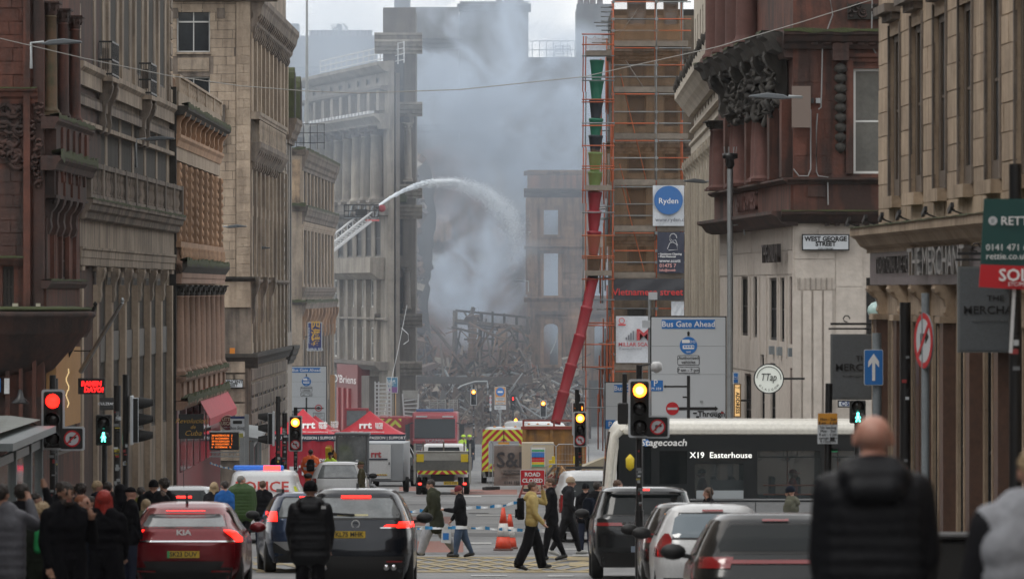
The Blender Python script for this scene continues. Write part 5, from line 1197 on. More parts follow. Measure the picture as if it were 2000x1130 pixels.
def traffic_light(px, py0, py1, d, lit, label, pxc=None, extra=None, white=True, pole=True, top=.25, yaw=0, poledx=0, two=False, sq=None):
    """signal head whose backing board spans py0..py1 in the photograph; lit: red/amber lamp; stands on the ground at distance d"""
    x = X(px, d); z1, z0 = Z(py0, d), Z(py1, d); h = z1-z0; g = G(d)+.0
    R_ = T('traffic_light', label, 'traffic light', (x, d, g), yaw, 'traffic signals along the street'); zc = (z0+z1)/2-g
    w = h*.385 if sq is None else sq
    if pole:
        mb = MB(); mb.tube([(poledx, .14, -.1), (poledx, .14, z1-g+top)], .057, BLK, 12); mb.tube([(poledx, .14, -.1), (poledx, .14, 1.3)], .075, BLK, 12); mb.build('pole', R_)
        mb = MB(); 
        for zz_ in (zc-h*.3, zc+h*.3): mb.box(min(0, poledx)-.03, max(0, poledx)+.03, .02, .18, zz_-.03, zz_+.03, BLK)
        mb.build('bracket', R_); stickers(R_, poledx, .14, 1.0, z0-g, .058, 14, rs)
    mb = MB(); plate(mb, rrect(w, h, w*.12), -.03, .0, SGW if white else BLK, 0, zc); plate(mb, rrect(w*.82, h*.93, w*.1), -.036, -.03, BLK, 0, zc); mb.build('backing_board', R_)
    mb = MB(); mb.box(-w*.3, w*.3, -.12, .1, zc-h*.45, zc+h*.45, BLKM); mb.build('signal_housing', R_, .02)
    r = h*.118
    for k, zl in enumerate((h*.31, 0, -h*.31)):
        if k == 2 and extra in ('turn_l', 'turn_r'):
            turn_symbol(R_, 0, -.13, zc+zl, r*1.15, extra == 'turn_l'); continue
        on = (k == 0 and lit)
        m = {'red': LRED, 'amber': LAMB}.get(lit) if on else LENS_OFF
        mb = MB(); mb.lathe([(r, 0), (r*.97, .012), (r*.7, .03), (.01, .04)], m, 20, Matrix.Translation((0, -.122, zc+zl)) @ Matrix.Rotation(PI/2, 4, 'X')); mb.build('lens', R_, label='lit lens' if on else None)
        if on and lit == 'amber':
            MB().lathe([(r*.6, 0), (.01, .012)], LCORE, 16, Matrix.Translation((0, -.158, zc+zl)) @ Matrix.Rotation(PI/2, 4, 'X')).build('lens_core', R_)
        mb = MB(); rows = []
        for yy in (-.12, -.2, -.27):
            a0 = 1.25 if yy > -.25 else .9
            rows.append([(r*1.08*math.sin(a), yy, zc+zl+r*1.08*math.cos(a)) for a in [(-1+2*q/12)*PI*(a0/2+.1) for q in range(13)]])
        mb.grid(rows, BLKM); mb.grid([[(a*.96, b, zc+zl+(c-zc-zl)*.96) for a, b, c in r_] for r_ in rows], BLKM); mb.build('visor', R_)
    return R_, w, h, zc
# near left, red, with no-right-turn box
r, w, h, zc = traffic_light(104, 760, 878, 100, 'red', 'near left signal showing red, with a no right turn box', poledx=-.02)
mb = MB(); plate(mb, rrect(.44, .42, .04), -.028, .002, SGW, w/2+.13, zc-h/2+.2); plate(mb, rrect(.39, .36, .03), -.04, -.028, BLK, w/2+.12, zc-h/2+.2); mb.build('side_board', r); turn_symbol(r, w/2+.13, -.045, zc-h/2+.2, .145)
mb = MB(); mb.tube([(-.05, .14, 2.6), (-.4, .14, 2.85), (-.62, .14, 2.65)], .02, BLK, 6); mb.build('cable_loop', r)
# near right, amber
r, w, h, zc = traffic_light(1249, 740, 854, 100, 'amber', 'near right amber lit signal hanging in front of the bus', poledx=0)
mb = MB(); plate(mb, rrect(.42, .4, .04), -.028, .002, SGW, w/2+.12, zc-h/2+.19); plate(mb, rrect(.37, .34, .03), -.04, -.028, BLK, w/2+.11, zc-h/2+.19); mb.build('side_board', r); turn_symbol(r, w/2+.12, -.045, zc-h/2+.19, .135)
mb = MB(); mb.box(-.38, -.2, -.05, .35, zc-.28, zc+.1, BLK); mb.box(-.3, -.22, 0, .2, zc-.1, zc+.62, BLK); mb.build('side_signal', r, .02)
mb = MB(); mb.tube([(.02, .1, zc+.5), (.02, .1, zc+.75), (.3, .1, zc+.8)], .02, BLK, 6); mb.lathe([(.02, 0), (.1, .05), (.1, .16), (.05, .2)], WHT, 12, Matrix.Translation((.3, .1, zc+.62))); mb.build('sensor', r)
traffic_light(577, 811, 881, 172, 'amber', 'slim amber lit signal in front of the left red tent', extra='turn_l')
traffic_light(1133, 803, 872, 178, 'amber', 'signal with amber lamp and no left turn disc beside the rusty skip', extra='turn_l')
traffic_light(1130, 784, 850, 186, 'amber', 'signal half hidden behind the one beside the rusty skip')
traffic_light(925, 759, 791, 330, 'amber', 'far signal with amber lamp standing before the rubble above the fire engine')
traffic_light(1061, 781, 814, 322, 'amber', 'far signal with amber lamp left of the long red chute')
traffic_light(740, 768, 793, 345, 'amber', 'farthest left signal beside the station sign')
# heads seen from the side
def side_signal(px, py0, py1, d, label, face=1, disc_=False):
    x = X(px, d); z1, z0 = Z(py0, d)-G(d), Z(py1, d)-G(d); h = z1-z0; R_ = T('traffic_light', label, 'traffic light', (x, d, G(d)), 0, 'traffic signals along the street')
    MB().tube([(-.12*face, .1, -.1), (-.12*face, .1, z1+.4)], .06, BLK, 12).build('pole', R_); stickers(R_, -.12*face, .1, .8, z0, .06, 16, rs)
    mb = MB(); mb.box(-.02, .03, -.2, .2, z0, z1, SGW); mb.box(.03 if face > 0 else -.14, .14 if face > 0 else -.02, -.14, .14, z0+.04, z1-.04, BLKM); mb.build('signal_housing', R_, .01)
    for k in range(3):
        zc_ = z1-h*(.17+.33*k); rows = []
        for q in range(4): rows.append([((.13+.09*q)*face, .13*math.sin(a)*(1-.0*q), zc_+.13*math.cos(a)-.012*q) for a in [(-1+2*i/12)*PI*(.8-.1*q) for i in range(13)]])
        mb = MB(); mb.grid(rows, BLKM); mb.grid([[(a, b*.94, zc_+(c-zc_)*.94) for a, b, c in r_] for r_ in rows], BLKM); mb.build('visor', R_)
    return R_
side_signal(257, 772, 868, 108, 'black signal seen side on with three hooded visors, left by the pale pilasters')
side_signal(534, 803, 870, 150, 'black signal turned away in front of the left tent wall', -1)
def pole(px, d, py_top, r_, m, label, cat='pole', name='pole', stick=0):
    g = G(d); R_ = MB().tube([(0, 0, -.1), (0, 0, Z(py_top, d)-g)], r_, m, 12).build(name, loc=(X(px, d), d, g)); tag(R_, label, cat)
    if stick: stickers(R_, 0, 0, 1, Z(py_top, d)-g-.4, r_, stick, rs)
    return R_
pole(229, 106, 752, .07, BLK, 'black pole with peeling stickers beside the green man signal', stick=30)
pole(106, 101.5, 738, .07, BLK, 'black pole plastered with stickers behind the red signal', stick=34)
pole(556, 168, 806, .075, BLK, 'black sticker covered pole just left of the slim amber signal', stick=20)
pole(1127, 184, 760, .07, BLK, 'tall black camera pole behind the skip signal')
def ped_signal(px, py0, py1, d, on, label, w=.3):
    x = X(px, d); z1, z0 = Z(py0, d)-G(d), Z(py1, d)-G(d); h = z1-z0; R_ = T('pedestrian_signal', label, 'pedestrian signal', (x, d, G(d)), 0, 'pedestrian signals')
    MB().tube([(0, .15, -.1), (0, .15, z0+.1)], .055, BLK, 10).build('pole', R_)
    MB().box(-w/2, w/2, -.1, .12, z0, z1, BLKM).build('signal_housing', R_, .02)
    for k in range(2):
        zc_ = z1-h*(.27+.46*k); r_ = w*.4; MB().lathe([(r_, 0), (r_*.97, .012), (.01, .02)], LENS_OFF, 20, Matrix.Translation((0, -.1, zc_)) @ Matrix.Rotation(PI/2, 4, 'X')).build('lens', R_)
        lit = (k == 1 and on == 'green') or (k == 0 and on == 'red')
        if lit:
            m = LGRN if on == 'green' else LRED; mb = MB(); q = r_*1.5
            plate(mb, disc(q*.13, 12), -.14, -.13, m, 0, zc_+q*.38); mb.prism([(-q*.13, zc_+q*.22), (q*.13, zc_+q*.22), (q*.1, zc_-q*.1), (-q*.1, zc_-q*.1)], -.14, -.13, 'y', m)
            for s_ in (-1, 1): mb.prism([(0, zc_-q*.05), (s_*q*.12, zc_-q*.05), (s_*q*.24, zc_-q*.48), (s_*q*.12, zc_-q*.48)], -.141, -.131, 'y', m); mb.prism([(s_*q*.1, zc_+q*.2), (s_*q*.13, zc_+q*.16), (s_*q*.28, zc_-q*.06), (s_*q*.22, zc_-q*.1)], -.142, -.132, 'y', m)
            mb.build('lit_figure', R_)
    mb = MB(); rows = [[(r_*1.1*math.sin(a), yy, z1-h*.27+r_*1.1*math.cos(a)) for a in [(-1+2*i/10)*PI*.7 for i in range(11)]] for yy in (-.1, -.2)]; mb.grid(rows, BLKM); mb.build('visor', R_)
ped_signal(203, 809, 869, 109, 'green', 'pedestrian signal with glowing green man by the sticker covered poles')
ped_signal(1675, 781, 826, 108, 'green', 'pedestrian signal with green man above the bald man and behind the bus roof')
ped_signal(1002, 770, 800, 326, 'red', 'far pedestrian signal showing a small red man')
# big direction signs
def bus_gate(px0, px1, py0, d, label, full=True, hgt=None):
    x = X((px0+px1)/2, d); w = X(px1, d)-X(px0, d); g = G(d); top = Z(py0, d)-g; k = w/2.0; h = hgt or 3.6*k; R_ = T('road_sign', label, 'road sign', (x, d, g), 0, 'bus gate signs'); c = top-h/2
    mb = MB(); mb.box(-w/2, w/2, -.03, 0, top-h, top, BLK); mb.box(-w/2+.03*k, w/2-.03*k, -.034, -.03, top-h+.03*k, top-.03*k, SGW); mb.box(-w/2, w/2, -.036, -.034, top-.79*k-.01*0, top-.78*k*1.0, GRS); mb.box(-w/2, w/2, -.036, -.034, top-1.53*k, top-1.52*k, GRS); mb.build('sign_board', R_)
    for s_ in (-.7, .7): MB().tube([(s_*w/2, .08, -.1), (s_*w/2, .08, top-.05)], .06, STL, 10).build('post', R_)
    mb = MB(); mb.box(-.7*k, .7*k, -.042, -.036, top-.33*k, top-.09*k, SGB); plate(mb, disc(.23*k), -.042, -.036, SGB, 0, top-.77*k); mb.build('blue_panel', R_)
    text('Bus Gate Ahead', .155*k, (0, -.045, top-.215*k), R_, bold=.002*k, sx=1.0)
    mb = MB(); mb.box(-.03*k, .03*k, -.044, -.04, top-.52*k, top-.42*k, BLK); mb.prism([(-.045*k, top-.44*k), (0, top-.39*k), (.045*k, top-.44*k)], -.044, -.04, 'y', BLK)
    plate(mb, rrect(.58*k, .26*k, .04*k), -.042, -.036, BLK, 0, top-1.155*k); plate(mb, rrect(.55*k, .23*k, .03*k), -.046, -.042, SGW, 0, top-1.155*k)
    plate(mb, rrect(.58*k, .17*k, .04*k), -.042, -.036, BLK, 0, top-1.415*k); plate(mb, rrect(.55*k, .14*k, .03*k), -.046, -.042, SGW, 0, top-1.415*k); mb.build('small_plates', R_)
    text('Authorised\nvehicles', .085*k, (0, -.05, top-1.15*k), R_, BLK, bold=.001); text('7 am - 7 pm', .085*k, (0, -.05, top-1.415*k), R_, BLK, bold=.001); text('taxi', .06*k, (0, -.046, top-.93*k), R_)
    mb = MB(); plate(mb, rrect(.3*k, .1*k, .02*k), -.046, -.042, LTX, 0, top-.81*k); plate(mb, rrect(.2*k, .09*k, .02*k), -.046, -.042, LTX, -.07*k, top-.66*k)
    for s_ in (.06, .15): ring(mb, .025*k, .035*k, -.042, LTX, s_*k, top-.67*k, 12)
    for q in range(4): mb.box((-.12+.07*q)*k, (-.07+.07*q)*k, -.048, -.046, top-.82*k, top-.78*k, SGB)
    mb.build('bus_and_cycle_symbols', R_)
    return R_, w, top, k
R_, w, top, k = bus_gate(1270, 1419, 617, 150, 'large bus gate direction sign standing over the bus')
mb = MB(); mb.box(-.04*k, .04*k, -.044, -.04, top-3.5*k, top-1.56*k, BLK); mb.box(-.62*k, -.04*k, -.043, -.04, top-1.86*k, top-1.82*k, BLK); mb.box(-.15*k, -.04*k, -.043, -.04, top-2.14*k, top-2.1*k, BLK); mb.box(-.28*k, .72*k, -.043, -.039, top-2.46*k, top-2.38*k, BLK)
mb.prism([(.7*k, top-2.35*k), (.78*k, top-2.42*k), (.7*k, top-2.49*k)], -.044, -.04, 'y', BLK); mb.prism([(-.6*k, top-1.8*k), (-.66*k, top-1.84*k), (-.6*k, top-1.88*k)], -.044, -.04, 'y', BLK); mb.build('route_diagram', R_)
mb = MB(); plate(mb, disc(.17*k), -.044, -.038, SGR, -.42*k, top-2.42*k); mb.box(-.55*k, -.29*k, -.048, -.044, top-2.45*k, top-2.39*k, SGW); mb.build('no_entry_disc', R_)
mb = MB(); mb.box(-.98*k, -.67*k, -.044, -.038, top-1.96*k, top-1.68*k, SGB); mb.build('parking_panel', R_); text('P', .17*k, (-.86*k, -.047, top-1.76*k), R_); text('M 184', .075*k, (-.84*k, -.047, top-1.9*k), R_)
text('Through\ntraffic', .15*k, (.6*k, -.046, top-2.66*k), R_, BLK, bold=.004)
mb = MB()
for (a, b, w2, h2, m) in ((.12, -2.56, .1, .04, BLK), (.2, -2.66, .08, .05, BLK), (.3, -2.26, .08, .05, STK[1]), (.6, -2.57, .16, .06, STK[2]), (.85, -2.55, .07, .05, STK[3])): mb.box(a*k, (a+w2)*k, -.052, -.048, top+b*k, top+(b+h2)*k, m)
mb.build('stickers', R_, kind='stuff')
R_, w, top, k = bus_gate(1181, 1303, 745, 182, 'second bus gate sign half hidden behind the near amber signal')
mb = MB(); mb.box(-.97*k, -.66*k, -.044, -.038, top-1.5*k, top-1.22*k, SGB); mb.build('parking_panel', R_); text('P', .17*k, (-.83*k, -.047, top-1.36*k), R_)
R_, w, top, k = bus_gate(559, 638, 714, 277, 'far bus gate sign on the left pavement behind the tents')
mb = MB(); mb.box(-.04*k, .04*k, -.044, -.04, top-2.9*k, top-1.56*k, BLK); mb.box(-.5*k, .85*k, -.043, -.04, top-2.12*k, top-2.06*k, BLK); mb.box(-.94*k, -.75*k, -.044, -.038, top-2.2*k, top-1.95*k, SGB); mb.build('route_diagram', R_); text('P', .17*k, (-.85*k, -.047, top-2.07*k), R_)
text('Alternative\nRoute', .13*k, (-.52*k, -.046, top-2.33*k), R_, BLK, bold=.002); mb = MB(); ring(mb, .13*k, .17*k, -.04, SGR, .6*k, top-2.08*k); plate(mb, rrect(.12*k, .14*k, .03*k), -.046, -.04, BLK, .6*k, top-2.08*k)
mb.box(.33*k, .89*k, -.043, -.039, top-2.97*k, top-2.31*k, BLK); mb.box(.35*k, .87*k, -.046, -.043, top-2.95*k, top-2.33*k, SGW); mb.build('no_vehicles_plate', R_); text('Except for\nAuthorised\nBuses\nand loading by', .065*k, (.61*k, -.048, top-2.5*k), R_, BLK); text('7am - 7am\n10 pm - 12 Noon\n4 pm - 6 pm', .06*k, (.61*k, -.048, top-2.83*k), R_, BLK)
# lighting and camera columns
cp = T('camera_column', 'tall grey steel column topped by a spiked camera, right of the big bus gate sign', 'column', (X(1426, 149), 149, G(149)))
MB().tube([(0, 0, -.1), (0, 0, Z(330, 149)-G(149))], .08, STL, 12).build('column_shaft', cp); zt = Z(330, 149)-G(149)
mb = MB(); mb.lathe([(.06, 0), (.12, .1), (.1, .25), (.2, .28), (.2, .4), (.05, .42)], BLK, 12, Matrix.Translation((0, 0, zt)))
for q in range(7): a = q*.9; mb.bar((.15*math.cos(a), .15*math.sin(a), zt+.4), (.17*math.cos(a), .17*math.sin(a), zt+.58), .015, STL)
mb.build('camera_head', cp); mb = MB(); zq = Z(440, 149)-G(149); mb.tube([(0, 0, zq), (.22, 0, zq+.02), (.36, 0, zq-.06), (.38, 0, zq-.25)], .025, STL, 6); mb.build('bracket_arm', cp)
cp = T('camera_column', 'slim grey pole with small white camera boxes left of the big bus gate sign', 'column', (X(1269, 151.5), 151.5, G(151.5))); zt = Z(585, 151.5)-G(151.5)
MB().tube([(0, 0, -.1), (0, 0, zt)], .045, STL, 10).build('column_shaft', cp); mb = MB(); mb.box(-.03, .2, -.1, .12, zt, zt+.2, SGW); mb.box(-.2, .02, -.1, .1, zt-.75, zt-.55, SGW); mb.build('camera_box', cp)
def wall_lamp(px0, px1, py, d, label, side=1, drop=60):
    a, b = P(px0, py, d), P(px1, py-3, d); R_ = T('street_lamp', label, 'street lamp', a, 0, 'street lamps fixed to the walls'); v = b-a
    mb = MB(); L_ = v.length; s_ = 1 if v.x > 0 else -1
    mb.tube([(0, 0, -drop/F*d), (0, 0, 0), (s_*L_*.25, 0, .02)], .035, STL, 8); mb.build('bracket_arm', R_)
    mb = MB(); mb.prism([(s_*L_*.2, -.03), (s_*L_*.35, .06), (s_*L_*.65, .1), (s_*L_, .04), (s_*L_, .0), (s_*L_*.35, -.05)], -.15, .15, 'y', mat('lamp_grey', (.09, .1, .11), .5)); mb.build('lamp_head', R_, .02)
    return R_
wall_lamp(61, 160, 84, 132, 'street lamp on the red sandstone corner over the left pavement', drop=50)
wall_lamp(266, 342, 272, 172, 'street lamp before the balustraded balcony', drop=55); wall_lamp(430, 482, 443, 225, 'street lamp in front of the ashlar corner', drop=45); wall_lamp(484, 528, 485, 245, 'street lamp with grey cabinet on the ashlar corner', drop=30)
wall_lamp(1566, 1462, 190, 131, 'street lamp on the red sandstone corner at the right', drop=-1); wall_lamp(1394, 1335, 355, 170, 'street lamp crossing the Ryden banner', drop=30); wall_lamp(1032, 1003, 549, 400, 'tiny street lamp beside the burnt facade', drop=20)
MB().box(0, .45, 0, .2, 0, 1.0, mat('brown_cabinet', (.16, .12, .1), .6)).build('wall_cabinet', loc=P(1547, 249, 137.6), label='narrow brown cabinet fixed beside the right street lamp', cat='cabinet')
# signs hanging from or fixed to walls
def hang_sign(name, label, px0, px1, py0, py1, d, m, edge=BLK, round_=False, t=.08, cat='sign', bracket=1):
    w, h = (px1-px0)/F*d, (py1-py0)/F*d; R_ = T(name, label, cat, P((px0+px1)/2, (py0+py1)/2, d)); mb = MB()
    if round_: plate(mb, disc(w/2, 40), -t/2, t/2, edge); plate(mb, disc(w/2*.93, 40), -t/2-.01, -t/2, m)
    else: mb.box(-w/2, w/2, -t/2, t/2, -h/2, h/2, edge); mb.box(-w/2+.03, w/2-.03, -t/2-.01, -t/2, -h/2+.03, h/2-.03, m)
    mb.build('sign_board', R_)
    if bracket: MB().bar((0, 0, 0), (bracket*(w/2+.5), 0, 0), .05, BLK).build('bracket', R_)
    return R_, w, h
def cut(s): return s
PUBG = mat('pub_sign_grey', (.1, .11, .12), .5, dirt=(.075, .08, .08), amt=.5, sc=2); PUBE = mat('pub_sign_frame', (.15, .16, .165), .5, dirt=(.1, .11, .1), amt=.6, sc=4)
for (a, b, c, e, d, lb) in ((1622, 1727, 652, 780, 100.5, 'grey hanging pub sign behind the blue arrow sign'), (1870, 1992, 520, 688, 80.5, 'larger grey hanging pub sign below the sold board')):
    r, w, h = hang_sign('pub_sign', lb, a, b, c, e, d, PUBG, PUBE, t=.14, bracket=0); r['group'] = 'hanging pub signs'
    mb = MB(); mb.box(-w/2-.03, w/2, -.1, .1, h/2+.08, h/2+.11, BLK); mb.box(-w/2, w/2+.1, -.05, .02, h/2+.16, h/2+.2, BLK); mb.tube([(-w*.2+.06*math.cos(q), 0, h/2+.27+.06*math.sin(q)) for q in range(6)], .012, BLK, 5); mb.build('bracket', r)
    text('THE', w*.09, (w*.1, -.09, h*.13), r, BLK, sx=1.2); text('MERCHANT', w*.13, (w*.12, -.09, -h*.01), r, BLK, sx=1.12, bold=.002); text('TRADITIONAL ALE HOUSE', w*.038, (w*.12, -.09, -h*.13), r, PUBE, sx=1.3)
r, w, h = hang_sign('street_name_plate', 'white name plate reading West George Street', 1566, 1659, 457, 489, 137.9, SGW, BLK, t=.06, bracket=0)
text('WEST GEORGE\nSTREET', h*.28, (0, -.045, .02), r, BLK, sx=.98, bold=.006, sp=.82); text('CITY CENTRE', h*.11, (0, -.045, -h*.4), r, BLK)
r, w, h = hang_sign('street_name_plate', 'white name plate reading Saint Vincent Street, cut off by the moss ledge', 430, 475, 740, 757, 234.6, SGW, BLK, t=.06, bracket=0)
text('ST VINCENT\nSTREET', h*.36, (-.02, -.045, 0), r, BLK, sx=.95, bold=.004, sp=.82)
r, w, h = hang_sign('street_name_plate', 'small white name plate reading Drury Street', 561, 577, 690, 702, 286.6, SGW, BLK, t=.06, bracket=0); text('DRURY\nSTREET', h*.34, (0, -.045, 0), r, BLK, sx=.7, bold=.003, sp=.82)
r, w, h = hang_sign('round_sign', 'round white hanging sign lettered TTap Glasgow', 1472, 1531, 710, 768, 136.5, mat('lit_sign_white', (.6, .62, .58), .4, emit=(.8, .85, .75), es=.12), BLK, True, t=.12)
text('TTap', w*.25, (-.01, -.085, .03), r, BLK, shear=.25, sx=.72, bold=.001)
for i, c_ in enumerate('GLASGOW'):
    a = math.radians(-90-52+i*104/6); text(c_, w*.075, (w*.37*math.cos(a), -.085, w*.37*math.sin(a)), r, BLK, rot=(PI/2, a+PI/2 if 0 else -(a+PI/2), 0))
mb = MB(); mb.tube([(w*.4*math.cos(math.radians(q)), -.08, w*.4*math.sin(math.radians(q))) for q in range(-15, 200, 12)][1:-1], .008, BLK, 4); mb.build('rim_line', r)
r, w, h = hang_sign('vertical_sign', 'lit cream vertical sign reading The Address', 1433, 1447, 749, 814, 148, mat('lit_cream', (.7, .45, .2), .5, emit=(1, .62, .25), es=.35), mat('bronze_edge', (.2, .12, .05), .4), t=.15, bracket=.6)
text('ADDRESS', w*.52, (0, -.09, -.06), r, BLK, rot=(PI/2, PI/2, 0), bold=.004); text('THE', w*.28, (0, -.09, h/2-.1), r, BLK)
r, w, h = hang_sign('bus_lane_sign', 'small blue sign reading End of bus lane', 1431, 1443, 726, 749, 148, SGB, SGW, t=.04, bracket=0); text('End of\nbus lane', w*.2, (0, -.04, 0), r)
CHB = mat('restaurant_navy', (.018, .03, .15), .5); GOLDT = mat('gold_lettering', (.55, .33, .06), .5)
r, w, h = hang_sign('restaurant_banner', 'tall blue banner with gold Chinese characters and the words China Sea', 601, 629, 629, 685, 284, CHB, SGW, t=.12, bracket=-.6)
for i, c_ in enumerate('四海楼'): text(c_, w*.5, (w*.06, -.09, h*.36-i*h*.27), r, GOLDT, bold=.01)
text('CHINA SEA', w*.19, (0, -.09, -h*.45), r, SGW, sx=.9, bold=.004); text('RESTAURANT', w*.12, (-w*.42, -.09, .05), r, SGW, rot=(PI/2, PI/2, 0), sx=1.1)
r, w, h = hang_sign('neon_sign', 'black box sign with red neon words Ramen Dayo', 153, 205, 738, 769, 143, BLKM, BLK, t=.2, bracket=0)
NEO = emi('red_neon', (1, .015, .015), 1.0)
text('RAMEN', h*.3, (-.0, -.12, h*.15), r, NEO, shear=.1, bold=.012, sx=.92); text('DAYO!', h*.3, (.06, -.12, -h*.24), r, NEO, shear=.1, bold=.012, sx=.95)
r, w, h = hang_sign('hanging_sign', 'dark hanging sign in gold script reading Revolucion de Cuba', 349, 398, 808, 856, 176, mat('sign_charcoal', (.02, .022, .025), .6), BLK, t=.08, bracket=-.4)
text('Revolucion', h*.2, (0, -.06, h*.22), r, GOLDT, shear=.35, sx=1.05); text('de', h*.16, (.05, -.06, -.02), r, GOLDT, shear=.35); text('Cuba', h*.22, (.05, -.06, -h*.28), r, GOLDT, shear=.35, sx=1.1)
r, w, h = hang_sign('round_sign', 'round maroon sign lettered Little Tuscany', 430, 460, 809, 841, 205, mat('maroon', (.12, .012, .02), .5), mat('cream_rim', (.5, .45, .35), .5), True, t=.08); text('LITTLE\nTUSCANY', h*.2, (0, -.06, .05), r, mat('cream_rim', (.5, .45, .35), .5), sx=.9, bold=.005); text('CAFE • BAR', h*.09, (0, -.06, -h*.28), r, SGW)
r, w, h = hang_sign('wall_lettering_panel', 'dark fascia panel lettered Culzean over the pavement', 195, 222, 776, 800, 140, BLKM, BLK, t=.1, bracket=0); text('CULZEAN', h*.22, (0, -.07, 0), r, WTXM)
r, w, h = hang_sign('station_sign', 'white station sign with red double arrow', 735, 766, 740, 765, 347, SGW, GRS, t=.06, bracket=0); mb = MB()
for z in (-.12, .1): mb.box(-.1, .42, -.06, -.045, z-.03, z+.04, SGR)
for s_ in (-1, 1): mb.prism([(.16-.2*s_, .3*s_-.02), (.02-.2*s_+.1, .3*s_-.02), (.2, .0), (.3, 0)], -.065, -.05, 'y', SGR)
mb.build('double_arrow', r); text('sta', .14, (-.33, -.05, 0), r, SGR, rot=(PI/2, PI/2, 0))
r, w, h = hang_sign('letting_board', 'teal and purple To Let board on a stake beside the station sign', 755, 777, 736, 767, 340, mat('teal_board', (.02, .13, .22), .5), SGW, t=.04, bracket=0); MB().box(-w/2+.03, w/2-.03, -.035, -.03, -h/2+.03, -h*.12, mat('purple_board', (.13, .03, .16), .5)).build('purple_half', r); text('To Let', .14, (-.08, -.035, h*.28), r); text('generations\ngroup', .09, (-.06, -.035, h*.1), r)
MB().bar((.2, .05, -h/2), (.2, .05, -2.5), .06, PLY).build('stake', r)
OSB = mat('orange_sign', (.6, .27, .03), .5)
r, w, h = hang_sign('bus_gate_plate', 'far orange sign with blue bus disc and white time plates', 966, 988, 755, 790, 332, OSB, SGW, t=.05, bracket=0); mb = MB(); plate(mb, disc(.25), -.045, -.035, SGB, 0, h*.23); mb.box(-.26, .26, -.045, -.035, -h*.28, -h*.07, SGW); mb.box(-.26, .26, -.045, -.035, -h*.45, -h*.34, SGW); mb.box(-.34, .34, -.045, .0, -h/2-.28, -h/2-.04, SGW); mb.build('white_plates', r); text('Authorised\nvehicles', .07, (0, -.05, -h*.17), r, BLK); text('7am-7pm', .07, (0, -.05, -h*.395), r, BLK); text('Bus lane\ncameras', .06, (-.1, -.05, -h/2-.16), r, BLK)
mb = MB(); plate(mb, rrect(.3, .1, .03), -.05, -.045, LTX, 0, h*.22); mb.build('bus_symbol', r); MB().tube([(0, .05, -h/2), (0, .05, -3.6)], .05, STL, 8).build('post', r)
r, w, h = hang_sign('arrow_plate', 'narrow white plate with stacked lane symbols left of the far orange sign', 955, 961, 770, 803, 332, SGW, BLK, t=.04, bracket=0)
mb = MB()
for k in range(3): ring(mb, .04, .065, -.03, SGR if k < 2 else BLK, 0, .3-.25*k, 14)
mb.build('lane_symbols', r); MB().tube([(0, .05, -h/2), (0, .05, -3.0)], .04, BLK, 8).build('post', r)
# bus stop flag, LED board, shelters
bs = T('bus_stop', 'grey bus stop pole with blue topped flag and yellow timetable', 'bus stop', (X(482, 160), 160, G(160))); h0 = Z(812, 160)-G(160)
MB().box(-.06, .06, -.05, .05, -.1, h0+.05, STL).build('pole', bs); mb = MB(); mb.box(-.46, -.06, -.03, .03, h0-.42, h0, SGW); mb.box(-.46, -.06, -.035, -.03, h0-.07, h0, mat('dark_blue', (.02, .04, .14), .5)); plate(mb, rrect(.26, .09, .02), -.04, -.035, BLK, -.26, h0-.17); mb.build('stop_flag', bs); text('Bus Stop', .09, (-.26, -.045, h0-.33), bs, BLK); MB().box(-.38, -.1, -.04, .03, h0-.85, h0-.48, mat('timetable_yellow', (.4, .38, .1), .6)).build('timetable', bs)
lb = T('departure_board', 'LED departure board with orange lines on a lattice bracket', 'departure board', (X(438, 156), 156, G(156))); h0 = Z(861, 156)-G(156)
MB().box(-.4, .4, -.12, .12, h0-.24, h0+.24, BLK).build('screen_case', lb, .015); MB().box(-.42, .42, -.14, .14, h0+.24, h0+.28, STL).build('case_top', lb)
LED = emi('orange_led', (1, .2, .02), 1.1); 
for i, s_ in enumerate(('38 EASTERHOUSE   2', '57  AUCHINAIRN   5', '38 ROUKENGLEN   7', '4A  KNIGHTSWD   9', '6   CLYDEBANK  12')): text(s_, .05, (-.34, -.125, h0+.16-i*.08), lb, LED, align='LEFT', sx=.9)
mb = MB(); 
for k in range(7): mb.bar((-.35+.1*k, 0, h0-.3), (-.25+.1*k, 0, h0-.42), .015, STL); mb.bar((-.25+.1*k, 0, h0-.3), (-.35+.1*k, 0, h0-.42), .015, STL)
mb.bar((-.4, 0, h0-.3), (.45, 0, h0-.3), .03, STL); mb.bar((-.4, 0, h0-.42), (.45, 0, h0-.42), .03, STL); mb.build('lattice_arm', lb); MB().box(.42, .56, -.06, .06, -.1, h0+.1, STL).build('pole', lb)
GLT = mat('shelter_glass', (.4, .45, .45), .08, trans=.0, alpha=.35, spec=.8)
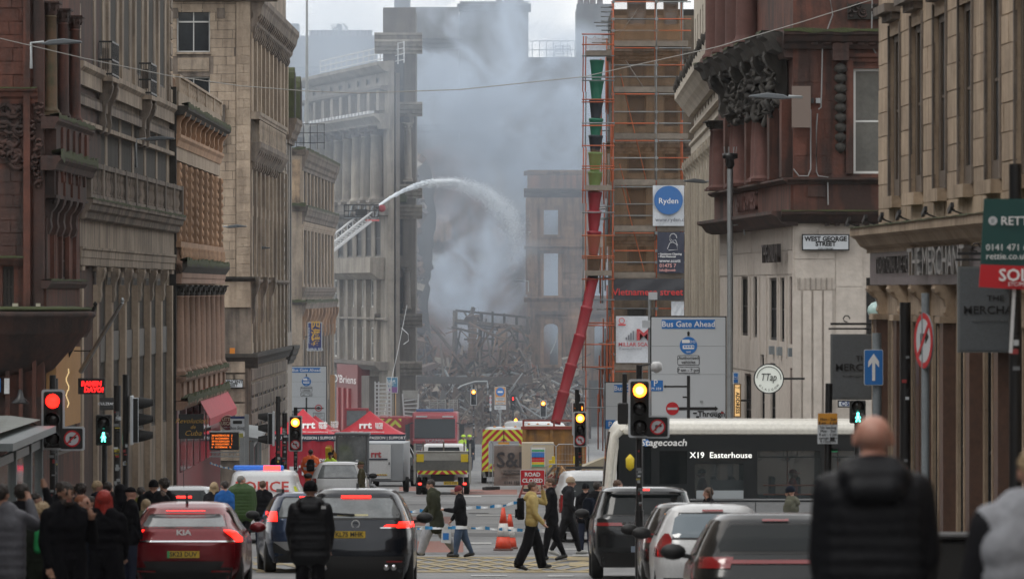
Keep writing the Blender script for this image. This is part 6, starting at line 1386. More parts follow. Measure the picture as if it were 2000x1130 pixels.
def shelter(name, label, pts, zr, m=GRS, hgt=2.5, wid=1.4, g=None, tilt=.12):
    """pts: (x, d) line of posts"""
    R_ = T(name, label, 'shelter', (0, 0, 0)); k = 0
    for (x, d) in pts:
        MB().box(x-.07, x+.07, d-.07, d+.07, G(d)-.1, zr, m).build('post', R_)
    a, b = pts[0], pts[-1]; mb = MB()
    mb.add([(a[0]+.3, a[1], zr), (b[0]+.3, b[1], zr), (b[0]-wid, b[1], zr+tilt), (a[0]-wid, a[1], zr+tilt), (a[0]+.3, a[1], zr+.12), (b[0]+.3, b[1], zr+.12), (b[0]-wid, b[1], zr+tilt+.12), (a[0]-wid, a[1], zr+tilt+.12)], [(0, 1, 2, 3), (4, 7, 6, 5), (0, 4, 5, 1), (1, 5, 6, 2), (2, 6, 7, 3), (3, 7, 4, 0)], m); mb.build('roof', R_)
    for (p, q) in zip(pts, pts[1:]):
        mb = MB(); mb.add([(p[0], p[1]+.07, G(p[1])+.3), (q[0], q[1]-.07, G(q[1])+.3), (q[0], q[1]-.07, zr-.25), (p[0], p[1]+.07, zr-.25)], [(0, 1, 2, 3)], GLT); mb.build('glass_panel', R_)
        MB().bar((p[0], p[1], zr-.2), (q[0], q[1], zr-.2), .06, m, .14).build('rail', R_)
    return R_
SHR = mat('shelter_frame', (.2, .225, .235), .5, dirt=(.12, .14, .14), amt=.5, sc=2)
shelter('bus_shelter', 'grey framed glass shelter at the left edge behind the man with the rucksack', [(X(0, 88)-.1, 88), (X(30, 92)-.05, 92), (X(60, 96)-.05, 96), (X(76, 99.5), 99.5)], -2.5, SHR, tilt=.0, wid=.3)
mb = MB(); mb.add([P(80, 819, 100), P(0, 845, 90), P(-70, 868, 84), P(-70, 812, 100), P(20, 811, 102)], [(0, 1, 2, 3, 4)], mat('mossy_glass_roof', (.2, .22, .2), .4, dirt=(.06, .08, .05), amt=.8, sc=2)); mb.build('mossy_glass_roof', bpy.data.objects['bus_shelter'])
shelter('bus_shelter', 'far grey glass shelter below the rusticated stone corner', [(X(492, 205), 205), (X(500, 214), 214), (X(507, 222), 222)], Z(858, 208), SHR, tilt=.2, wid=1.2)
# near right posts and boards
sp = T('sold_board', 'green and red estate agent board reading Rettie and Sold on a white stake', 'estate board', P(1962, 474, 58)); k = 58/F
mb = MB(); mb.add([(-40*k, 0, 86*k), (50*k, 0, 86*k), (50*k, 0, -50*k), (-47*k, 0, -42*k), (-40*k, .03, 86*k), (50*k, .03, 86*k), (50*k, .03, -50*k), (-47*k, .03, -42*k)], [(0, 1, 2, 3), (7, 6, 5, 4), (0, 3, 7, 4), (0, 4, 5, 1), (2, 1, 5, 6), (3, 2, 6, 7)], mat('agent_green', (.008, .06, .055), .5)); mb.build('green_board', sp)
mb = MB(); mb.add([(-47*k, -.012, -42*k), (50*k, -.012, -46*k), (50*k, -.012, -92*k), (-50*k, -.012, -86*k), (-47*k, .02, -42*k), (50*k, .02, -46*k), (50*k, .02, -92*k), (-50*k, .02, -86*k)], [(0, 1, 2, 3), (7, 6, 5, 4), (0, 3, 7, 4), (0, 4, 5, 1), (2, 1, 5, 6), (3, 2, 6, 7)], SGR); mb.build('red_board', sp)
text('RETTIE', 17*k, (-8*k, -.02, 42*k), sp, align='LEFT', bold=.001); text('0141 471 6700\nrettie.co.uk', 13*k, (-37*k, -.02, -18*k), sp, align='LEFT'); text('SOLD', 24*k, (-12*k, -.03, -64*k), sp, align='LEFT', bold=.003); text('STC/M', 8*k, (6*k, -.03, -81*k), sp, align='LEFT')
mb = MB(); plate(mb, disc(.045, 20), -.012, -.001, WTXM, -23*k, 43*k); mb.box(-.013-23*k, -.006-23*k, -.016, -.012, 43*k-.02, 43*k+.02, mat('agent_green')); mb.box(.004-23*k, .01-23*k, -.016, -.012, 43*k-.02, 43*k+.02, mat('agent_green')); mb.build('round_emblem', sp)
MB().bar((20*k, .06, -86*k), (13*k, .06, -215*k), .06, WHT, .03).build('stake', sp)
pole(1983, 58.6, 320, .065, BLK, 'thick black pole carrying the sold board', stick=3)
pole(1768, 92, 590, .09, BLK, 'black drainpipe like pole beside the pub sign', stick=6)
ps = T('no_turn_sign', 'weathered round no right turn sign edge on to the street, on a grey pole', 'road sign', (X(1808, 76), 76, G(76))); h0 = Z(665, 76)-G(76)
MB().tube([(0, .05, -.1), (0, .05, Z(572, 76)-G(76))], .055, GRS, 10).build('pole', ps); dk = MB(); 
o = turn_symbol(ps, 0, -.03, 0, .37); o.name = 'round_disc'; o.location = (0, 0, h0); o.rotation_euler = (0, 0, math.radians(-75))
bk = MB(); plate(bk, disc(.375, 32), -.028, -.012, GRS); o = bk.build('disc_back', ps); o.location = (0, 0, h0); o.rotation_euler = (0, 0, math.radians(-75))
ps = T('arrow_sign', 'square blue sign with white ahead arrow on a grey pole', 'road sign', (X(1714, 95), 95, G(95))); h0 = Z(717, 95)-G(95)
MB().tube([(0, .05, -.1), (-.01, .05, Z(650, 95)-G(95))], .08, GRS, 10).build('pole', ps); w = .3; mb = MB(); plate(mb, rrect(.32, .6, .03), -.06, -.03, SGW, -.07, h0); plate(mb, rrect(.3, .575, .025), -.064, -.06, SGB, -.07, h0); mb.build('sign_plate', ps)
mb = MB(); mb.prism([(-.025, -.22), (.025, -.22), (.025, .08), (.09, 0), (.09, .1), (0, .23), (-.09, .1), (-.09, 0), (-.025, .08)], -.07, -.064, 'y', LTX); o = mb.build('ahead_arrow', ps); o.location = (-.07, 0, h0)
ps = T('parking_sign', 'orange and white loading restriction sign on a leaning black pole', 'road sign', (X(1617, 85), 85, G(85))); h0 = Z(836, 85)-G(85)
o = MB().tube([(-.03, .06, -.1), (.02, .06, Z(748, 85)-G(85))], .055, BLK, 10).build('pole', ps); mb = MB(); mb.box(-.155, .145, -.02, 0, h0-.23, h0+.23, SGW); mb.box(-.15, .14, -.024, -.02, h0+.06, h0+.225, OSB); mb.build('sign_plate', ps)
text('Mon - Sun\n8 am - 6 pm', .042, (0, -.028, h0+.11), ps, BLK); text('No loading\nMon - Sun\n8 am - 6 pm\nexcept from\n9.15am - 4', .04, (0, -.024, h0-.09), ps, BLK); MB().box(.03, .1, -.03, -.026, h0-.19, h0-.13, BLK).build('sticker', ps)
lp_ = T('globe_lamp', 'pale globe lamp on the corner window beside the pub', 'lamp', P(1711, 606, 128)); MB().lathe([(.01, -.2), (.1, -.17), (.18, -.08), (.2, 0), (.18, .08), (.1, .17), (.01, .2)], mat('globe_glass', (.3, .42, .4), .3), 20).build('globe', lp_); MB().bar((0, 0, .2), (0, .4, .4), .03, BLK).build('bracket', lp_)
r, w, h = hang_sign('wall_plate', 'small white plate with letters C S at the corner building', 1636, 1668, 781, 795, 137.7, SGW, BLK, t=.06, bracket=0); text('C·S', h*.6, (-.02, -.045, 0), r, mat('dark_blue'), bold=.005)
# flagpoles leaning out over the left pavement
for (a, b, c, e, d, m, lb) in ((105, 742, 186, 598, 146, BLKM, 'dark slanting flagpole on the red sandstone corner'), (158, 725, 239, 590, 147, STL, 'pale slanting flagpole on the pilastered building')):
    p0, p1 = P(a, b, d), P(c, e, d-2.0); fp_ = MB(); fp_.tube([(0, 0, 0), p1-p0], [.07, .045], m, 8); fp_.lathe([(.02, 0), (.06, .05), (.02, .12)], m, 8, Matrix.Translation(p1-p0)); fp_.bar((p1-p0)*.3, (p1-p0)*.3+Vector((-.7, .5, 0)), .03, BLK); o = fp_.build('flagpole', loc=p0, label=lb, cat='flagpole')
mb = MB(); mb.tube([(0, 0, 0), (0, -.3, .15), (0, -.45, 0)], .03, BLK, 6); mb.lathe([(.04, .3), (.09, .1), (.22, -.02), (.2, -.05)], BLK, 14, Matrix.Translation((0, -.45, -.1))); mb.build('gooseneck_lamp', loc=P(43, 775, 139.5), label='black gooseneck lamp low on the red sandstone corner', cat='lamp')
lg = MB(); WRL = emi('warm_rope_light', (1, .72, .35), .3)
for k in range(9): lg.tube([(.03*math.sin(k*1.7), -.05*math.cos(k), k*.09), (.03*math.sin(k*1.7+1.4), -.05, k*.09+.09)], .012, WRL, 5)
lg.build('rope_light', loc=P(132, 795, 120), label='warm rope light in front of the plywood board', cat='light')
# overhead span wire
wm = MB(); wpts = [(-60, 62, 128), (0, 75, 128), (160, 113, 130), (330, 148, 133), (470, 168, 134), (600, 178, 135), (700, 182, 135), (900, 175, 136), (1140, 150, 137), (1400, 92, 137), (1560, 45, 137.5), (1715, -4, 137.8)]
wm.tube([P(*q) for q in wpts], .011, mat('span_wire', (.3, .29, .27), .6), 5); wm.build('span_wire', label='thin wire slung across the street between the sandstone corners', cat='wire')
# traffic cones
def cone(px, py, h, label):
    d = GD(py); R_ = T('traffic_cone', label, 'traffic cone', (X(px, d), d, G(d)), 0, 'traffic cones on the road'); CO = mat('cone_red', (.62, .06, .025), .5); CW = mat('cone_white', (.55, .53, .5), .5)
    MB().box(-.24*h, .24*h, -.24*h, .24*h, 0, .05, CO if 0 else mat('cone_base', (.1, .05, .04), .7)).build('base', R_, .01)
    f_ = lambda t: .17*h*(1-t)+.035
    for (a, b, m, nm) in ((.0, .3, CO, 'cone_skirt'), (.3, .62, CW, 'reflective_sleeve'), (.62, 1, CO, 'cone_top')):
        MB().lathe([(f_(a)+(.004 if m == CW else 0), .04+h*a), (f_(b)+(.004 if m == CW else 0), .04+h*b)], m, 20).build(nm, R_)
cone(983, 1074, .98, 'taller cone, left of the pair on the road'); cone(996, 1071, .8, 'shorter cone, right of the pair on the road')
# police tape
TPW = mat('tape_white', (.6, .62, .64), .5); TPB = mat('tape_blue', (.03, .25, .55), .5)
def tape(pts, d0, label, wd=.075):
    mb = MB(); n = 60; q = []
    for k in range(n+1):
        t = k/n*(len(pts)-1); i = min(int(t), len(pts)-2); s_ = t-i; q.append((pts[i][0]*(1-s_)+pts[i+1][0]*s_, pts[i][1]*(1-s_)+pts[i+1][1]*s_))
    for k in range(n):
        a, b = P(*q[k], d0), P(*q[k+1], d0); w_ = wd*(.75+.25*math.sin(k*.7)); up = Vector((0, .02*math.sin(k), w_)); m = TPB if (k % 6) < 2 else TPW
        mb.add([a, b, b+up, a+up], [(0, 1, 2, 3)], m, True)
    mb.build('police_tape', label=label, cat='police tape', group='police tapes across the road', fixn=False)
tape([(780, 1001), (812, 1000), (850, 997), (930, 993), (975, 990), (1010, 983), (1050, 970)], 133, 'upper blue and white tape strung behind the walkers')
tape([(800, 1034), (830, 1033), (920, 1032), (975, 1035), (1010, 1037), (1075, 1039)], 126, 'lower blue and white tape strung behind the cones')
tape([(410, 905), (430, 912), (460, 918), (480, 922)], 158, 'short tape tied to the departure board', .06)
# ================================================================= VEHICLES
def paint(name, col, rough=.22, metal=.3): return mat(name, col, rough, metal=metal, coat=.35, dirt=tuple(c*.7+.004 for c in col), amt=.25, sc=2.5, world=False)
GLC = mat('car_glass', (.008, .011, .012), .06, spec=.28); GLP = mat('painted_reflection_glass', (.2, .22, .23), .06, spec=1, dirt=(.06, .07, .07), amt=.7, sc=2.5, world=False)  # GLP: sky reflection painted into dark glass as a pale, patchy base colour
TRIM = mat('black_plastic', (.016, .016, .017), .55); TLO = mat('tail_lamp_red', (.25, .01, .012), .15, coat=1); TLON = emi('lit_tail_lamp', (1, .012, .006), 2.2); PLY_ = mat('yellow_plate', (.62, .42, .04), .4); PLG = mat('plate_green_flash', (.05, .35, .12), .4); RIM = mat('alloy_rim', (.25, .25, .26), .35, metal=.8)
def slope(d): return math.atan((G(d+3)-G(d-3))/6)
class Body:
    def __init__(s, lv): s.lv = lv
    def at(s, z):
        lv = s.lv; z = max(lv[0][0], min(lv[-1][0], z))
        for a, b in zip(lv, lv[1:]):
            if z <= b[0]:
                t = (z-a[0])/max(1e-6, b[0]-a[0]); return [a[i]+(b[i]-a[i])*t for i in range(1, 5)]
        return list(lv[-1][1:])
    def ring(s, z, n=56):
        hw, y0, y1, e = s.at(z); yc, ly = (y0+y1)/2, (y1-y0)/2; out = []
        for k in range(n):
            a = 2*PI*k/n; c, q = math.cos(a), math.sin(a)
            out.append((hw*math.copysign(abs(c)**(2/e), c), yc+ly*math.copysign(abs(q)**(2/e), q), z))
        return out
    def mesh(s, m, sub=4):
        mb = MB(); zs = []
        for a, b in zip(s.lv, s.lv[1:]): zs += [a[0]+(b[0]-a[0])*k/sub for k in range(sub)]
        zs.append(s.lv[-1][0]); rows = [s.ring(z) for z in zs]; mb.grid(rows, m, True, True); n = len(rows[0])
        mb.add(rows[-1], [tuple(range(n))], m, True); mb.add(rows[0], [tuple(range(n))[::-1]], m); return mb
    def rear(s, x, z, off=.008):
        hw, y0, y1, e = s.at(z); yc, ly = (y0+y1)/2, (y1-y0)/2; t = min(.999, abs(x)/hw); return (x, yc-ly*(1-t**e)**(1/e)-off, z)
    def front(s, x, z, off=.008):
        hw, y0, y1, e = s.at(z); yc, ly = (y0+y1)/2, (y1-y0)/2; t = min(.999, abs(x)/hw); return (x, yc+ly*(1-t**e)**(1/e)+off, z)
    def side(s, y, z, sg, off=.008):
        hw, y0, y1, e = s.at(z); yc, ly = (y0+y1)/2, (y1-y0)/2; t = min(.999, abs(y-yc)/ly); return (sg*(hw*(1-t**e)**(1/e)+off), y, z)
    def panel(s, rows, m, which='rear', off=.008, n=14, mb=None, mir=False, only=0):
        """rows: (z, a, b) on the body surface"""
        mb = mb or MB(); rr_ = []
        for (z0, a0, b0), (z1, a1, b1) in zip(rows, rows[1:]):
            for k in range(4): t = k/4; rr_.append((z0+(z1-z0)*t, a0+(a1-a0)*t, b0+(b1-b0)*t))
        rr_.append(rows[-1])
        for sg in ((only,) if only else (1, -1) if mir else (1,)):
            G_ = []
            for (z, a, b) in rr_:
                G_.append([(s.rear(sg*(a+(b-a)*i/n), z, off) if which == 'rear' else s.front(sg*(a+(b-a)*i/n), z, off) if which == 'front' else s.side(a+(b-a)*i/n, z, 1 if which == 'right' else -1, off)) for i in range(n+1)])
            mb.grid(G_, m, True)
        return mb
def wheel(R_, x, y, r=.34, w=.22, rim=RIM):
    sg = 1 if x > 0 else -1; Tm = Matrix.Translation((x, y, r)) @ Matrix.Rotation(sg*PI/2, 4, 'Y')
    o = MB().lathe([(r*.6, -w/2), (r*.94, -w/2), (r, -w*.36), (r, w*.36), (r*.94, w/2), (r*.6, w/2)], RUB, 24, Tm).build('wheel', R_)
    MB().lathe([(r*.62, w*.3), (r*.6, w*.5), (r*.2, w*.44), (.01, w*.46)], rim, 14, Tm).build('rim', o)
def car(name, label, px, d, L=4.4, Wd=1.84, H=1.5, col='grey', rz=0, lv=None, glass=GLC, win=None, lights=None, lit=False, plate_=None, pz=.85, px_off=0, brake=None, brake_lit=True, diff=.42, cat='car', extras=None, sidewin=True, mirrors=True, wr=.34, pw=None, grp='cars waiting on the road'):
    m = col if not isinstance(col, str) else MATS[col]; g = G(d); R_ = T(name, label, cat, (X(px, d), d, g), rz, grp); R_.rotation_euler.x = slope(d); hw = Wd/2
    k = H/1.5
    lv = lv or [(.2, .9*hw, .14, L-.2, 6), (.34*k, .97*hw, .03, L-.05, 6), (.6*k, hw, 0, L, 6), (.78*k, hw, .03, L-.04, 6), (.92*k, .985*hw, .09, L-.3, 5.5), (.98*k, .965*hw, .12, L-1.05, 5.5), (1.06*k, .93*hw, .17, L-1.3, 5), (1.2*k, .86*hw, .28, L-1.6, 5), (1.34*k, .78*hw, .42, L-1.95, 5), (1.42*k, .72*hw, .5, L-2.2, 5), (1.475*k, .64*hw, .6, L-2.4, 4.5), (1.5*k, .45*hw, .9, L-2.7, 4)]
    B = Body(lv); B.mesh(m).build('body', R_); win = win or [(1.04*k, -.68*hw, .68*hw), (1.1*k, -.7*hw, .7*hw), (1.36*k, -.58*hw, .58*hw), (1.39*k, -.52*hw, .52*hw)]
    B.panel(win, glass, n=16).build('rear_window', R_); B.panel([(win[0][0]-.03, win[0][1]-.04, win[0][2]+.04), (win[-1][0]+.02, win[-1][1]-.03, win[-1][2]+.03)], TRIM, off=.004).build('window_surround', R_)
    if sidewin:
        for wh in ('left', 'right'):
            for (ya, yb) in ((.75, 1.75), (1.85, 2.75)): B.panel([(1.04*k, ya, yb+.15), (1.36*k, ya+.1, yb)], GLC, wh).build('side_window', R_)
    if diff: B.panel([(.22, -.8*hw, .8*hw), (diff, -.84*hw, .84*hw)], TRIM, off=.015).build('lower_bumper', R_)
    for rows in (lights or []):
        for sg in (-1, 1): B.panel(rows, TLON if lit else TLO, only=sg, off=.014, n=8).build('tail_lamp', R_, label='lit tail lamp' if lit else None)
    if brake: B.panel([(brake[0]-brake[2]/2, -brake[1], brake[1]), (brake[0]+brake[2]/2, -brake[1], brake[1])], TLON if brake_lit else TLO, off=.03, n=6).build('high_brake_light', R_)
    if plate_:
        y = B.rear(px_off, pz)[1]; MB().box(px_off-.26, px_off+.26, y-.025, y, pz-.055, pz+.055, pw or PLY_).build('number_plate', R_); text(plate_, .075, (px_off, y-.03, pz), R_, BLK, bold=.002, sx=.95) if plate_ != ' ' else None
    wx = hw-.13
    for x in (-wx, wx):
        wheel(R_, x, .85, wr); wheel(R_, x, L-.85, wr)
    if mirrors:
        for sg in (-1, 1):
            mb = MB(); yy = L-1.75; mb.lathe([(.02, -.07), (.09, -.05), (.115, .02), (.1, .06), (.02, .08)], m if mirrors == 'body' else TRIM, 12, Matrix.Translation((sg*(hw+.13), yy, 1.06*k)) @ Matrix.Rotation(PI/2, 4, 'X') @ Matrix.Diagonal((1.25, .8, 1, 1))); mb.bar((sg*hw*.9, yy, 1.0*k), (sg*(hw+.1), yy, 1.03*k), .05, TRIM); mb.build('door_mirror', R_)
    if extras: extras(R_, B)
    return R_
def antenna(R_, B, y=1.0, h=.08): z = B.lv[-1][0]; MB().prism([(y, z-.02), (y+.16, z-.02), (y+.02, z+h)], -.02, .02, 'x', TRIM).build('antenna', R_)
def wiper(R_, B, z, x0=-.05, x1=.35): a, b = Vector(B.rear(x0, z, .03)), Vector(B.rear(x1, z+.02, .03)); MB().bar(a, b, .03, TRIM).build('wiper', R_)
REDC = paint('metallic_red', (.19, .008, .014)); BLUC = paint('dark_metallic_blue', (.012, .03, .075)); NAVC = paint('black_blue', (.004, .007, .014)); GREYC = paint('dark_slate', (.014, .016, .018)); BLKC = paint('gloss_black', (.008, .009, .01)); WHC = paint('white_car_paint', (.6, .61, .62), .3, 0); SILC = paint('silver_car_paint', (.3, .31, .32)); BRNC = paint('dark_brown_car_paint', (.02, .017, .015))
def kia(R_, B):
    antenna(R_, B, .95, .13)
    mb = B.panel([(.83, -.93*.92, .93*.92), (.855, -.86, .86)], CHR, off=.02, n=20); mb.build('light_signature_trim', R_)
    text('KIA', .085, (0, B.rear(0, .98)[1]-.012, .98), R_, LTX, bold=.004, sx=1.3); text('EV6', .03, (-.6, B.rear(.6, .86)[1]-.03, .86), R_, CHR)
    B.panel([(.42, -.6, .6), (.52, -.66, .66)], TRIM, off=.02).build('diffuser', R_); B.panel([(.34, .45, .75), (.37, .45, .77)], TLO, mir=True, off=.03).build('reflector', R_)
    y = B.rear(0, .63)[1]; MB().box(-.26, -.22, y-.03, y-.025, .575, .685, PLG).build('green_flash', R_)
    B.panel([(1.29, -.6, .6), (1.33, -.58, .58)], REDC, off=.1).build('spoiler', R_)
ev = [(.18, .82, .16, 4.5, 6), (.36, .92, .04, 4.65, 6), (.6, .945, 0, 4.68, 6), (.82, .945, .0, 4.6, 6), (.92, .93, .06, 4.2, 5.5), (1.0, .9, .1, 3.7, 5.5), (1.06, .86, .16, 3.3, 5), (1.16, .79, .34, 3.1, 5), (1.28, .74, .56, 2.9, 5), (1.38, .68, .72, 2.7, 4.5), (1.45, .6, .95, 2.4, 4.5), (1.48, .4, 1.3, 2.1, 4)]
car('car', 'metallic red hatchback with arched lit tail lamps and raised spoiler, nearest car on the left', 358, 92, 4.68, 1.89, 1.48, REDC, lv=ev, win=[(1.08, -.66, .66), (1.12, -.66, .66), (1.26, -.6, .6)], lights=[[(.83, .84, .925), (.9, .79, .92), (1.0, .66, .83), (1.03, .64, .72)]], lit=True, plate_='SK23 DUV', pz=.63, brake=(1.32, .32, .035), glass=GLP, extras=kia, mirrors='body')
def mazda(R_, B):
    wiper(R_, B, 1.27, -.02, .02-.45); y = B.rear(0, 1.12)[1]; mb = MB(); ring(mb, .055, .07, y-.01, WHT, 0, 1.12, 20); mb.build('badge', R_)
    B.panel([(1.05, .4, .93), (1.07, .4, .93)], CHR, mir=True, off=.012).build('lamp_strip', R_)
    for s_ in (-1, 1):
        for q in (.5, .62): MB().lathe([(.045, 0), (.05, .03), (.03, .04)], CHR, 12, Matrix.Translation((s_*q, -.02, .42)) @ Matrix.Rotation(PI/2, 4, 'X')).build('exhaust', R_)
    B.panel([(.5, .5, .75), (.53, .5, .76)], TLO, mir=True, off=.02).build('reflector', R_); antenna(R_, B, 1.2); B.panel([(1.25, -.3, .2), (1.28, -.3, .2)], mat('pale_yellow', (.6, .55, .3), .5), off=.012).build('dealer_strip', R_)
car('car', 'black blue SUV with amber number plate and pale rear window behind the puffer jacket man', 694, 92, 4.74, 1.89, 1.7, NAVC, glass=GLP, win=[(1.22, -.7, .7), (1.28, -.72, .72), (1.5, -.6, .6), (1.54, -.55, .55)], lights=[[(1.08, .45, .93), (1.11, .5, .93)], [(1.06, .66, .93), (1.16, .7, .92)]], lit=True, plate_='KL75 MHK', pz=.95, px_off=-.1, brake=(1.56, .24, .045), extras=mazda, diff=.6, wr=.38)
def duster(R_, B):
    for s_ in (-.5, .5): MB().bar((s_, 1.0, 1.62), (s_, 3.0, 1.62), .05, TRIM, .07).build('roof_rail', R_)
    B.panel([(.45, -.5, .5), (.62, -.75, .75)], mat('skid_grey', (.25, .25, .25), .5), off=.03).build('skid_plate', R_)
car('car', 'dark blue SUV with square lit tail lamp left of the black blue one', 608, 112.5, 4.34, 1.8, 1.6, BLUC, rz=math.radians(5.5), lights=[[(1.02, .66, .84), (1.22, .66, .84)]], lit=True, brake=(1.5, .2, .03), extras=duster, glass=GLP, diff=.6, wr=.37)
def rr_x(R_, B):
    text('RANGE ROVER', .05, (.12, B.rear(0, 1.03)[1]-.012, 1.035), R_, mat('dull_letters', (.1, .1, .1), .4), sx=2.4, bold=.001); antenna(R_, B, 1.4); antenna(R_, B, 1.8); B.panel([(1.6, -.75, .75), (1.64, -.72, .72)], BLKC, off=.12).build('spoiler', R_)
rrl = [(.25, .9, .1, 4.7, 7), (.5, .99, .0, 4.8, 7), (.9, 1.0, 0, 4.8, 7), (1.05, .985, .05, 4.6, 7), (1.12, .97, .08, 3.8, 7), (1.2, .94, .12, 3.5, 6), (1.5, .84, .3, 3.1, 6), (1.62, .8, .35, 2.8, 6), (1.68, .72, .45, 2.6, 5), (1.71, .55, .7, 2.3, 5)]
car('car', 'big dark slate SUV with slim tail lamps and blank plate right of the walkers', 1260, 105, 4.8, 2.0, 1.7, GREYC, lv=rrl, win=[(1.2, -.78, .78), (1.56, -.68, .68)], lights=[[(.99, .4, .92), (1.05, .4, .93)]], plate_=' ', pz=.56, pw=mat('grey_plate', (.2, .24, .3), .3), brake=(1.655, .09, .03), extras=rr_x, diff=.5, wr=.39)
car('car', 'black hatchback squeezed between the slate SUV and the small white car', 1366, 88, 4.2, 1.8, 1.48, BRNC, lights=[[(.86, .66, .88), (1.0, .6, .86)]], plate_=' ', mirrors=True)
fl_ = [(.2, .78, .12, 3.8, 6), (.34, .84, .02, 3.95, 6), (.6, .86, 0, 3.95, 6), (.85, .86, .05, 3.8, 6), (.95, .84, .1, 3.3, 5), (1.05, .8, .15, 2.9, 5), (1.3, .68, .36, 2.5, 5), (1.4, .6, .46, 2.2, 5), (1.45, .52, .56, 2.0, 4.5), (1.48, .35, .8, 1.8, 4)]
car('car', 'small white hatchback with upright red tail lamps at the right', 1394, 82, 3.95, 1.72, 1.48, WHC, lv=fl_, glass=mat('blue_tinted_glass', (.1, .14, .17), .06, spec=1), win=[(1.0, -.56, .56), (1.05, -.6, .6), (1.28, -.55, .55), (1.34, -.46, .46)], lights=[[(.72, .7, .855), (.85, .6, .84), (.98, .6, .76), (1.06, .64, .7)]], plate_=' ', brake=(1.39, .15, .03), brake_lit=False, extras=lambda R_, B: (MB().tube([(0, 1.0, 1.47), (.0, .85, 1.75)], .008, BLK, 5).build('aerial', R_)))
car('car', 'black hatchback with full width red light bar, nearest car on the right', 1519, 60, 4.37, 1.8, 1.47, BLKC, win=[(1.06, -.6, .6), (1.12, -.62, .62), (1.3, -.52, .52), (1.34, -.46, .46)], lights=[[(.88, .5, .86), (1.0, .46, .86)]], brake=(1.39, .14, .02), brake_lit=False, plate_=' ', pz=.6, extras=lambda R_, B: B.panel([(.93, -.55, .55), (.97, -.55, .55)], TLO, off=.016).build('light_bar', R_))
car('car', 'silver grey hatchback with lit high brake light behind the red hatchback', 354, 130, 4.3, 1.8, 1.58, SILC, glass=GLC, lights=[[(.95, .66, .86), (1.1, .66, .86)]], lit=True, brake=(1.33, .22, .05), extras=lambda R_, B: MB().tube([(0, .9, 1.57), (0, .8, 2.1)], .008, BLK, 5).build('aerial', R_))
car('car', 'black saloon mostly hidden by the crowd on the left pavement', 168, 105, 4.6, 1.85, 1.46, BLKC, rz=math.radians(-6), lights=[[(.9, .66, .86), (1.0, .66, .86)]])
car('car', 'white SUV with roof rails and pale glass behind the dark cars', 660, 182, 4.5, 1.85, 1.62, WHC, glass=GLP, lights=[[(.95, .7, .88), (1.1, .7, .88)]], extras=lambda R_, B: [MB().bar((s_, 1.0, 1.64), (s_, 3.0, 1.64), .05, STL, .05).build('roof_rail', R_) for s_ in (-.55, .55)])
car('car', 'dark SUV under the right red tent', 776, 238, 4.5, 1.85, 1.75, BLKC, glass=GLP, rz=math.radians(8), lights=[[(.95, .7, .88), (1.15, .7, .88)]])
# ---- vans
def clip(poly, x0, x1, z0, z1):
    for ax, lim, sg in ((0, x0, 1), (0, x1, -1), (1, z0, 1), (1, z1, -1)):
        out = []
        for i in range(len(poly)):
            a, b = poly[i], poly[(i+1) % len(poly)]; ia, ib = sg*(a[ax]-lim) >= 0, sg*(b[ax]-lim) >= 0
            if ia: out.append(a)
            if ia != ib: t = (lim-a[ax])/(b[ax]-a[ax]); out.append((a[0]+(b[0]-a[0])*t, a[1]+(b[1]-a[1])*t))
        poly = out
        if len(poly) < 3: return []
    return poly
CHR_ = mat('chevron_red', (.42, .02, .03), .4); CHY = mat('chevron_yellow', (.6, .66, .06), .4)
def chevrons(R_, x0, x1, z0, z1, y, w=.2, skip=None, name='chevron_panel', t=.004):
    mb = MB(); mb.box(x0, x1, y, y+.01, z0, z1, CHY); k = -30
    while k < 40:
        for sg in (1, -1):
            p = [(sg*(k*w), z0-.0), (sg*(k*w+w), z0), (sg*(k*w+w-(z1-z0)), z1), (sg*(k*w-(z1-z0)), z1)]
            a, b = (max(0, x0), x1) if sg > 0 else (x0, min(0, x1))
            if b > a:
                q = clip(p, a, b, z0, z1)
                if q: mb.prism(q, y-t, y, 'y', CHR_)
        k += 2
    return mb.build(name, R_)
def van(label, px, d, L=5, Wd=1.95, H=1.97, rz=0, m=WHC, name='van', extras=None, cat='van', nose=True, glass=GLC, win=None):
    R_ = T(name, label, cat, (X(px, d), d, G(d)), rz); R_.rotation_euler.x = slope(d) if abs(rz) < 1 else -slope(d); hw = Wd/2
    B = Body([(.25, .93*hw, .06, L-.1, 9), (.5, .99*hw, 0, L, 8), (1.0, hw, 0, L-.1, 8), (1.15, .99*hw, .01, L-.7, 8), (1.3, .97*hw, .03, L-1.1, 8), (H-.35, .88*hw, .1, L-1.7, 8), (H-.12, .84*hw, .14, L-2.0, 7), (H-.03, .76*hw, .22, L-2.3, 6), (H, .55*hw, .5, L-2.7, 5)]); B.mesh(m).build('body', R_)
    for x in (-hw+.13, hw-.13): wheel(R_, x, .95, .34); wheel(R_, x, L-.9, .34)
    for wh in ('left', 'right'): B.panel([(1.25, L-2.3, L-1.35), (H-.4, L-2.4, L-1.85)], GLC, wh).build('side_window', R_)
    B.panel([(1.2, -.78*hw, .78*hw), (H-.3, -.7*hw, .7*hw)], GLC, 'front').build('windscreen', R_)
    B.panel([(.28, -.9*hw, .9*hw), (.5, -.94*hw, .94*hw)], TRIM, off=.02).build('rear_bumper', R_)
    B.panel([(.75, .88*hw, .985*hw), (1.2, .86*hw, .965*hw)], TLO, mir=True, off=.012, n=4).build('tail_lamps', R_)
    if extras: extras(R_, B, hw, L, H)
    return R_
POR = mat('police_red', (.5, .06, .05), .5); BLB = emi('blue_beacon', (.03, .13, .5), .25); RBL = emi('red_beacon', (1, .03, .02), 4)
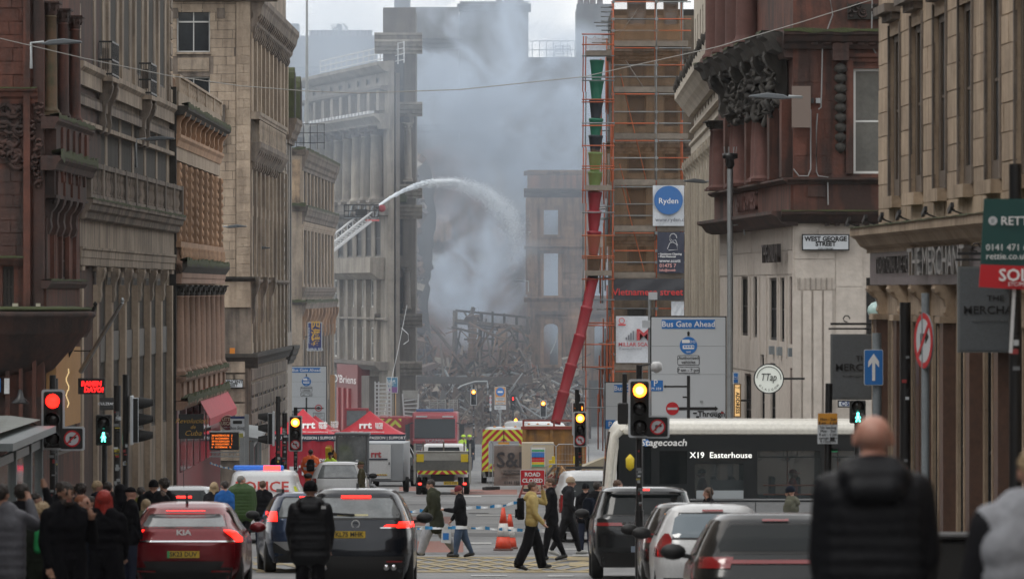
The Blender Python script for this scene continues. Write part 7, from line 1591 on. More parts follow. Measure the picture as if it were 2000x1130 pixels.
def police(R_, B, hw, L, H):
    mb = MB(); mb.box(-.75, .5, .5, .75, H, H+.12, BLB); mb.build('light_bar', R_, .03); MB().box(0, .42, .47, .5, H+.01, H+.11, RBL).build('red_light', R_, label='lit red light')
    text('POLICE', .26, (-.02, B.rear(0, H-.5)[1]-.05, H-.42), R_, POR, bold=.008, sx=1.15)
    for sg in (-1, 1): B.panel([(.55, .3*hw, .84*hw), (.75, .55*hw, .86*hw), (1.05, .84*hw, .87*hw)] if sg else None, CHY, mir=True, off=.012).build('yellow_band', R_) if sg > 0 else B.panel([(.55, .5*hw, .84*hw), (.7, .7*hw, .86*hw)], CHR_, mir=True, off=.016).build('red_band', R_)
    B.panel([(.86, -.3, .3), (1.1, -.3, .3)], SGW, off=.01).build('notice_panel', R_); B.panel([(1.3, .845*hw, .93*hw), (H-.4, .8*hw, .86*hw)], CHY, mir=True, off=.01, n=4).build('edge_stripe', R_)
van('white police van with red lettering and blue light bar in the queue', 513, 142, 4.9, 1.9, 1.83, extras=police, name='police_van')
def liv(no):
    def f_(R_, B, hw, L, H):
        y = -.02; chevrons(R_, -hw*.92, hw*.92, H-.62, H-.12, y, .16); chevrons(R_, -hw*.95, -hw*.66, .5, H-.62, y-.003, .16); chevrons(R_, hw*.66, hw*.95, .5, H-.62, y-.003, .16); chevrons(R_, -hw*.66, hw*.66, .5, .85, y-.003, .16)
        MB().box(-hw*.66, hw*.66, y-.002, y+.02, .85, H-.62, mat('grey_van_panel', (.35, .36, .38), .4)).build('door_panel', R_); MB().box(-.24, .24, y-.014, y-.002, H-.78, H-.66, OSB).build('orange_plate', R_); MB().box(-.02, .02, y-.01, y, .5, H-.14, TRIM).build('door_gap', R_)
        MB().box(-.85*hw, -.55*hw, y-.03, y, .52, .64, PLY_).build('number_plate', R_)
        for x in (-.4, 0, .5): MB().lathe([(.05, 0), (.07, .03), (.02, .07)], mat('amber_beacon', (.7, .25, .03), .3), 10, Matrix.Translation((x, .4, H-.03))).build('beacon', R_)
    return f_
van('van with red and yellow chevron rear doors beside the banner covered fence', 984, 247, 5.5, 2.0, 2.45, extras=liv(1)); van('second chevron van half hidden by the rusty skip', 1050, 262, 5.5, 2.0, 2.5, extras=liv(2))
def transit(R_, B, hw, L, H):
    B.panel([(.55, -.6, .6), (.95, -.66, .66)], TRIM, 'front', off=.02).build('grille', R_); B.panel([(.85, .7, .93), (1.05, .7, .9)], mat('headlamp', (.6, .62, .65), .1), 'front', mir=True, off=.02).build('headlamp', R_); B.panel([(.3, -.85, .85), (.5, -.9, .9)], TRIM, 'front', off=.02).build('front_bumper', R_)
    for x in (-hw-.16, hw+.16): MB().box(x-.1, x+.1, L-1.7, L-1.6, 1.3, 1.65, TRIM).build('door_mirror', R_)
    MB().lathe([(.06, 0), (.08, .05), (.02, .12)], emi('amber_beacon_lit', (1, .3, .02), 4), 10, Matrix.Translation((.5, 1.0, H))).build('beacon', R_)
van('tall white van facing the camera, nosing out left of the chevron vans', 1010, 276, 5.9, 2.05, 2.6, rz=PI+.42, extras=transit)
def svan(R_, B, hw, L, H): B.panel([(1.15, -.7*hw, .7*hw), (1.55, -.62*hw, .62*hw)], GLC).build('rear_window', R_); MB().bar((-.7, .6, H+.08), (.7, .6, H+.08), .06, TRIM).build('roof_bar', R_); B.panel([(.5, -.98*hw, .98*hw), (.85, -.98*hw, .98*hw)], TRIM, off=.015).build('dark_lower_doors', R_)
van('small white van with dark lower doors parked left of the bus nose', 1163, 143, 4.4, 1.85, 1.8, extras=svan, rz=math.radians(3))
# ---- dropside truck
ALU = mat('aluminium', (.42, .42, .4), .4, metal=.6, dirt=(.22, .2, .17), amt=.6, sc=2, world=False); MUD = mat('muddy_steel', (.14, .12, .1), .8, dirt=(.08, .06, .05), amt=.7, sc=3, world=False)
tk = T('dropside_truck', 'muddy dropside truck with aluminium tail lift and chevron strip, seen from behind', 'truck', (X(864, 218), 218, G(218))); tk.rotation_euler.x = slope(218)
mb = MB(); mb.box(-1.08, 1.08, .1, 4.2, .85, .95, MUD); mb.box(-1.1, -1.05, .1, 4.2, .95, 1.4, MUD); mb.box(1.05, 1.1, .1, 4.2, .95, 1.4, MUD); mb.box(-.45, .45, .1, 5.5, .5, .85, TRIM); mb.build('load_bed', tk, .01)
mb = MB(); mb.box(-.98, .98, 0, .08, 1.3, 1.62, ALU); mb.box(-1.0, 1.0, -.02, .1, 1.62, 1.67, ALU); mb.box(-1.02, 1.02, 0, .07, .85, 1.32, GLB); mb.build('tail_lift', tk, .01)
mb = MB()
for k in range(12): mb.box(-.9+k*.155, -.86+k*.155, .1, .14, 1.0, 1.32, WHT); mb.tube([(-.88+k*.155, .16, 1.0), (-.8+k*.155, .16, 1.33)], .02, WHT, 5)
mb.build('barrier_feet', tk); MB().lathe([(.14, 0), (.03, .4)], MATS['cone_red'], 12, Matrix.Translation((-.3, .2, .97))).build('cone', tk)
chevrons(tk, -.95, .95, .78, .92, -.03, .14, name='chevron_strip')
for s_ in (-1, 1):
    MB().box(s_*.85-.14, s_*.85+.14, -.02, 0, 1.25, 1.55, YEL).build('warning_tag', tk); MB().box(s_*1.06-.04, s_*1.06+.04, -.05, .05, .4, 1.95, ALU).build('lift_column', tk); MB().box(s_*.9-.15, s_*.9+.15, -.05, .02, .36, .46, TRIM).build('lamp_cluster', tk)
    MB().box(s_*.86-.06, s_*.86+.06, -.07, -.05, .38, .45, RBL).build('tail_lamp', tk, label='lit tail lamp')
    for q in (0, .24): wheel(tk, s_*(.92-q), .9, .33, .2)
    wheel(tk, s_*.9, 4.9, .36)
MB().box(-1, 1, 0, .12, .28, .36, TRIM).build('rear_beam', tk); MB().box(.05, .6, -.06, -.04, .38, .5, PLY_).build('number_plate', tk); text('BG72 PYB', .08, (.32, -.065, .44), tk, BLK)
B = Body([(.5, .95, 4.3, 6.0, 8), (1.1, .95, 4.3, 6.0, 8), (1.55, .9, 4.35, 5.7, 8), (1.84, .84, 4.4, 5.4, 7), (1.92, .7, 4.5, 5.2, 5)]); B.mesh(WHC).build('cab', tk); B.panel([(1.5, -.65, .65), (1.78, -.6, .6)], GLC).build('cab_window', tk)
for x in (-.8, 0, .8): MB().box(x-.03, x+.03, 4.1, 4.16, .95, 1.98, MUD).build('headboard_post', tk)
# ---- fire engine
FRD = paint('fire_engine_red', (.36, .012, .02), .3, 0)
fe = T('fire_engine', 'red fire engine facing the camera with wide windscreen and roof ladders', 'fire engine', (X(849, 303), 303, G(303))); fe.rotation_euler.x = slope(303)
mb = MB(); mb.prism([(0, .5), (0, 1.5), (.1, 1.6), (.35, 2.75), (.5, 2.95), (8, 3.0), (8, .5)], -1.2, 1.2, 'x', FRD); mb.build('body', fe, .06)
mb = MB(); mb.prism([(-.02, 1.58), (.3, 2.6), (.34, 2.6), (.06, 1.58)], -1.08, 1.08, 'x', GLC); mb.build('windscreen', fe)
MB().box(-1.1, 1.1, -.05, 0, .95, 1.3, TRIM).build('grille', fe); MB().box(-1.22, 1.22, -.12, .1, .4, .75, FRD).build('bumper', fe, .03); text('SCANIA', .17, (0, -.06, 1.42), fe, CHR, sx=1.25, bold=.004)
mb = MB()
for z in (1.0, 1.1, 1.2): mb.box(-1.0, 1.0, -.07, -.05, z, z+.03, CHR)
mb.build('grille_bars', fe)
for s_ in (-1, 1):
    MB().box(s_*.95-.18, s_*.95+.18, -.08, -.02, .78, .93, mat('headlamp', (.6, .62, .65), .1)).build('headlamp', fe); MB().box(s_*1.45-.12, s_*1.45+.12, .2, .3, 1.5, 2.3, TRIM).build('door_mirror', fe); MB().bar((s_*1.15, .25, 2.4), (s_*1.45, .25, 2.3), .05, TRIM).build('mirror_arm', fe)
    for y in (1.3, 6.2): wheel(fe, s_*1.05, y, .5, .3)
    MB().box(s_*.7-.3, s_*.7+.3, .1, .16, 2.68, 2.76, SGW).build('marker_lamp', fe)
mb = MB(); mb.box(-1.0, 1.0, .55, .95, 2.98, 3.12, mat('beacon_bar_blue', (.05, .12, .3), .3)); mb.build('light_bar', fe, .03)
mb = MB()
for x0, x1, z0 in ((-.3, .55, 3.1), (.75, 1.2, 3.1)):
    for k in range(6): mb.bar((x0, 1.2, z0+.1*k), (x1, 1.2, z0+.1*k), .04, ALU)
    for x in (x0, x1, (x0+x1)/2): mb.bar((x, 1.2, z0), (x, 1.2, z0+.55), .05, ALU)
    mb.bar((x0-.1, 1.3, z0), (x1, 1.3, z0+.55), .04, ALU)
mb.build('roof_ladders', fe, kind='stuff'); MB().box(-1.8, -1.2, .9, .95, .9, 2.6, FRD).build('open_door', fe)
# ---- turntable ladder appliance seen between the tents
ap = T('ladder_appliance', 'second fire appliance with open red door, white ladder end and chevrons behind the tents', 'fire engine', (X(772, 322), 322, G(322))); ap.rotation_euler.x = slope(322)
MB().box(-1.25, 1.25, 0, 6, .5, 2.6, FRD).build('body', ap, .04); chevrons(ap, -1.2, 1.2, 2.0, 2.5, -.02, .22)
MB().box(-2.9, -1.5, .1, .18, 1.7, 3.1, FRD).build('open_door', ap, .03); MB().box(-2.75, -1.65, .06, .1, 2.1, 2.95, GLP).build('door_window', ap)
mb = MB()
for k in range(9): mb.bar((-1.15, .5, 2.7+k*.22), (-.25, .5, 2.7+k*.22), .07, LDW)
for x in (-1.15, -.95, -.45, -.25): mb.bar((x, .5, 2.5), (x, .5, 4.6), .08, LDW)
for k in range(5): mb.bar((.5, .5, 2.7+k*.2), (1.25, .6, 2.6+k*.25), .06, LDW)
mb.bar((.5, .5, 2.5), (.4, .5, 3.9), .08, LDW); mb.bar((1.25, .5, 2.5), (1.3, .5, 3.9), .08, LDW); mb.box(.4, 1.3, .5, .55, 3.6, 4.1, ALU); mb.build('ladder_end', ap, kind='stuff')
for s_ in (-1, 1): MB().box(s_*1.1-.1, s_*1.1+.1, -.06, -.02, 1.7, 1.85, RBL if s_ > 0 else TLO).build('tail_lamp', ap); wheel(ap, s_*1.05, 1.2, .5, .3)
# ---- small excavator and trailer
ex = T('excavator', 'grey cab of a small excavator with yellow arm in front of the right tent', 'excavator', (X(685, 208), 208, G(208)))
mb = MB(); fr = mat('excavator_grey', (.12, .13, .14), .5)
for x in (-.5, .6):
    for y in (0, 1.1): mb.box(x-.05, x+.05, y-.05, y+.05, .6, 2.3, fr)
mb.box(-.6, .7, -.1, 1.2, 2.3, 2.42, fr); mb.box(-.6, .7, -.1, 1.2, .5, .95, fr); mb.build('cab', ex, .03); MB().box(-.45, .55, -.02, 0, .98, 2.28, GLP).build('windscreen', ex)
mb = MB(); mb.bar((-.75, -.2, .4), (-.8, -.5, 1.9), .2, YEL); mb.bar((-.8, -.5, 1.9), (-.6, 0, 1.5), .2, mat('hydraulic_orange', (.4, .16, .03), .5)); mb.tube([(-.65, -.3, .5), (-.7, -.55, 1.2), (-.62, -.4, 1.8)], .03, BLK, 6); mb.build('digger_arm', ex); MB().box(-.8, .9, -.3, 1.6, .1, .5, TRIM).build('tracks', ex, .08)
tr = T('box_trailer', 'grey box trailer with white rrt door in front of the right tent', 'trailer', (X(738, 222), 222, G(222)), math.radians(-4))
MB().box(-.95, 1.0, .1, 3, .45, 1.95, mat('trailer_grey', (.3, .32, .34), .5)).build('trailer_body', tr, .03); MB().box(-.9, -.5, .06, .1, .5, 1.85, mat('light_panel', (.45, .47, .5), .5)).build('side_panel', tr); o = MB().box(-.42, .5, .04, .1, .55, 1.88, WHT).build('trailer_door', tr); MB().box(.42, .46, 0, .04, 1.1, 1.2, TRIM).build('door_handle', o)
text('rrt', .26, (-.08, .02, 1.5), tr, mat('dull_red_lettering'), bold=.012); MB().box(-.38, .38, .02, .03, 1.28, 1.34, NAVY).build('navy_line', tr); chevrons(tr, -.36, .36, .68, .73, .03, .05, name='hazard_strip')
for s_ in (-1, 1): wheel(tr, s_*1.0, 1.2, .3, .2)
# ---- bus
BUB = mat('bus_black', (.006, .009, .011), .3, coat=.15); BUW = mat('bus_cream', (.62, .6, .54), .4, coat=.3, dirt=(.5, .48, .44), amt=.4, sc=1)
bx0 = X(1186, 124); bu = T('bus', 'single deck black and cream Stagecoach bus showing X19 Easterhouse, crossing behind the queue', 'bus', (bx0, 124, G(124.5)+.02), 0); LB = 10.6; HB = 2.92
def bxx(px): return X(px, 124)-bx0
bz = lambda py: Z(py, 124)-bu.location.z
wins = [(bxx(1258), bxx(1272), bz(945), bz(868)), (bxx(1288), bxx(1342), bz(945), bz(880)), (bxx(1357), bxx(1452), bz(973), bz(905)), (bxx(1479), bxx(1602), bz(973), bz(880)), (bxx(1615), bxx(1735), bz(973), bz(880)), (bxx(1750), bxx(1870), bz(973), bz(880)), (bxx(1885), bxx(2005), bz(973), bz(880))]
def frame_wall(y0, y1, m, nm):
    us = sorted({.25, LB, *[w_[0] for w_ in wins], *[w_[1] for w_ in wins]}); zs = sorted({.35, bz(848), *[w_[2] for w_ in wins], *[w_[3] for w_ in wins]}); mb = MB()
    for a, b in zip(us, us[1:]):
        for c, e in zip(zs, zs[1:]):
            if not any(w_[0] < (a+b)/2 < w_[1] and w_[2] < (c+e)/2 < w_[3] for w_ in wins): mb.box(a, b, y0, y1, c, e, m if c > bz(978) else SILC)
    mb.build(nm, bu)
frame_wall(0, .06, BUB, 'near_side'); frame_wall(2.44, 2.5, BUB, 'far_side')
BGL = mat('bus_glass', (.04, .05, .055), .05, spec=.5, alpha=.45)
for w_ in wins: MB().box(w_[0], w_[1], .02, .035, w_[2], w_[3], BGL if w_[0] > bxx(1350) else GLC).build('side_window', bu); MB().box(w_[0], w_[1], 2.46, 2.48, w_[2], w_[3], BGL if w_[0] > bxx(1350) else GLC).build('far_window', bu)
zr0 = bz(848)
mb = MB(); pr = [(-.02, zr0), (-.03, zr0+.12), (.04, zr0+.24), (.25, zr0+.3), (2.25, zr0+.3), (2.46, zr0+.24), (2.53, zr0+.12), (2.52, zr0)]
mb.prism(pr, .35, LB, 'x', BUW); mb.build('cream_roof', bu, .02)
rows = []
for (x, z, i) in ((.35, zr0+.3, .1), (.18, zr0+.24, .1), (.05, zr0+.05, .12), (-.02, zr0-.4, .12), (-.08, 1.6, .1), (-.12, 1.0, .1), (-.12, .4, .12)): rows.append([(x+.25*abs(t)**4, 1.25+t*1.25, z) for t in [(-1+2*k/14) for k in range(15)]])
mb = MB(); mb.grid(rows, BUW); mb.build('front_shell', bu); mb = MB(); mb.grid([[(x-.012, y*.92+.1, z) for x, y, z in r] for r in rows[2:5]], GLC); mb.build('windscreen', bu)
mb = MB(); mb.tube([(.3, -.03, zr0+.1), (.16, -.035, zr0-.05), (.1, -.035, zr0-.5), (.02, -.035, 1.2), (.0, -.035, .6)], [.1, .09, .06, .05, .05], BUW, 8); mb.build('cream_corner', bu)
text('Stagecoach', .15, (bxx(1296), -.012, bz(864)), bu, LTX, bold=.004, shear=.15, sx=1.1); mb = MB(); plate(mb, disc(.08), -.01, 0, SGB, bxx(1262), bz(864)); mb.build('round_logo', bu)
MB().box(bxx(1360), bxx(1456), -.012, 0, bz(899), bz(878), BLKM).build('side_display', bu); text('X19  Easterhouse', .13, (bxx(1408), -.018, bz(888.5)), bu, emi('display_white', (.9, .9, .85), .75), sx=1.05)
mb = MB(); mb.lathe([(.02, -.1), (.11, -.06), (.12, .05), (.02, .1)], YEL, 10, Matrix.Translation((bxx(1230), -.25, bz(902))) @ Matrix.Diagonal((.8, .7, 1.8, 1))); mb.build('yellow_mirror', bu)
OR = mat('orange_handrail', (.5, .1, .02), .4)
for (a, b) in ((1492, 1600), (1625, 1730)):
    for z in (948, 966): MB().tube([(bxx(a), .35, bz(z)), (bxx(b), .35, bz(z))], .022, OR, 6).build('handrail', bu)
for px in (1485, 1533, 1541, 1560, 1640, 1680): mb = MB(); mb.tube([(bxx(px), .6, bz(880)), (bxx(px), .6, bz(893))], .015, BLK, 5); ring(mb, .035, .05, .6, BLK, bxx(px), bz(897), 10, t=.02); mb.build('hanging_strap', bu)
mb = MB(); mb.tube([(bxx(1484), .5, bz(893)), (bxx(1735), .5, bz(893))], .02, BLK, 6); 
for px in (1541, 1640): mb.tube([(bxx(px), .7, .4), (bxx(px), .7, bz(880))], .02, OR, 6)
mb.build('grab_poles', bu)
for k, px in enumerate((1395, 1430, 1510, 1560, 1620, 1680, 1740, 1800)): MB().box(bxx(px), bxx(px)+.12, 1.5, 2.4, .9, bz(935), mat('seat_grey', (.1, .12, .14), .8)).build('seat', bu, .03)
MB().box(.3, LB, -.008, 0, bz(849)-.012, bz(849), TRIM).build('roof_seam', bu); [MB().box(bxx(q), bxx(q)+.015, -.006, 0, .4, bz(978), TRIM).build('panel_seam', bu) for q in (1350, 1475, 1608, 1740)]; MB().box(.3, LB, -.01, 0, bz(979), bz(976), BUB).build('waist_trim', bu)
MB().box(bxx(1387), bxx(1452), .08, .1, bz(956), bz(937), mat('panel_grey', (.14, .16, .17), .5)).build('bulkhead', bu); MB().box(bxx(1360), bxx(1452), .0, .012, bz(974), bz(957), mat('poster_grey', (.3, .33, .35), .5)).build('poster_strip', bu)
MB().box(bxx(1622), bxx(1636), .0, .012, bz(882), bz(875), mat('exit_green', (.02, .25, .1), .5)).build('green_notice', bu)
mb = MB(); mb.box(.2, LB, .1, 2.4, .25, .4, TRIM); mb.build('floor', bu)
for x in (2.3, 8.2):
    for y in (.15, 2.35): 
        Tm = Matrix.Translation((x, y, .45)) @ Matrix.Rotation(PI/2, 4, 'X'); MB().lathe([(.3, -.13), (.44, -.12), (.47, 0), (.44, .12), (.3, .13)], RUB, 22, Tm).build('wheel', bu)
# ================================================================= TENTS, SKIP, FENCES, BARRIERS
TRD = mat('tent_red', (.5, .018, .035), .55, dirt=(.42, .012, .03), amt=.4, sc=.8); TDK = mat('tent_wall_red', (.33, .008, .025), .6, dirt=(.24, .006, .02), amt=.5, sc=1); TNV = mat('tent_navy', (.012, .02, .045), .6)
def tent(label, px0, px1, pyp, pye, d, walls, sgn):
    w = (px1-px0)/F*d; R_ = T('tent', label, 'tent', (X((px0+px1)/2, d), d, G(d)), 0, 'red relief tents'); ze, zp = Z(pye, d)-G(d), Z(pyp, d)-G(d); rows = []
    for k in range(9):
        t = k/8; r = 1-t; z = ze+(zp-ze)*(t**1.25); h = w/2*r; n = []
        for i in range(24):
            a = 2*PI*i/24; c, s_ = math.cos(a), math.sin(a); q = max(abs(c), abs(s_)); n.append((h*c/q, w/2+h*s_/q, z-.05*(1-q)*r*4))
        rows.append(n)
    mb = MB(); mb.grid(rows, TRD, True, True); mb.build('canopy', R_); mb = MB()
    sq = [(-w/2, 0), (w/2, 0), (w/2, w), (-w/2, w)]
    for a, b in zip(sq, sq[1:]+sq[:1]): mb.add([(a[0], a[1], ze-.27), (b[0], b[1], ze-.27), (b[0], b[1], ze+.02), (a[0], a[1], ze+.02)], [(0, 1, 2, 3)], TNV)
    mb.build('valance', R_, fixn=False)
    text('COMMUNITY | COMPASSION | SUPPORT', .12, (0, -.02, ze-.14), R_, LTX, sx=w*.34, bold=.002)
    for x, y in sq: MB().tube([(x*.98, min(max(y, .05), w-.05), 0), (x*.98, min(max(y, .05), w-.05), ze)], .03, ALU, 6).build('leg', R_)
    th = math.atan2(w/2, zp-ze)
    tx = -w*.06 if sgn else .25
    text('rrt', .34, (tx, .52, ze+.36), R_, LTX, rot=(PI/2-th*.62, 0, 0), bold=.016, ext=.02); text('RAPID\nRELIEF\nTEAM', .085, (tx+.58, .5, ze+.34), R_, LTX, rot=(PI/2-th*.62, 0, 0), align='CENTER', bold=.003, ext=.02); text('0800 061 4208 | www.rapidreliefteam.org', .06, (tx+.1, .16, ze+.1), R_, LTX, rot=(PI/2-th*.62, 0, 0), ext=.015)
    if walls:
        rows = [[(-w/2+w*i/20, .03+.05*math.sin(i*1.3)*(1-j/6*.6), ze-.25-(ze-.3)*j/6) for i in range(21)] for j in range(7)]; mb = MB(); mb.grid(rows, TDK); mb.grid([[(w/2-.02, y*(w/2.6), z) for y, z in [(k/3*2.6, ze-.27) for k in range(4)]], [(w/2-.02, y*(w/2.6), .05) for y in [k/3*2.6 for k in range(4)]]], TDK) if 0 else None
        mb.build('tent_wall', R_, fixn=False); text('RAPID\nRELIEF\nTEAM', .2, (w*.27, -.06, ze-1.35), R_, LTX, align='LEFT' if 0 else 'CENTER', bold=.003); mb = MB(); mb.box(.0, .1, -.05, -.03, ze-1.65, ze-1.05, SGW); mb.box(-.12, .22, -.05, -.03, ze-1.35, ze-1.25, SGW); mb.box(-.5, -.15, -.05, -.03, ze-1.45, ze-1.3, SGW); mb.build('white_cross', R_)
    return R_
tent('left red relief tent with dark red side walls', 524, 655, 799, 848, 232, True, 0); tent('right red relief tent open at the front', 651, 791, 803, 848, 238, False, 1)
tent('rear red relief tent peeking over the left one', 560, 668, 812, 845, 238, False, 0)
RUST = mat('rusty_yellow_steel', (.3, .14, .025), .7, dirt=(.08, .045, .025), amt=.9, sc=1.6, streak=.5, bump=.3, world=False); RRED = mat('rusty_red_rail', (.2, .035, .025), .7)
sk = T('skip', 'rusty yellow steel skip with red top rail behind the site fences', 'skip', (X(1082, 232), 232, G(232)), 0); zt = Z(832, 232)-G(232)
mb = MB(); mb.box(-1.28, 1.28, 0, 4, .25, zt-.08, RUST); mb.build('skip_body', sk, .02)
for x in (-1.2, -.1, 1.2): MB().box(x-.06, x+.06, -.08, 0, .3, zt-.1, RUST).build('rib', sk)
MB().box(-1.35, 1.35, -.1, .1, zt-.12, zt, RRED).build('top_rail', sk); MB().box(-1.28, 1.28, -.04, .04, zt+.2, zt+.27, RRED).build('guard_rail', sk)
for x in (-1.25, 0, 1.2): MB().box(x-.04, x+.04, -.04, .04, zt, zt+.22, RRED).build('guard_post', sk)
cb_ = T('site_cabin', 'cream site cupboard with coloured safety notice board in front of the skip', 'cabinet', (X(1051, 226), 226, G(226))); MB().box(-.65, .62, 0, 1, .1, Z(864, 226)-G(226), mat('cream_panel', (.42, .37, .27), .6)).build('cupboard', cb_, .01)
mb = MB(); zb_ = Z(892, 226)-G(226); mb.box(-.28, .28, -.03, 0, zb_-.38, zb_+.38, WHT)
for k, (m_, h_) in enumerate(((mat('notice_green', (.05, .35, .15), .5), .06), (SGB, .08), (SGB, .1), (SGR, .07), (SGR, .07), (YEL, .07), (MATS['notice_green'], .06))): mb.box(-.25, .25, -.036, -.03, zb_+.28-k*.1-h_, zb_+.3-k*.1, m_)
mb.build('safety_notice', cb_)
def fence_panel(label, px0, px1, py0, d, rz=0, sheet=False, name='site_fence'):
    w = (px1-px0)/F*d/math.cos(rz); h = Z(py0, d)-G(d); R_ = T(name, label, 'fence', (X(px0, d), d, G(d)+.02), rz, 'temporary site fences'); mb = MB()
    mb.tube([(0, 0, 0), (0, 0, h-.1), (.1, 0, h), (w-.1, 0, h), (w, 0, h-.1), (w, 0, 0)], .022, STL, 6); mb.build('fence_frame', R_); mb = MB()
    for k in range(1, int(w/.12)): mb.tube([(k*.12, 0, .1), (k*.12, 0, h)], .004, STL, 3, False)
    for k in range(1, int(h/.25)): mb.tube([(0, 0, k*.25), (w, 0, k*.25)], .004, STL, 3, False)
    mb.build('wire_mesh', R_, kind='stuff'); MB().box(-.3, .3, -.12, .12, 0, .12, RUB).build('block_foot', R_, .02)
    if sheet:
        mb = MB(); mb.grid([[(.06+(w-.1)*i/16, -.04-.03*math.sin(i*.9+j), h-.04-(h-.2)*j/8) for i in range(17)] for j in range(9)], mat('grey_brown_sheet', (.2, .165, .145), .7, dirt=(.14, .11, .1), amt=.6, sc=1)); mb.build('printed_sheet', R_, fixn=False)
        text('S&D', .62, (w*.46, -.09, h*.65), R_, mat('dark_print', (.035, .035, .04), .6), bold=.014, sx=.95); MB().box(w*.22, w*.72, -.085, -.08, h*.34, h*.43, MATS['dark_print']).build('dark_strip', R_); text('DEVELOPMENTS LTD', .09, (w*.47, -.095, h*.385), R_, MATS['grey_brown_sheet'], bold=.003); text('0141 353 9482', .12, (w*.5, -.085, h*.15), R_, MATS['dark_print'], bold=.004); text('STONE  BUILDING  ROOFING', .06, (w*.47, -.085, h*.27), R_, MATS['dark_print'])
    return R_
fence_panel('site fence covered by a brown sheet printed S and D', 962, 1056, 869, 229, sheet=True); fence_panel('bare wire fence panel before the cream cupboard', 1037, 1086, 868, 224, .12); fence_panel('bare wire fence panel beside the skip signal', 1086, 1150, 868, 222, .1)
fence_panel('low rusty barrier behind the road closed sign', 1068, 1165, 907, 204, .05); fence_panel('edge on fence panel at the left end of the sheeted fence', 955, 963, 862, 228, .9)
rc = T('road_closed_sign', 'red board reading Road Closed on a red folding stand', 'road sign', (X(1040, 211), 211, G(211))); zb_ = Z(932, 211)-G(211); mb = MB(); plate(mb, rrect(.92, .6, .04), -.02, 0, SGW, 0, zb_); plate(mb, rrect(.87, .55, .03), -.026, -.02, SGR, 0, zb_); mb.build('sign_board', rc)
text('ROAD\nCLOSED', .15, (0, -.035, zb_), rc, LTX, bold=.006, sp=1.15); mb = MB()
for s_ in (-1, 1): mb.bar((s_*.3, 0, zb_-.2), (s_*.48, -.15, 0), .04, RRED); mb.bar((s_*.3, .05, zb_-.2), (s_*.5, .45, 0), .04, RRED)
mb.bar((-.42, -.1, .15), (.42, -.1, .15), .05, RRED); mb.build('folding_stand', rc)
for (px, py, d) in ((1075, 905, 215), (1081, 898, 216), (1123, 898, 214)): MB().box(-.06, .06, -.06, .06, 0, .3, YEL).build('marker_post', loc=(X(px, d), d, Z(py+8, d)), bevel=.01, label='yellow capped post %s' % {1075: 'left of the pair before the skip', 1081: 'right of the pair before the skip', 1123: 'alone under the skip signal'}[px], cat='post')
tp = MB(); tp.add([(0, 0, 0), (1.6, .1, -.1), (1.7, .3, .7), (.2, .3, .15)], [(0, 1, 2, 3)], mat('cream_panel')); tp.add([(0, .06, 0), (1.6, .16, -.1), (1.7, .36, .7), (.2, .36, .15)], [(3, 2, 1, 0)], MATS['cream_panel']); tp.build('tarpaulin', loc=P(1128, 915, 190), label='cream sheet lying on debris left of the bus', cat='sheet', fixn=False)
pl = MB(); 
for k in range(60):
    c = Vector((rr.uniform(-1.3, 1.3), rr.uniform(-.5, .5), rr.uniform(0, .7))); v = Vector((rr.uniform(-1, 1), rr.uniform(-.3, .3), rr.uniform(-.8, 1))).normalized()*rr.uniform(.15, .5); pl.bar(c-v, c+v, rr.uniform(.03, .1), rr.choice((PLY, WOODC, MUD, RRED)))
pl.build('debris', loc=(X(1112, 214), 214, G(214)+.3), kind='stuff', label='scrap timber and debris piled behind the barrier', cat='debris')
bn = T('litter_bin', 'black street litter bin beside the bald man', 'bin', (X(1880, 58), 58, G(58))); MB().box(-.75, .7, -.3, .3, 0, Z(1050, 58)-G(58), BLKM).build('bin_body', bn, .05); MB().box(-.78, .73, -.34, .34, Z(1050, 58)-G(58), Z(1040, 58)-G(58), BLK).build('bin_lid', bn, .02)
po = T('posted_pole', 'black street box with green and white posters between the bald man and the pub', 'street box', (X(1788, 40), 40, G(40))); zq = Z(1060, 40)-G(40); MB().box(-.06, .09, 0, .2, 0, Z(1000, 40)-G(40), BLK).build('box_body', po); MB().box(-.03, .07, -.01, 0, zq-.1, zq+.12, mat('poster_green', (.02, .13, .1), .5)).build('poster', po); MB().box(-.02, .07, -.02, -.01, zq+.02, zq+.08, SGW).build('poster_label', po); text('RTV-4', .025, (.025, -.03, zq+.05), po, BLK)
# ================================================================= PEOPLE
def cloth(name, c, rough=.9): return mat(name, c, rough, spec=.12, dirt=tuple(q*.6 for q in c), amt=.6, sc=5, bump=.6, bsc=9, world=False)
NYL = lambda n, c: mat(n, c, .55, spec=.22, dirt=tuple(q*.6 for q in c), amt=.5, sc=6, bump=.5, bsc=12, world=False)
K_ = cloth('black_cloth', (.006, .006, .008)); NV = cloth('navy_cloth', (.008, .011, .02)); DG = cloth('charcoal_cloth', (.016, .016, .019)); GT = cloth('grey_marl', (.22, .22, .24)); JN = cloth('blue_denim', (.06, .09, .15)); DJ = cloth('dark_denim', (.02, .025, .045)); OLV = cloth('olive_parka', (.035, .038, .024)); GRN = NYL('green_quilt', (.035, .07, .022)); YH = cloth('pale_yellow_fleece', (.42, .32, .13)); BLU = cloth('royal_blue', (.02, .1, .32)); CAM = cloth('camouflage', (.11, .1, .06)); HVO = mat('hi_vis_orange', (.8, .13, .02), .6); HVY = mat('hi_vis_yellow', (.5, .75, .03), .6); LGY = cloth('light_grey_marl', (.33, .34, .37)); PUF = NYL('black_nylon', (.008, .0085, .011)); GSC = cloth('green_scarf', (.03, .3, .1)); FUR = cloth('grey_fur', (.12, .12, .11)); CRM = cloth('off_white_cloth', (.5, .5, .5))
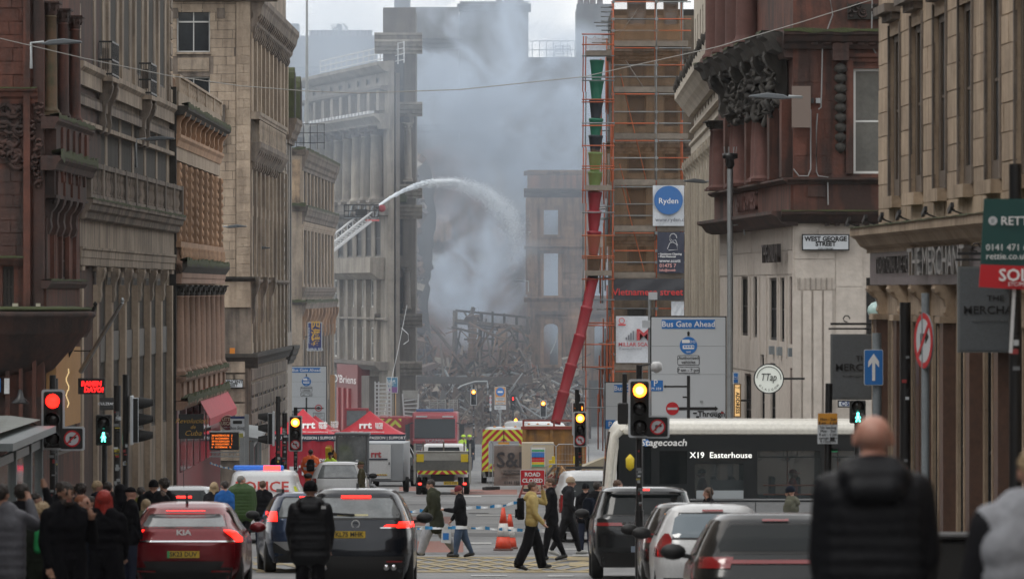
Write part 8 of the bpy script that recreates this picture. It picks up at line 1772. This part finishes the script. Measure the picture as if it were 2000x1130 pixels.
SHK = mat('black_shoe', (.012, .012, .012), .5); SHW = mat('pale_shoe', (.4, .4, .38), .6); SHB = mat('tan_boot', (.2, .09, .03), .6)
HB_ = mat('dark_brown_hair', (.018, .011, .008), .6, bump=.8, bsc=60, world=False); HM = mat('mid_brown_hair', (.07, .035, .018), .6, bump=.8, bsc=60, world=False); HBL = mat('blonde_hair', (.32, .23, .13), .6, bump=.8, bsc=60, world=False); HRD = mat('bright_red_hair', (.32, .018, .01), .5, bump=.8, bsc=60, world=False); HGI = mat('ginger_hair', (.2, .06, .02), .6, bump=.8, bsc=60, world=False); HGY = mat('grey_hair', (.15, .14, .13), .7, world=False)
EYE = mat('eye_dark', (.03, .02, .018), .2); LIP = mat('lips', (.28, .1, .08), .5); SKP = mat('pink_skin', (.5, .27, .2), .5, dirt=(.42, .16, .12), amt=.6, sc=18, world=False)
V3 = lambda x, y, z: Vector((x, y, z))
def prim_caps(mb, a, b, r0, r1, n=12):
    d = b-a; L_ = max(d.length, 1e-4); q = d.to_track_quat('Z', 'Y').to_matrix().to_4x4(); Tm = Matrix.Translation(a) @ q
    pr = [(.001, -r0)]+[(r0*math.sin(t), -r0*math.cos(t)) for t in (.5, 1.0, PI/2)]+[(r1*math.cos(t), L_+r1*math.sin(t)) for t in (0, .55, 1.1)]+[(.001, L_+r1)]
    mb.lathe(pr, K_, n, Tm)
def person(label, px, d, H=1.75, rz=0, legs=((0, 0), (0, 0)), arms=((8, 10, 8), (8, 10, 8)), lean=0, top=K_, pants=DJ, shoe=SHK, hair=('short', HB_), skin=SKIN, coat=.78, fat=1.0, puffer=0, hood=None, wide=0, vox=.015, headturn=0, nod=0, beard=None, scarf=None, dz=0, shr=1.0, sleeve=None, group=None, flare=1.0, feet_py=None, hands=True):
    """legs: (hip flexion, knee bend); arms: (forward swing, elbow bend, sideways), left then right, degrees; rz 0 faces away from the camera"""
    s = H/1.75; R_ = math.radians; P_ = []                       # P_: (a, b, r0, r1, material)
    pelv = V3(0, 0, .93); Lm = Matrix.Rotation(-R_(lean), 4, 'X')
    up = lambda x, y, z: pelv+(Lm @ V3(x, y, z-.93))
    low = 9
    for sg, (a, b) in zip((-1, 1), legs):
        hip = pelv+V3(sg*.095, 0, 0); kn = hip+V3(sg*.01, math.sin(R_(a))*.43, -math.cos(R_(a))*.43); c = R_(a-b); an = kn+V3(0, math.sin(c)*.42, -math.cos(c)*.42)
        f = .078*fat+wide*.02
        P_ += [(hip, kn, .095*fat, f, pants), (kn, an+V3(0, 0, .02), f, .052+wide*.035, pants)]
        fp = c*.8 if b > 12 else (c*.4 if c > 0 else c); fd = V3(0, math.cos(fp), math.sin(fp) if a > 5 else -abs(math.sin(fp))*.8)
        P_ += [(an+V3(0, -.045, -.035), an+fd*.1+V3(0, 0, -.035), .045, .046, shoe), (an+fd*.09+V3(0, 0, -.037), an+fd*.17+V3(0, 0, -.042), .046, .036, shoe)]
        low = min(low, an.z-.085, (an+fd*.17).z-.08)
    hem = coat; w = .155*fat
    # torso as stacked pairs of capsules; jacket follows it down to the hem
    zs = [1.40, 1.30, 1.18, 1.06, .97]+([hem] if hem < .95 else [])
    for i, z in enumerate(zs):
        wx = [.10, .115, .105, .10, .105, .115*flare][i]*fat*shr; r = [.095, .12, .115, .112, .118, .11*flare][i]*fat
        if puffer: r *= 1.1
        for x in (-wx, wx): P_.append((up(x, 0, z), up(x*.7, 0, z+.06), r, r*.97, top))
        P_.append((up(-wx, 0, z), up(wx, 0, z), r, r, top))
    if puffer:
        z = hem+.02
        while z < 1.42: P_.append((up(-.118*fat, 0, z), up(.118*fat, 0, z), .131*fat, .131*fat, top)); z += puffer
    if hem < .9:
        for x in (-.09, .09): P_.append((up(x*fat, 0, .97), up(x*fat*1.1*flare, 0, hem), .12*fat, .12*fat*flare, top))
    P_.append((up(0, 0, .96), up(0, 0, .9), .13*fat, .12*fat, pants if hem >= .93 else top))
    P_.append((up(-.17*shr*fat, 0, 1.42), up(.17*shr*fat, 0, 1.42), .07*fat, .07*fat, top)); P_ += [(up(-.1, -.01, 1.45), up(.1, -.01, 1.45), .065, .065, top), (up(-.16, -.01, 1.43), up(-.03, -.01, 1.49), .055, .058, top), (up(.16, -.01, 1.43), up(.03, -.01, 1.49), .055, .058, top)]
    hnds = []
    for sg, (a, b, c) in zip((-1, 1), arms):
        sh = up(sg*.185*fat*shr, 0, 1.41); dr = V3(sg*math.sin(R_(c)), math.sin(R_(a))*math.cos(R_(c)), -math.cos(R_(a))*math.cos(R_(c))); el = sh+dr*.28
        e2 = R_(a+b); inw = (.35 if b > 60 else .1)*(-sg); d2 = V3(inw, math.sin(e2), -math.cos(e2)).normalized(); wr = el+d2*.25
        r = .058*fat if not puffer else .075
        P_ += [(sh, el, r*1.12, r*.95, sleeve or top), (el, wr, r*.95, r*.68, sleeve or top)]; hnds.append((wr, d2))
        if hands:
            side = d2.cross(V3(0, 1, 0) if abs(d2.y) < .8 else V3(0, 0, 1)).normalized(); nrm = side.cross(d2).normalized()
            P_.append((wr+d2*.02, wr+d2*.075, .03, .034, skin))
            for q in range(4): st = wr+d2*.08+side*(.024-.016*q); m1 = st+(d2*.9+nrm*.25*(1 if b < 60 else -1)).normalized()*.035; P_ += [(st, m1, .0105, .0098, skin), (m1, m1+(d2*.6+nrm*.7*(1 if b < 60 else -1)).normalized()*(.034-.005*abs(q-1)), .0098, .0085, skin)]
            P_.append((wr+d2*.03+side*.025, wr+d2*.085+side*.05+nrm*.02, .013, .0105, skin))
    nk = up(0, .0, 1.46); hc = up(0, .02, 1.625); Hm = Matrix.Translation(hc) @ Matrix.Rotation(R_(headturn), 4, 'Z') @ Matrix.Rotation(-R_(nod+lean*.4), 4, 'X')
    hp_ = lambda x, y, z: Hm @ V3(x, y, z)
    P_ += [(nk, hp_(0, -.015, -.06), .057, .053, skin)]
    P_ += [(hp_(0, .005, .03), hp_(0, -.025, .028), .078, .076, skin), (hp_(0, .02, .02), hp_(0, .028, -.055), .07, .047, skin), (hp_(-.02, .035, -.07), hp_(.02, .035, -.07), .034, .034, skin),
           (hp_(0, .088, .012), hp_(0, .104, -.022), .010, .015, skin), (hp_(0, .1, -.024), hp_(0, .098, -.024), .016, .014, skin), (hp_(-.018, .07, -.058), hp_(.018, .07, -.058), .0125, .0125, LIP)]
    for sg in (-1, 1): P_ += [(hp_(sg*.076, -.008, .02), hp_(sg*.08, -.012, -.018), .016, .012, skin), (hp_(sg*.03, .078, .018), hp_(sg*.034, .078, .018), .0115, .0115, EYE), (hp_(sg*.018, .081, .038), hp_(sg*.042, .075, .038), .008, .008, hair[1] if hair[1] and hair[0] != 'bald' else skin)]
    if beard: P_ += [(hp_(-.03, .04, -.075), hp_(.03, .04, -.075), .042, .042, beard), (hp_(-.06, .01, -.02), hp_(-.045, .02, -.07), .022, .026, beard), (hp_(.06, .01, -.02), hp_(.045, .02, -.07), .022, .026, beard)]
    if hood == 'down': P_ += [(up(-.07, -.06, 1.51), up(.07, -.06, 1.51), .055, .055, top), (up(-.09, -.09, 1.47), up(.09, -.09, 1.47), .062, .062, top), (up(-.07, -.12, 1.42), up(.07, -.12, 1.42), .06, .06, top), (up(-.1, .02, 1.47), up(-.09, -.08, 1.48), .05, .055, top), (up(.1, .02, 1.47), up(.09, -.08, 1.48), .05, .055, top)]
    if hood == 'fur': P_ += [(up(-.1, -.06, 1.5), up(.1, -.06, 1.5), .06, .06, FUR), (up(-.1, .04, 1.48), up(-.1, -.06, 1.5), .05, .055, FUR), (up(.1, .04, 1.48), up(.1, -.06, 1.5), .05, .055, FUR), (up(-.07, -.12, 1.43), up(.07, -.12, 1.43), .065, .065, top)]
    if hood == 'up': P_ += [(hp_(0, -.03, .03), hp_(0, .01, .045), .112, .106, top), (hp_(0, -.05, -.03), up(0, -.04, 1.46), .1, .12, top)]
    if hood == 'collar': P_ += [(up(-.05, -.01, 1.5), up(.05, -.01, 1.5), .072, .072, top)]
    if scarf: P_ += [(up(-.05, .05, 1.47), up(.05, .05, 1.47), .065, .065, scarf), (up(0, .1, 1.4), up(.02, .12, 1.22), .06, .05, scarf)]
    if top is HVO or top is HVY:
        for z in (1.1, 1.28): P_.append((up(-.11, 0, z), up(.11, 0, z), .1245*fat, .1245*fat, SGW))
    mb = MB(); o0 = -low*s
    for (a, b, r0, r1, m) in P_: prim_caps(mb, a, b, r0, r1)
    me = mb.mesh('person'); ob = bpy.data.objects.new('person', me); C.objects.link(ob)
    md = ob.modifiers.new('r', 'REMESH'); md.mode = 'VOXEL'; md.voxel_size = vox; md.use_smooth_shade = True
    ms = ob.modifiers.new('s', 'SMOOTH'); ms.factor = .5; ms.iterations = 3 if vox > .012 else 4
    dg = bpy.context.evaluated_depsgraph_get(); m2 = bpy.data.meshes.new_from_object(ob.evaluated_get(dg)); ob.modifiers.clear(); ob.data = m2; bpy.data.meshes.remove(me)
    m2.materials.clear(); mats = []
    for q in P_:
        if q[4] not in mats: mats.append(q[4]); m2.materials.append(q[4])
    nf = len(m2.polygons); ce = np.empty(nf*3); m2.polygons.foreach_get('center', ce); ce = ce.reshape(-1, 3); best = np.full(nf, 1e9); idx = np.zeros(nf, int)
    for (a, b, r0, r1, m) in P_:
        a_, b_ = np.array(a), np.array(b); ab = b_-a_; t = np.clip(((ce-a_) @ ab)/max(1e-9, ab @ ab), 0, 1); dd = np.linalg.norm(ce-(a_+t[:, None]*ab), axis=1)-(r0+(r1-r0)*t)
        w_ = dd < best; best[w_] = dd[w_]; idx[w_] = mats.index(m)
    m2.polygons.foreach_set('material_index', idx.astype(np.int32))
    for v in m2.vertices: v.co *= s; v.co.z += o0
    for p_ in m2.polygons: p_.use_smooth = True
    x = X(px, d); ob.location = (x, d, (G(d) if feet_py is None else Z(feet_py, d))+dz); ob.rotation_euler = (0, 0, rz)
    tag(ob, label, 'person', group)
    # hair, hat or helmet follows the head
    k, hm = hair
    if k != 'bald' and not (k == 'none'):
        Fm = Matrix.Diagonal((s, s, s, 1)) @ Hm; bm = bmesh.new(); bmesh.ops.create_icosphere(bm, subdivisions=4, radius=1)
        cfg = {'short': ((.084, .098, .092), (0, -.022, .042), .012), 'long': ((.09, .103, .1), (0, -.024, .035), .008), 'curly': ((.1, .108, .1), (0, -.02, .045), .03), 'beanie': ((.09, .104, .098), (0, -.012, .05), .003), 'cap': ((.087, .1, .085), (0, -.01, .048), .002), 'helmet': ((.12, .14, .105), (0, -.01, .05), .002), 'crop': ((.081, .094, .085), (0, -.022, .034), .004)}[k]
        for v in bm.verts:
            n_ = noise.noise(v.co*3.1)*cfg[2]+noise.noise(v.co*9)*cfg[2]*.5; c = v.co.copy(); c.x *= cfg[0][0]; c.y *= cfg[0][1]; c.z *= cfg[0][2]
            if v.co.z < -.15 and v.co.y > -.35: c *= .72
            if k in ('beanie', 'cap', 'helmet') and v.co.z < -.1: c *= .7 if k != 'beanie' else .9
            if k == 'beanie' and v.co.z < -.45: c *= .6
            v.co = c+v.co*n_+Vector(cfg[1])
        me = bpy.data.meshes.new(k); bm.to_mesh(me); bm.free(); 
        for p_ in me.polygons: p_.use_smooth = True
        me.transform(Fm); me.materials.append(hm)
        ho_ = bpy.data.objects.new({'beanie': 'beanie', 'cap': 'cap', 'helmet': 'helmet'}.get(k, 'hair'), me); C.objects.link(ho_); ho_.parent = ob; ho_.location.z = o0
        extra = MB()
        if k == 'long':
            for q in range(16): t = (q-7.5)/7.5; extra.tube([Fm @ V3(t*.07, -.06+abs(t)*.05, .05), Fm @ V3(t*.085, -.075+abs(t)*.05, -.06), Fm @ V3(t*.09, -.085+abs(t)*.05+.01*math.sin(q*2), -.2-.02*math.sin(q*3))], [.03, .028, .012], hm, 7)
            extra.build('hair', ob).location.z = o0
        if k in ('cap', 'helmet'): extra.prism([(-.06, .06), (-.05, .15), (0, .175), (.05, .15), (.06, .06)], .035, .05, 'z', hm, Fm); extra.build('brim', ob).location.z = o0
        if k == 'beanie': extra.lathe([(.088, -.012), (.097, -.008), (.097, .032), (.088, .036)], hm, 20, Fm @ Matrix.Translation((0, -.012, .02)) @ Matrix.Diagonal((.95, 1.08, 1, 1))); extra.build('turn_up', ob).location.z = o0
    ob['o0'] = 0; del ob['o0']
    M_ = Matrix.Translation(ob.location) @ Matrix.Rotation(rz, 4, 'Z')
    wp = lambda v: M_ @ (v*s+V3(0, 0, o0))
    return ob, [wp(h[0]+h[1]*.1) for h in hnds], M_, s, o0
def backpack(M_, s, o0, m, label, k=1.0, z=1.2, y=-.2):
    R_ = T('backpack', label, 'backpack', M_ @ V3(0, y*s, z*s+o0)); R_.rotation_euler = M_.to_euler()
    MB().prism([(-.13, -.2), (-.15, 0), (-.13, .17), (-.07, .24), (.07, .24), (.13, .17), (.15, 0), (.13, -.2)], -.09*k, .06, 'y', m).build('bag_body', R_, .025)
    MB().box(-.1, .1, -.13*k, -.09*k, -.17, .02, m).build('front_pocket', R_, .02)
    for sg in (-1, 1): MB().tube([(sg*.09, .05, .2), (sg*.11, .15, .24), (sg*.12, .3, .15), (sg*.13, .3, -.02), (sg*.12, .1, -.15)], .018, m, 6).build('strap', R_)
L90, R90 = PI/2, -PI/2
GW = 'people crossing the street'; GC = 'people crowded on the left pavement'
# --- walkers
person('man in an olive parka with fur hood and pale grey trousers, striding left', 851, 128, 1.78, L90, ((28, 12), (-24, 10)), ((-12, 20, 6), (14, 30, 6)), 8, OLV, LGY, SHK, ('short', HB_), coat=.72, fat=1.34, hood='fur', wide=1, flare=1.1, group=GW, nod=12)
_, hd, *_ = person('child sized walker in dark red beanie, black jacket and blue jeans', 901, 127.5, 1.6, L90, ((12, 6), (-10, 14)), ((25, 70, 6), (10, 25, 6)), 4, K_, JN, SHK, ('beanie', mat('dark_red_knit', (.12, .012, .02), .9)), coat=.85, fat=1.25, hood='collar', group=GW, nod=15)
cb2 = MB(); cb2.prism([(-.02, 0), (-.1, -.15), (-.12, -.42), (.1, -.44), (.12, -.15), (.03, 0)], -.05, .07, 'y', mat('white_plastic_bag', (.55, .57, .6), .35, bump=.8, bsc=20, world=False)); cb2.box(-.08, .06, -.056, -.05, -.36, -.2, SGB); cb2.build('carrier_bag', bevel=.02, loc=hd[1]+V3(-.08, -.16, -.02), label='white plastic carrier bag with blue print in the hand of the red beanie walker', cat='bag')
_, hd, M_, s_, o_ = person('man in a pale yellow hoodie and wide black trousers holding a phone to his ear', 1038, 115, 1.78, R90, ((16, 4), (-12, 12)), ((72, 118, 20), (10, 30, 8)), 2, YH, K_, SHK, ('short', HM), coat=.96, fat=1.08, hood='down', wide=1.3, group=GW)
backpack(M_, s_, o_, K_, 'small black backpack on the yellow hoodie'); MB().box(-.01, .01, -.04, .04, -.07, .07, BLK).build('phone', loc=hd[0]+V3(0, -.01, .02), bevel=.004, label='black phone held against the ear of the man in the yellow hoodie', cat='phone')
person('dark haired man in black jacket and trousers walking behind the yellow hoodie', 1078, 124, 1.8, L90+.1, ((14, 6), (-12, 12)), ((6, 20, 5), (-6, 14, 5)), 3, K_, K_, SHK, ('short', HM), coat=.85, fat=1.1, group=GW)
person('walker in beige beanie, charcoal hoodie and grey trousers, facing right', 1108, 129, 1.8, R90, ((22, 8), (-18, 12)), ((-6, 20, 5), (8, 30, 5)), 5, DG, DG, SHW, ('beanie', mat('beige_knit', (.3, .23, .16), .9)), coat=.85, fat=1.12, hood='down', group=GW)
_, hd, M_, s_, o_ = person('black haired man in black and white sleeved jacket carrying a tan bag', 1164, 115, 1.78, R90+.9, ((10, 4), (-8, 8)), ((20, 60, 12), (5, 20, 8)), 4, K_, K_, SHB, ('short', HB_), coat=.88, fat=1.1, hood='down', sleeve=cloth('striped_sleeve', (.3, .3, .31)), group=GW)
backpack(M_, s_, o_, NV, 'navy backpack on the man with white sleeves'); MB().lathe([(.02, -.14), (.12, -.11), (.15, 0), (.12, .1), (.03, .13)], SHB, 12).build('tan_bag', loc=hd[0]+V3(-.12, -.05, .0), label='tan patterned bag in front of the man with white sleeves', cat='bag')
person('brown haired young man in black top behind the slate SUV', 1206, 118, 1.8, R90+.6, top=K_, hair=('short', HM), coat=.85, group=GW); person('short dark figure in black hood beside the white van', 1144, 131, 1.62, 0, top=K_, hair=('beanie', K_), coat=.85, group=GW)
person('woman with long brown hair standing behind the cars before the bus', 1384, 112, 1.68, L90+.4, top=K_, hair=('long', HM), coat=.85, group=GW)
person('bearded man in navy beanie and olive hooded coat before the bus', 1545, 112, 1.7, L90-.3, top=cloth('pale_olive', (.1, .1, .075)), hair=('beanie', NV), beard=HM, coat=.8, hood='down', fat=1.15, group=GW, nod=8)
# --- on the bus
for (lb, px, tp_, hr, dd) in (('passenger in red cap and red jacket inside the bus', 1548, cloth('red_jacket', (.4, .015, .02)), ('cap', mat('red_cap', (.35, .01, .02), .7)), 125.3), ('passenger in dark cap and checked shirt inside the bus', 1372, cloth('red_check', (.12, .01, .015)), ('cap', K_), 125.2), ('passenger with long fair hair at the third bus window', 1690, LGY, ('long', HM), 125.6)):
    o = person(lb, px, dd, 1.7, R90 if px > 1500 else L90, top=tp_, hair=hr, coat=.9, group='bus passengers')[0]; o.location.z = Z(925, dd)-1.6
# --- workers and police near the tents
_, hd, M_, s_, o_ = person('worker in hi vis orange suit seen from behind at the left tent', 607, 205, 1.82, 0, ((4, 0), (-4, 0)), ((15, 40, 18), (15, 40, 18)), 0, HVO, HVO, SHK, ('short', HB_), coat=.85, fat=1.15)
backpack(M_, s_, o_, K_, 'black backpack on the orange worker')
person('police officer in black cap and yellow vest at the tent', 645, 200, 1.78, PI, top=HVY, pants=K_, hair=('cap', K_), coat=.95); person('person in navy coat and cap left of the orange worker', 543, 204, 1.78, PI-.4, top=NV, pants=NV, hair=('cap', K_), coat=.8, fat=1.1)
person('man in camouflage cap beside the white SUV', 706, 168, 1.78, L90, top=CAM, pants=CAM, hair=('cap', CAM), coat=.85)
person('grey haired man in black coat walking by the fire engine', 798, 262, 1.8, PI+.3, ((10, 5), (-10, 8)), top=K_, pants=K_, hair=('crop', HGY), coat=.8)
for px, t_, lb in ((905, HVY, 'firefighter in yellow top and helmet left of the pair'), (917, K_, 'firefighter in dark coat and yellow helmet right of the pair')): person(lb, px, 292, 1.8, PI, top=t_, hair=('helmet', HVY), coat=.85, group='firefighters by the rubble')
# --- around the queue
person('man with cropped hair in a green quilted jacket beside the police van', 472, 128, 1.84, 0, top=GRN, pants=K_, hair=('crop', HGY), skin=SKP, coat=.88, fat=1.2, puffer=.07, headturn=-50, hood='collar'); person('dark haired person in royal blue top beside the green jacket', 439, 126, 1.72, L90-1, top=BLU, hair=('short', HB_), coat=.9); person('blonde person behind the blue top', 418, 128, 1.68, 0, top=DG, hair=('long', HBL), coat=.85)
person('dark haired head between the police van and blue SUV', 513, 132, 1.68, 0, top=K_, hair=('short', HM), coat=.85)
person('person in black puffer jacket with black beanie, back to the camera among the cars', 606, 74, 1.8, 0, ((2, 0), (-2, 0)), ((4, 14, 11), (4, 14, 11)), 0, PUF, K_, SHK, ('beanie', K_), coat=.8, fat=1.06, puffer=.105, hood='down', vox=.013)
MB().box(-.03, .03, -.005, 0, -.02, .02, CRM).build('jacket_logo', None, loc=P(632, 990, 73.7), label='tiny pale badge on the shoulder of the black puffer jacket', cat='badge')
# --- left crowd
_, hd, M_, s_, o_ = person('black haired man with rucksack raising a phone, by the shelter', 43, 63, 1.78, -.25, arms=((6, 12, 8), (95, 75, 8)), top=K_, pants=DJ, hair=('short', HB_), skin=SKIND, coat=.86, fat=1.12, group=GC, hood='down'); backpack(M_, s_, o_, K_, 'black rucksack on the man by the shelter', 1.3)
person('older person with curly blonde hair, green scarf and long dark coat', 86, 62, 1.56, PI-.3, ((0, 0), (0, 0)), ((8, 30, 6), (8, 30, 6)), 6, cloth('dark_green_coat', (.018, .022, .016)), K_, SHK, ('curly', HBL), coat=.5, fat=1.12, scarf=GSC, group=GC, nod=14, flare=1.15)
person('bearded man in black coat with hand on his chest and a white ear bud', 127, 60, 1.78, PI+.55, arms=((28, 118, 10), (4, 10, 10)), top=K_, pants=K_, hair=('short', HB_), beard=HB_, skin=SKIND, coat=.62, fat=1.12, group=GC, flare=1.1, vox=.013, nod=6)
person('woman with bright red hair in long black coat and grey joggers', 203, 66, 1.7, 0, top=K_, pants=GT, hair=('long', HRD), coat=.6, fat=1.08, wide=.6, flare=1.15, group=GC, arms=((10, 30, 10), (10, 30, 10)), vox=.013)
person('person in grey puffer sleeve at the left edge with raised arms', 2, 60, 1.76, -.3, arms=((60, 100, 10), (70, 95, 15)), top=NYL('grey_puffer', (.1, .1, .115)), pants=K_, hair=('short', HB_), coat=.8, fat=1.12, puffer=.1, group=GC)
_, hd, M_, s_, o_ = person('ginger bearded man in dark jacket behind the bearded man', 160, 66, 1.66, PI+1.1, top=NV, hair=('crop', HGI), beard=HGI, coat=.75, fat=1.2, group=GC)
for (lb, px, d_, py, rz_, tp_, hr, kw) in (
    ('curly black haired person in dark hoodie in the middle of the crowd', 157, 92, 942, .3, DG, ('curly', HB_), {}), ('fair haired man in navy jacket turned to the right', 190, 96, 936, R90+.4, NV, ('short', HBL), dict(skin=SKP, fat=1.15, hood='collar')),
    ('man with thick black hair seen from behind under the pedestrian signal', 210, 96, 938, 0, K_, ('short', HB_), dict(fat=1.3)), ('person in black hood next to the capped man', 235, 92, 943, .3, K_, ('none', None), dict(hood='up', fat=1.2)),
    ('man in black cap looking right', 254, 90, 948, R90+.5, K_, ('cap', K_), dict(skin=SKP)), ('person in olive yellow top beyond the capped man', 276, 105, 948, -.5, cloth('olive_yellow', (.16, .15, .04)), ('short', HB_), {}),
    ('woman with long blonde hair beside the red hatchback', 285, 101, 972, .5, CAM, ('long', HBL), {}), ('brown haired man in tan coat looking right over the car roofs', 316, 102, 957, R90+.3, cloth('tan_coat', (.2, .16, .09)), ('short', HM), {}),
    ('dark haired person with bright face behind the ginger bearded man', 176, 88, 966, PI-.8, K_, ('short', HB_), {}), ('person with pink face and brown hair behind the bearded man', 140, 94, 944, L90, NV, ('short', HM), dict(skin=SKP)),
    ('tall person in black hood at the back of the crowd', 300, 102, 935, 0, K_, ('beanie', K_), dict(fat=1.2)), ('person with black curly hair under the ramen sign', 321, 104, 932, .6, K_, ('curly', HB_), {}), ('black jacketed person half hidden by the sticker covered pole', 118, 92, 938, .5, K_, ('short', HB_), {}), ('dark haired person behind the raised phone', 70, 90, 960, R90, DG, ('short', HB_), {})):
    o = person(lb, px, d_, 1.75, rz_, top=tp_, hair=hr, coat=.85, group=GC, hands=False, vox=.018, **kw)[0]; hgt = (Z(py, d_)-G(d_)-.12); o.scale = (min(1.06, max(.9, hgt/1.75)),)*3; o.location.z = Z(py, d_)-1.78*o.scale[2]
# --- nearest figures
person('bald man in black padded hooded jacket, back to the camera, large and out of focus', 1706, 25, 1.82, 0, arms=((2, 14, 6), (2, 14, 9)), top=PUF, pants=K_, hair=('bald', None), skin=SKP, coat=.8, fat=1.0, shr=.96, puffer=.062, hood='down', vox=.011, feet_py=1613)
person('person in light grey top with dark sleeve at the right edge, out of focus', 2026, 25, 1.72, .2, arms=((5, 20, 12), (5, 20, 12)), top=LGY, sleeve=DG, pants=K_, hair=('short', HBL), coat=.7, fat=1.25, vox=.012, feet_py=1640)
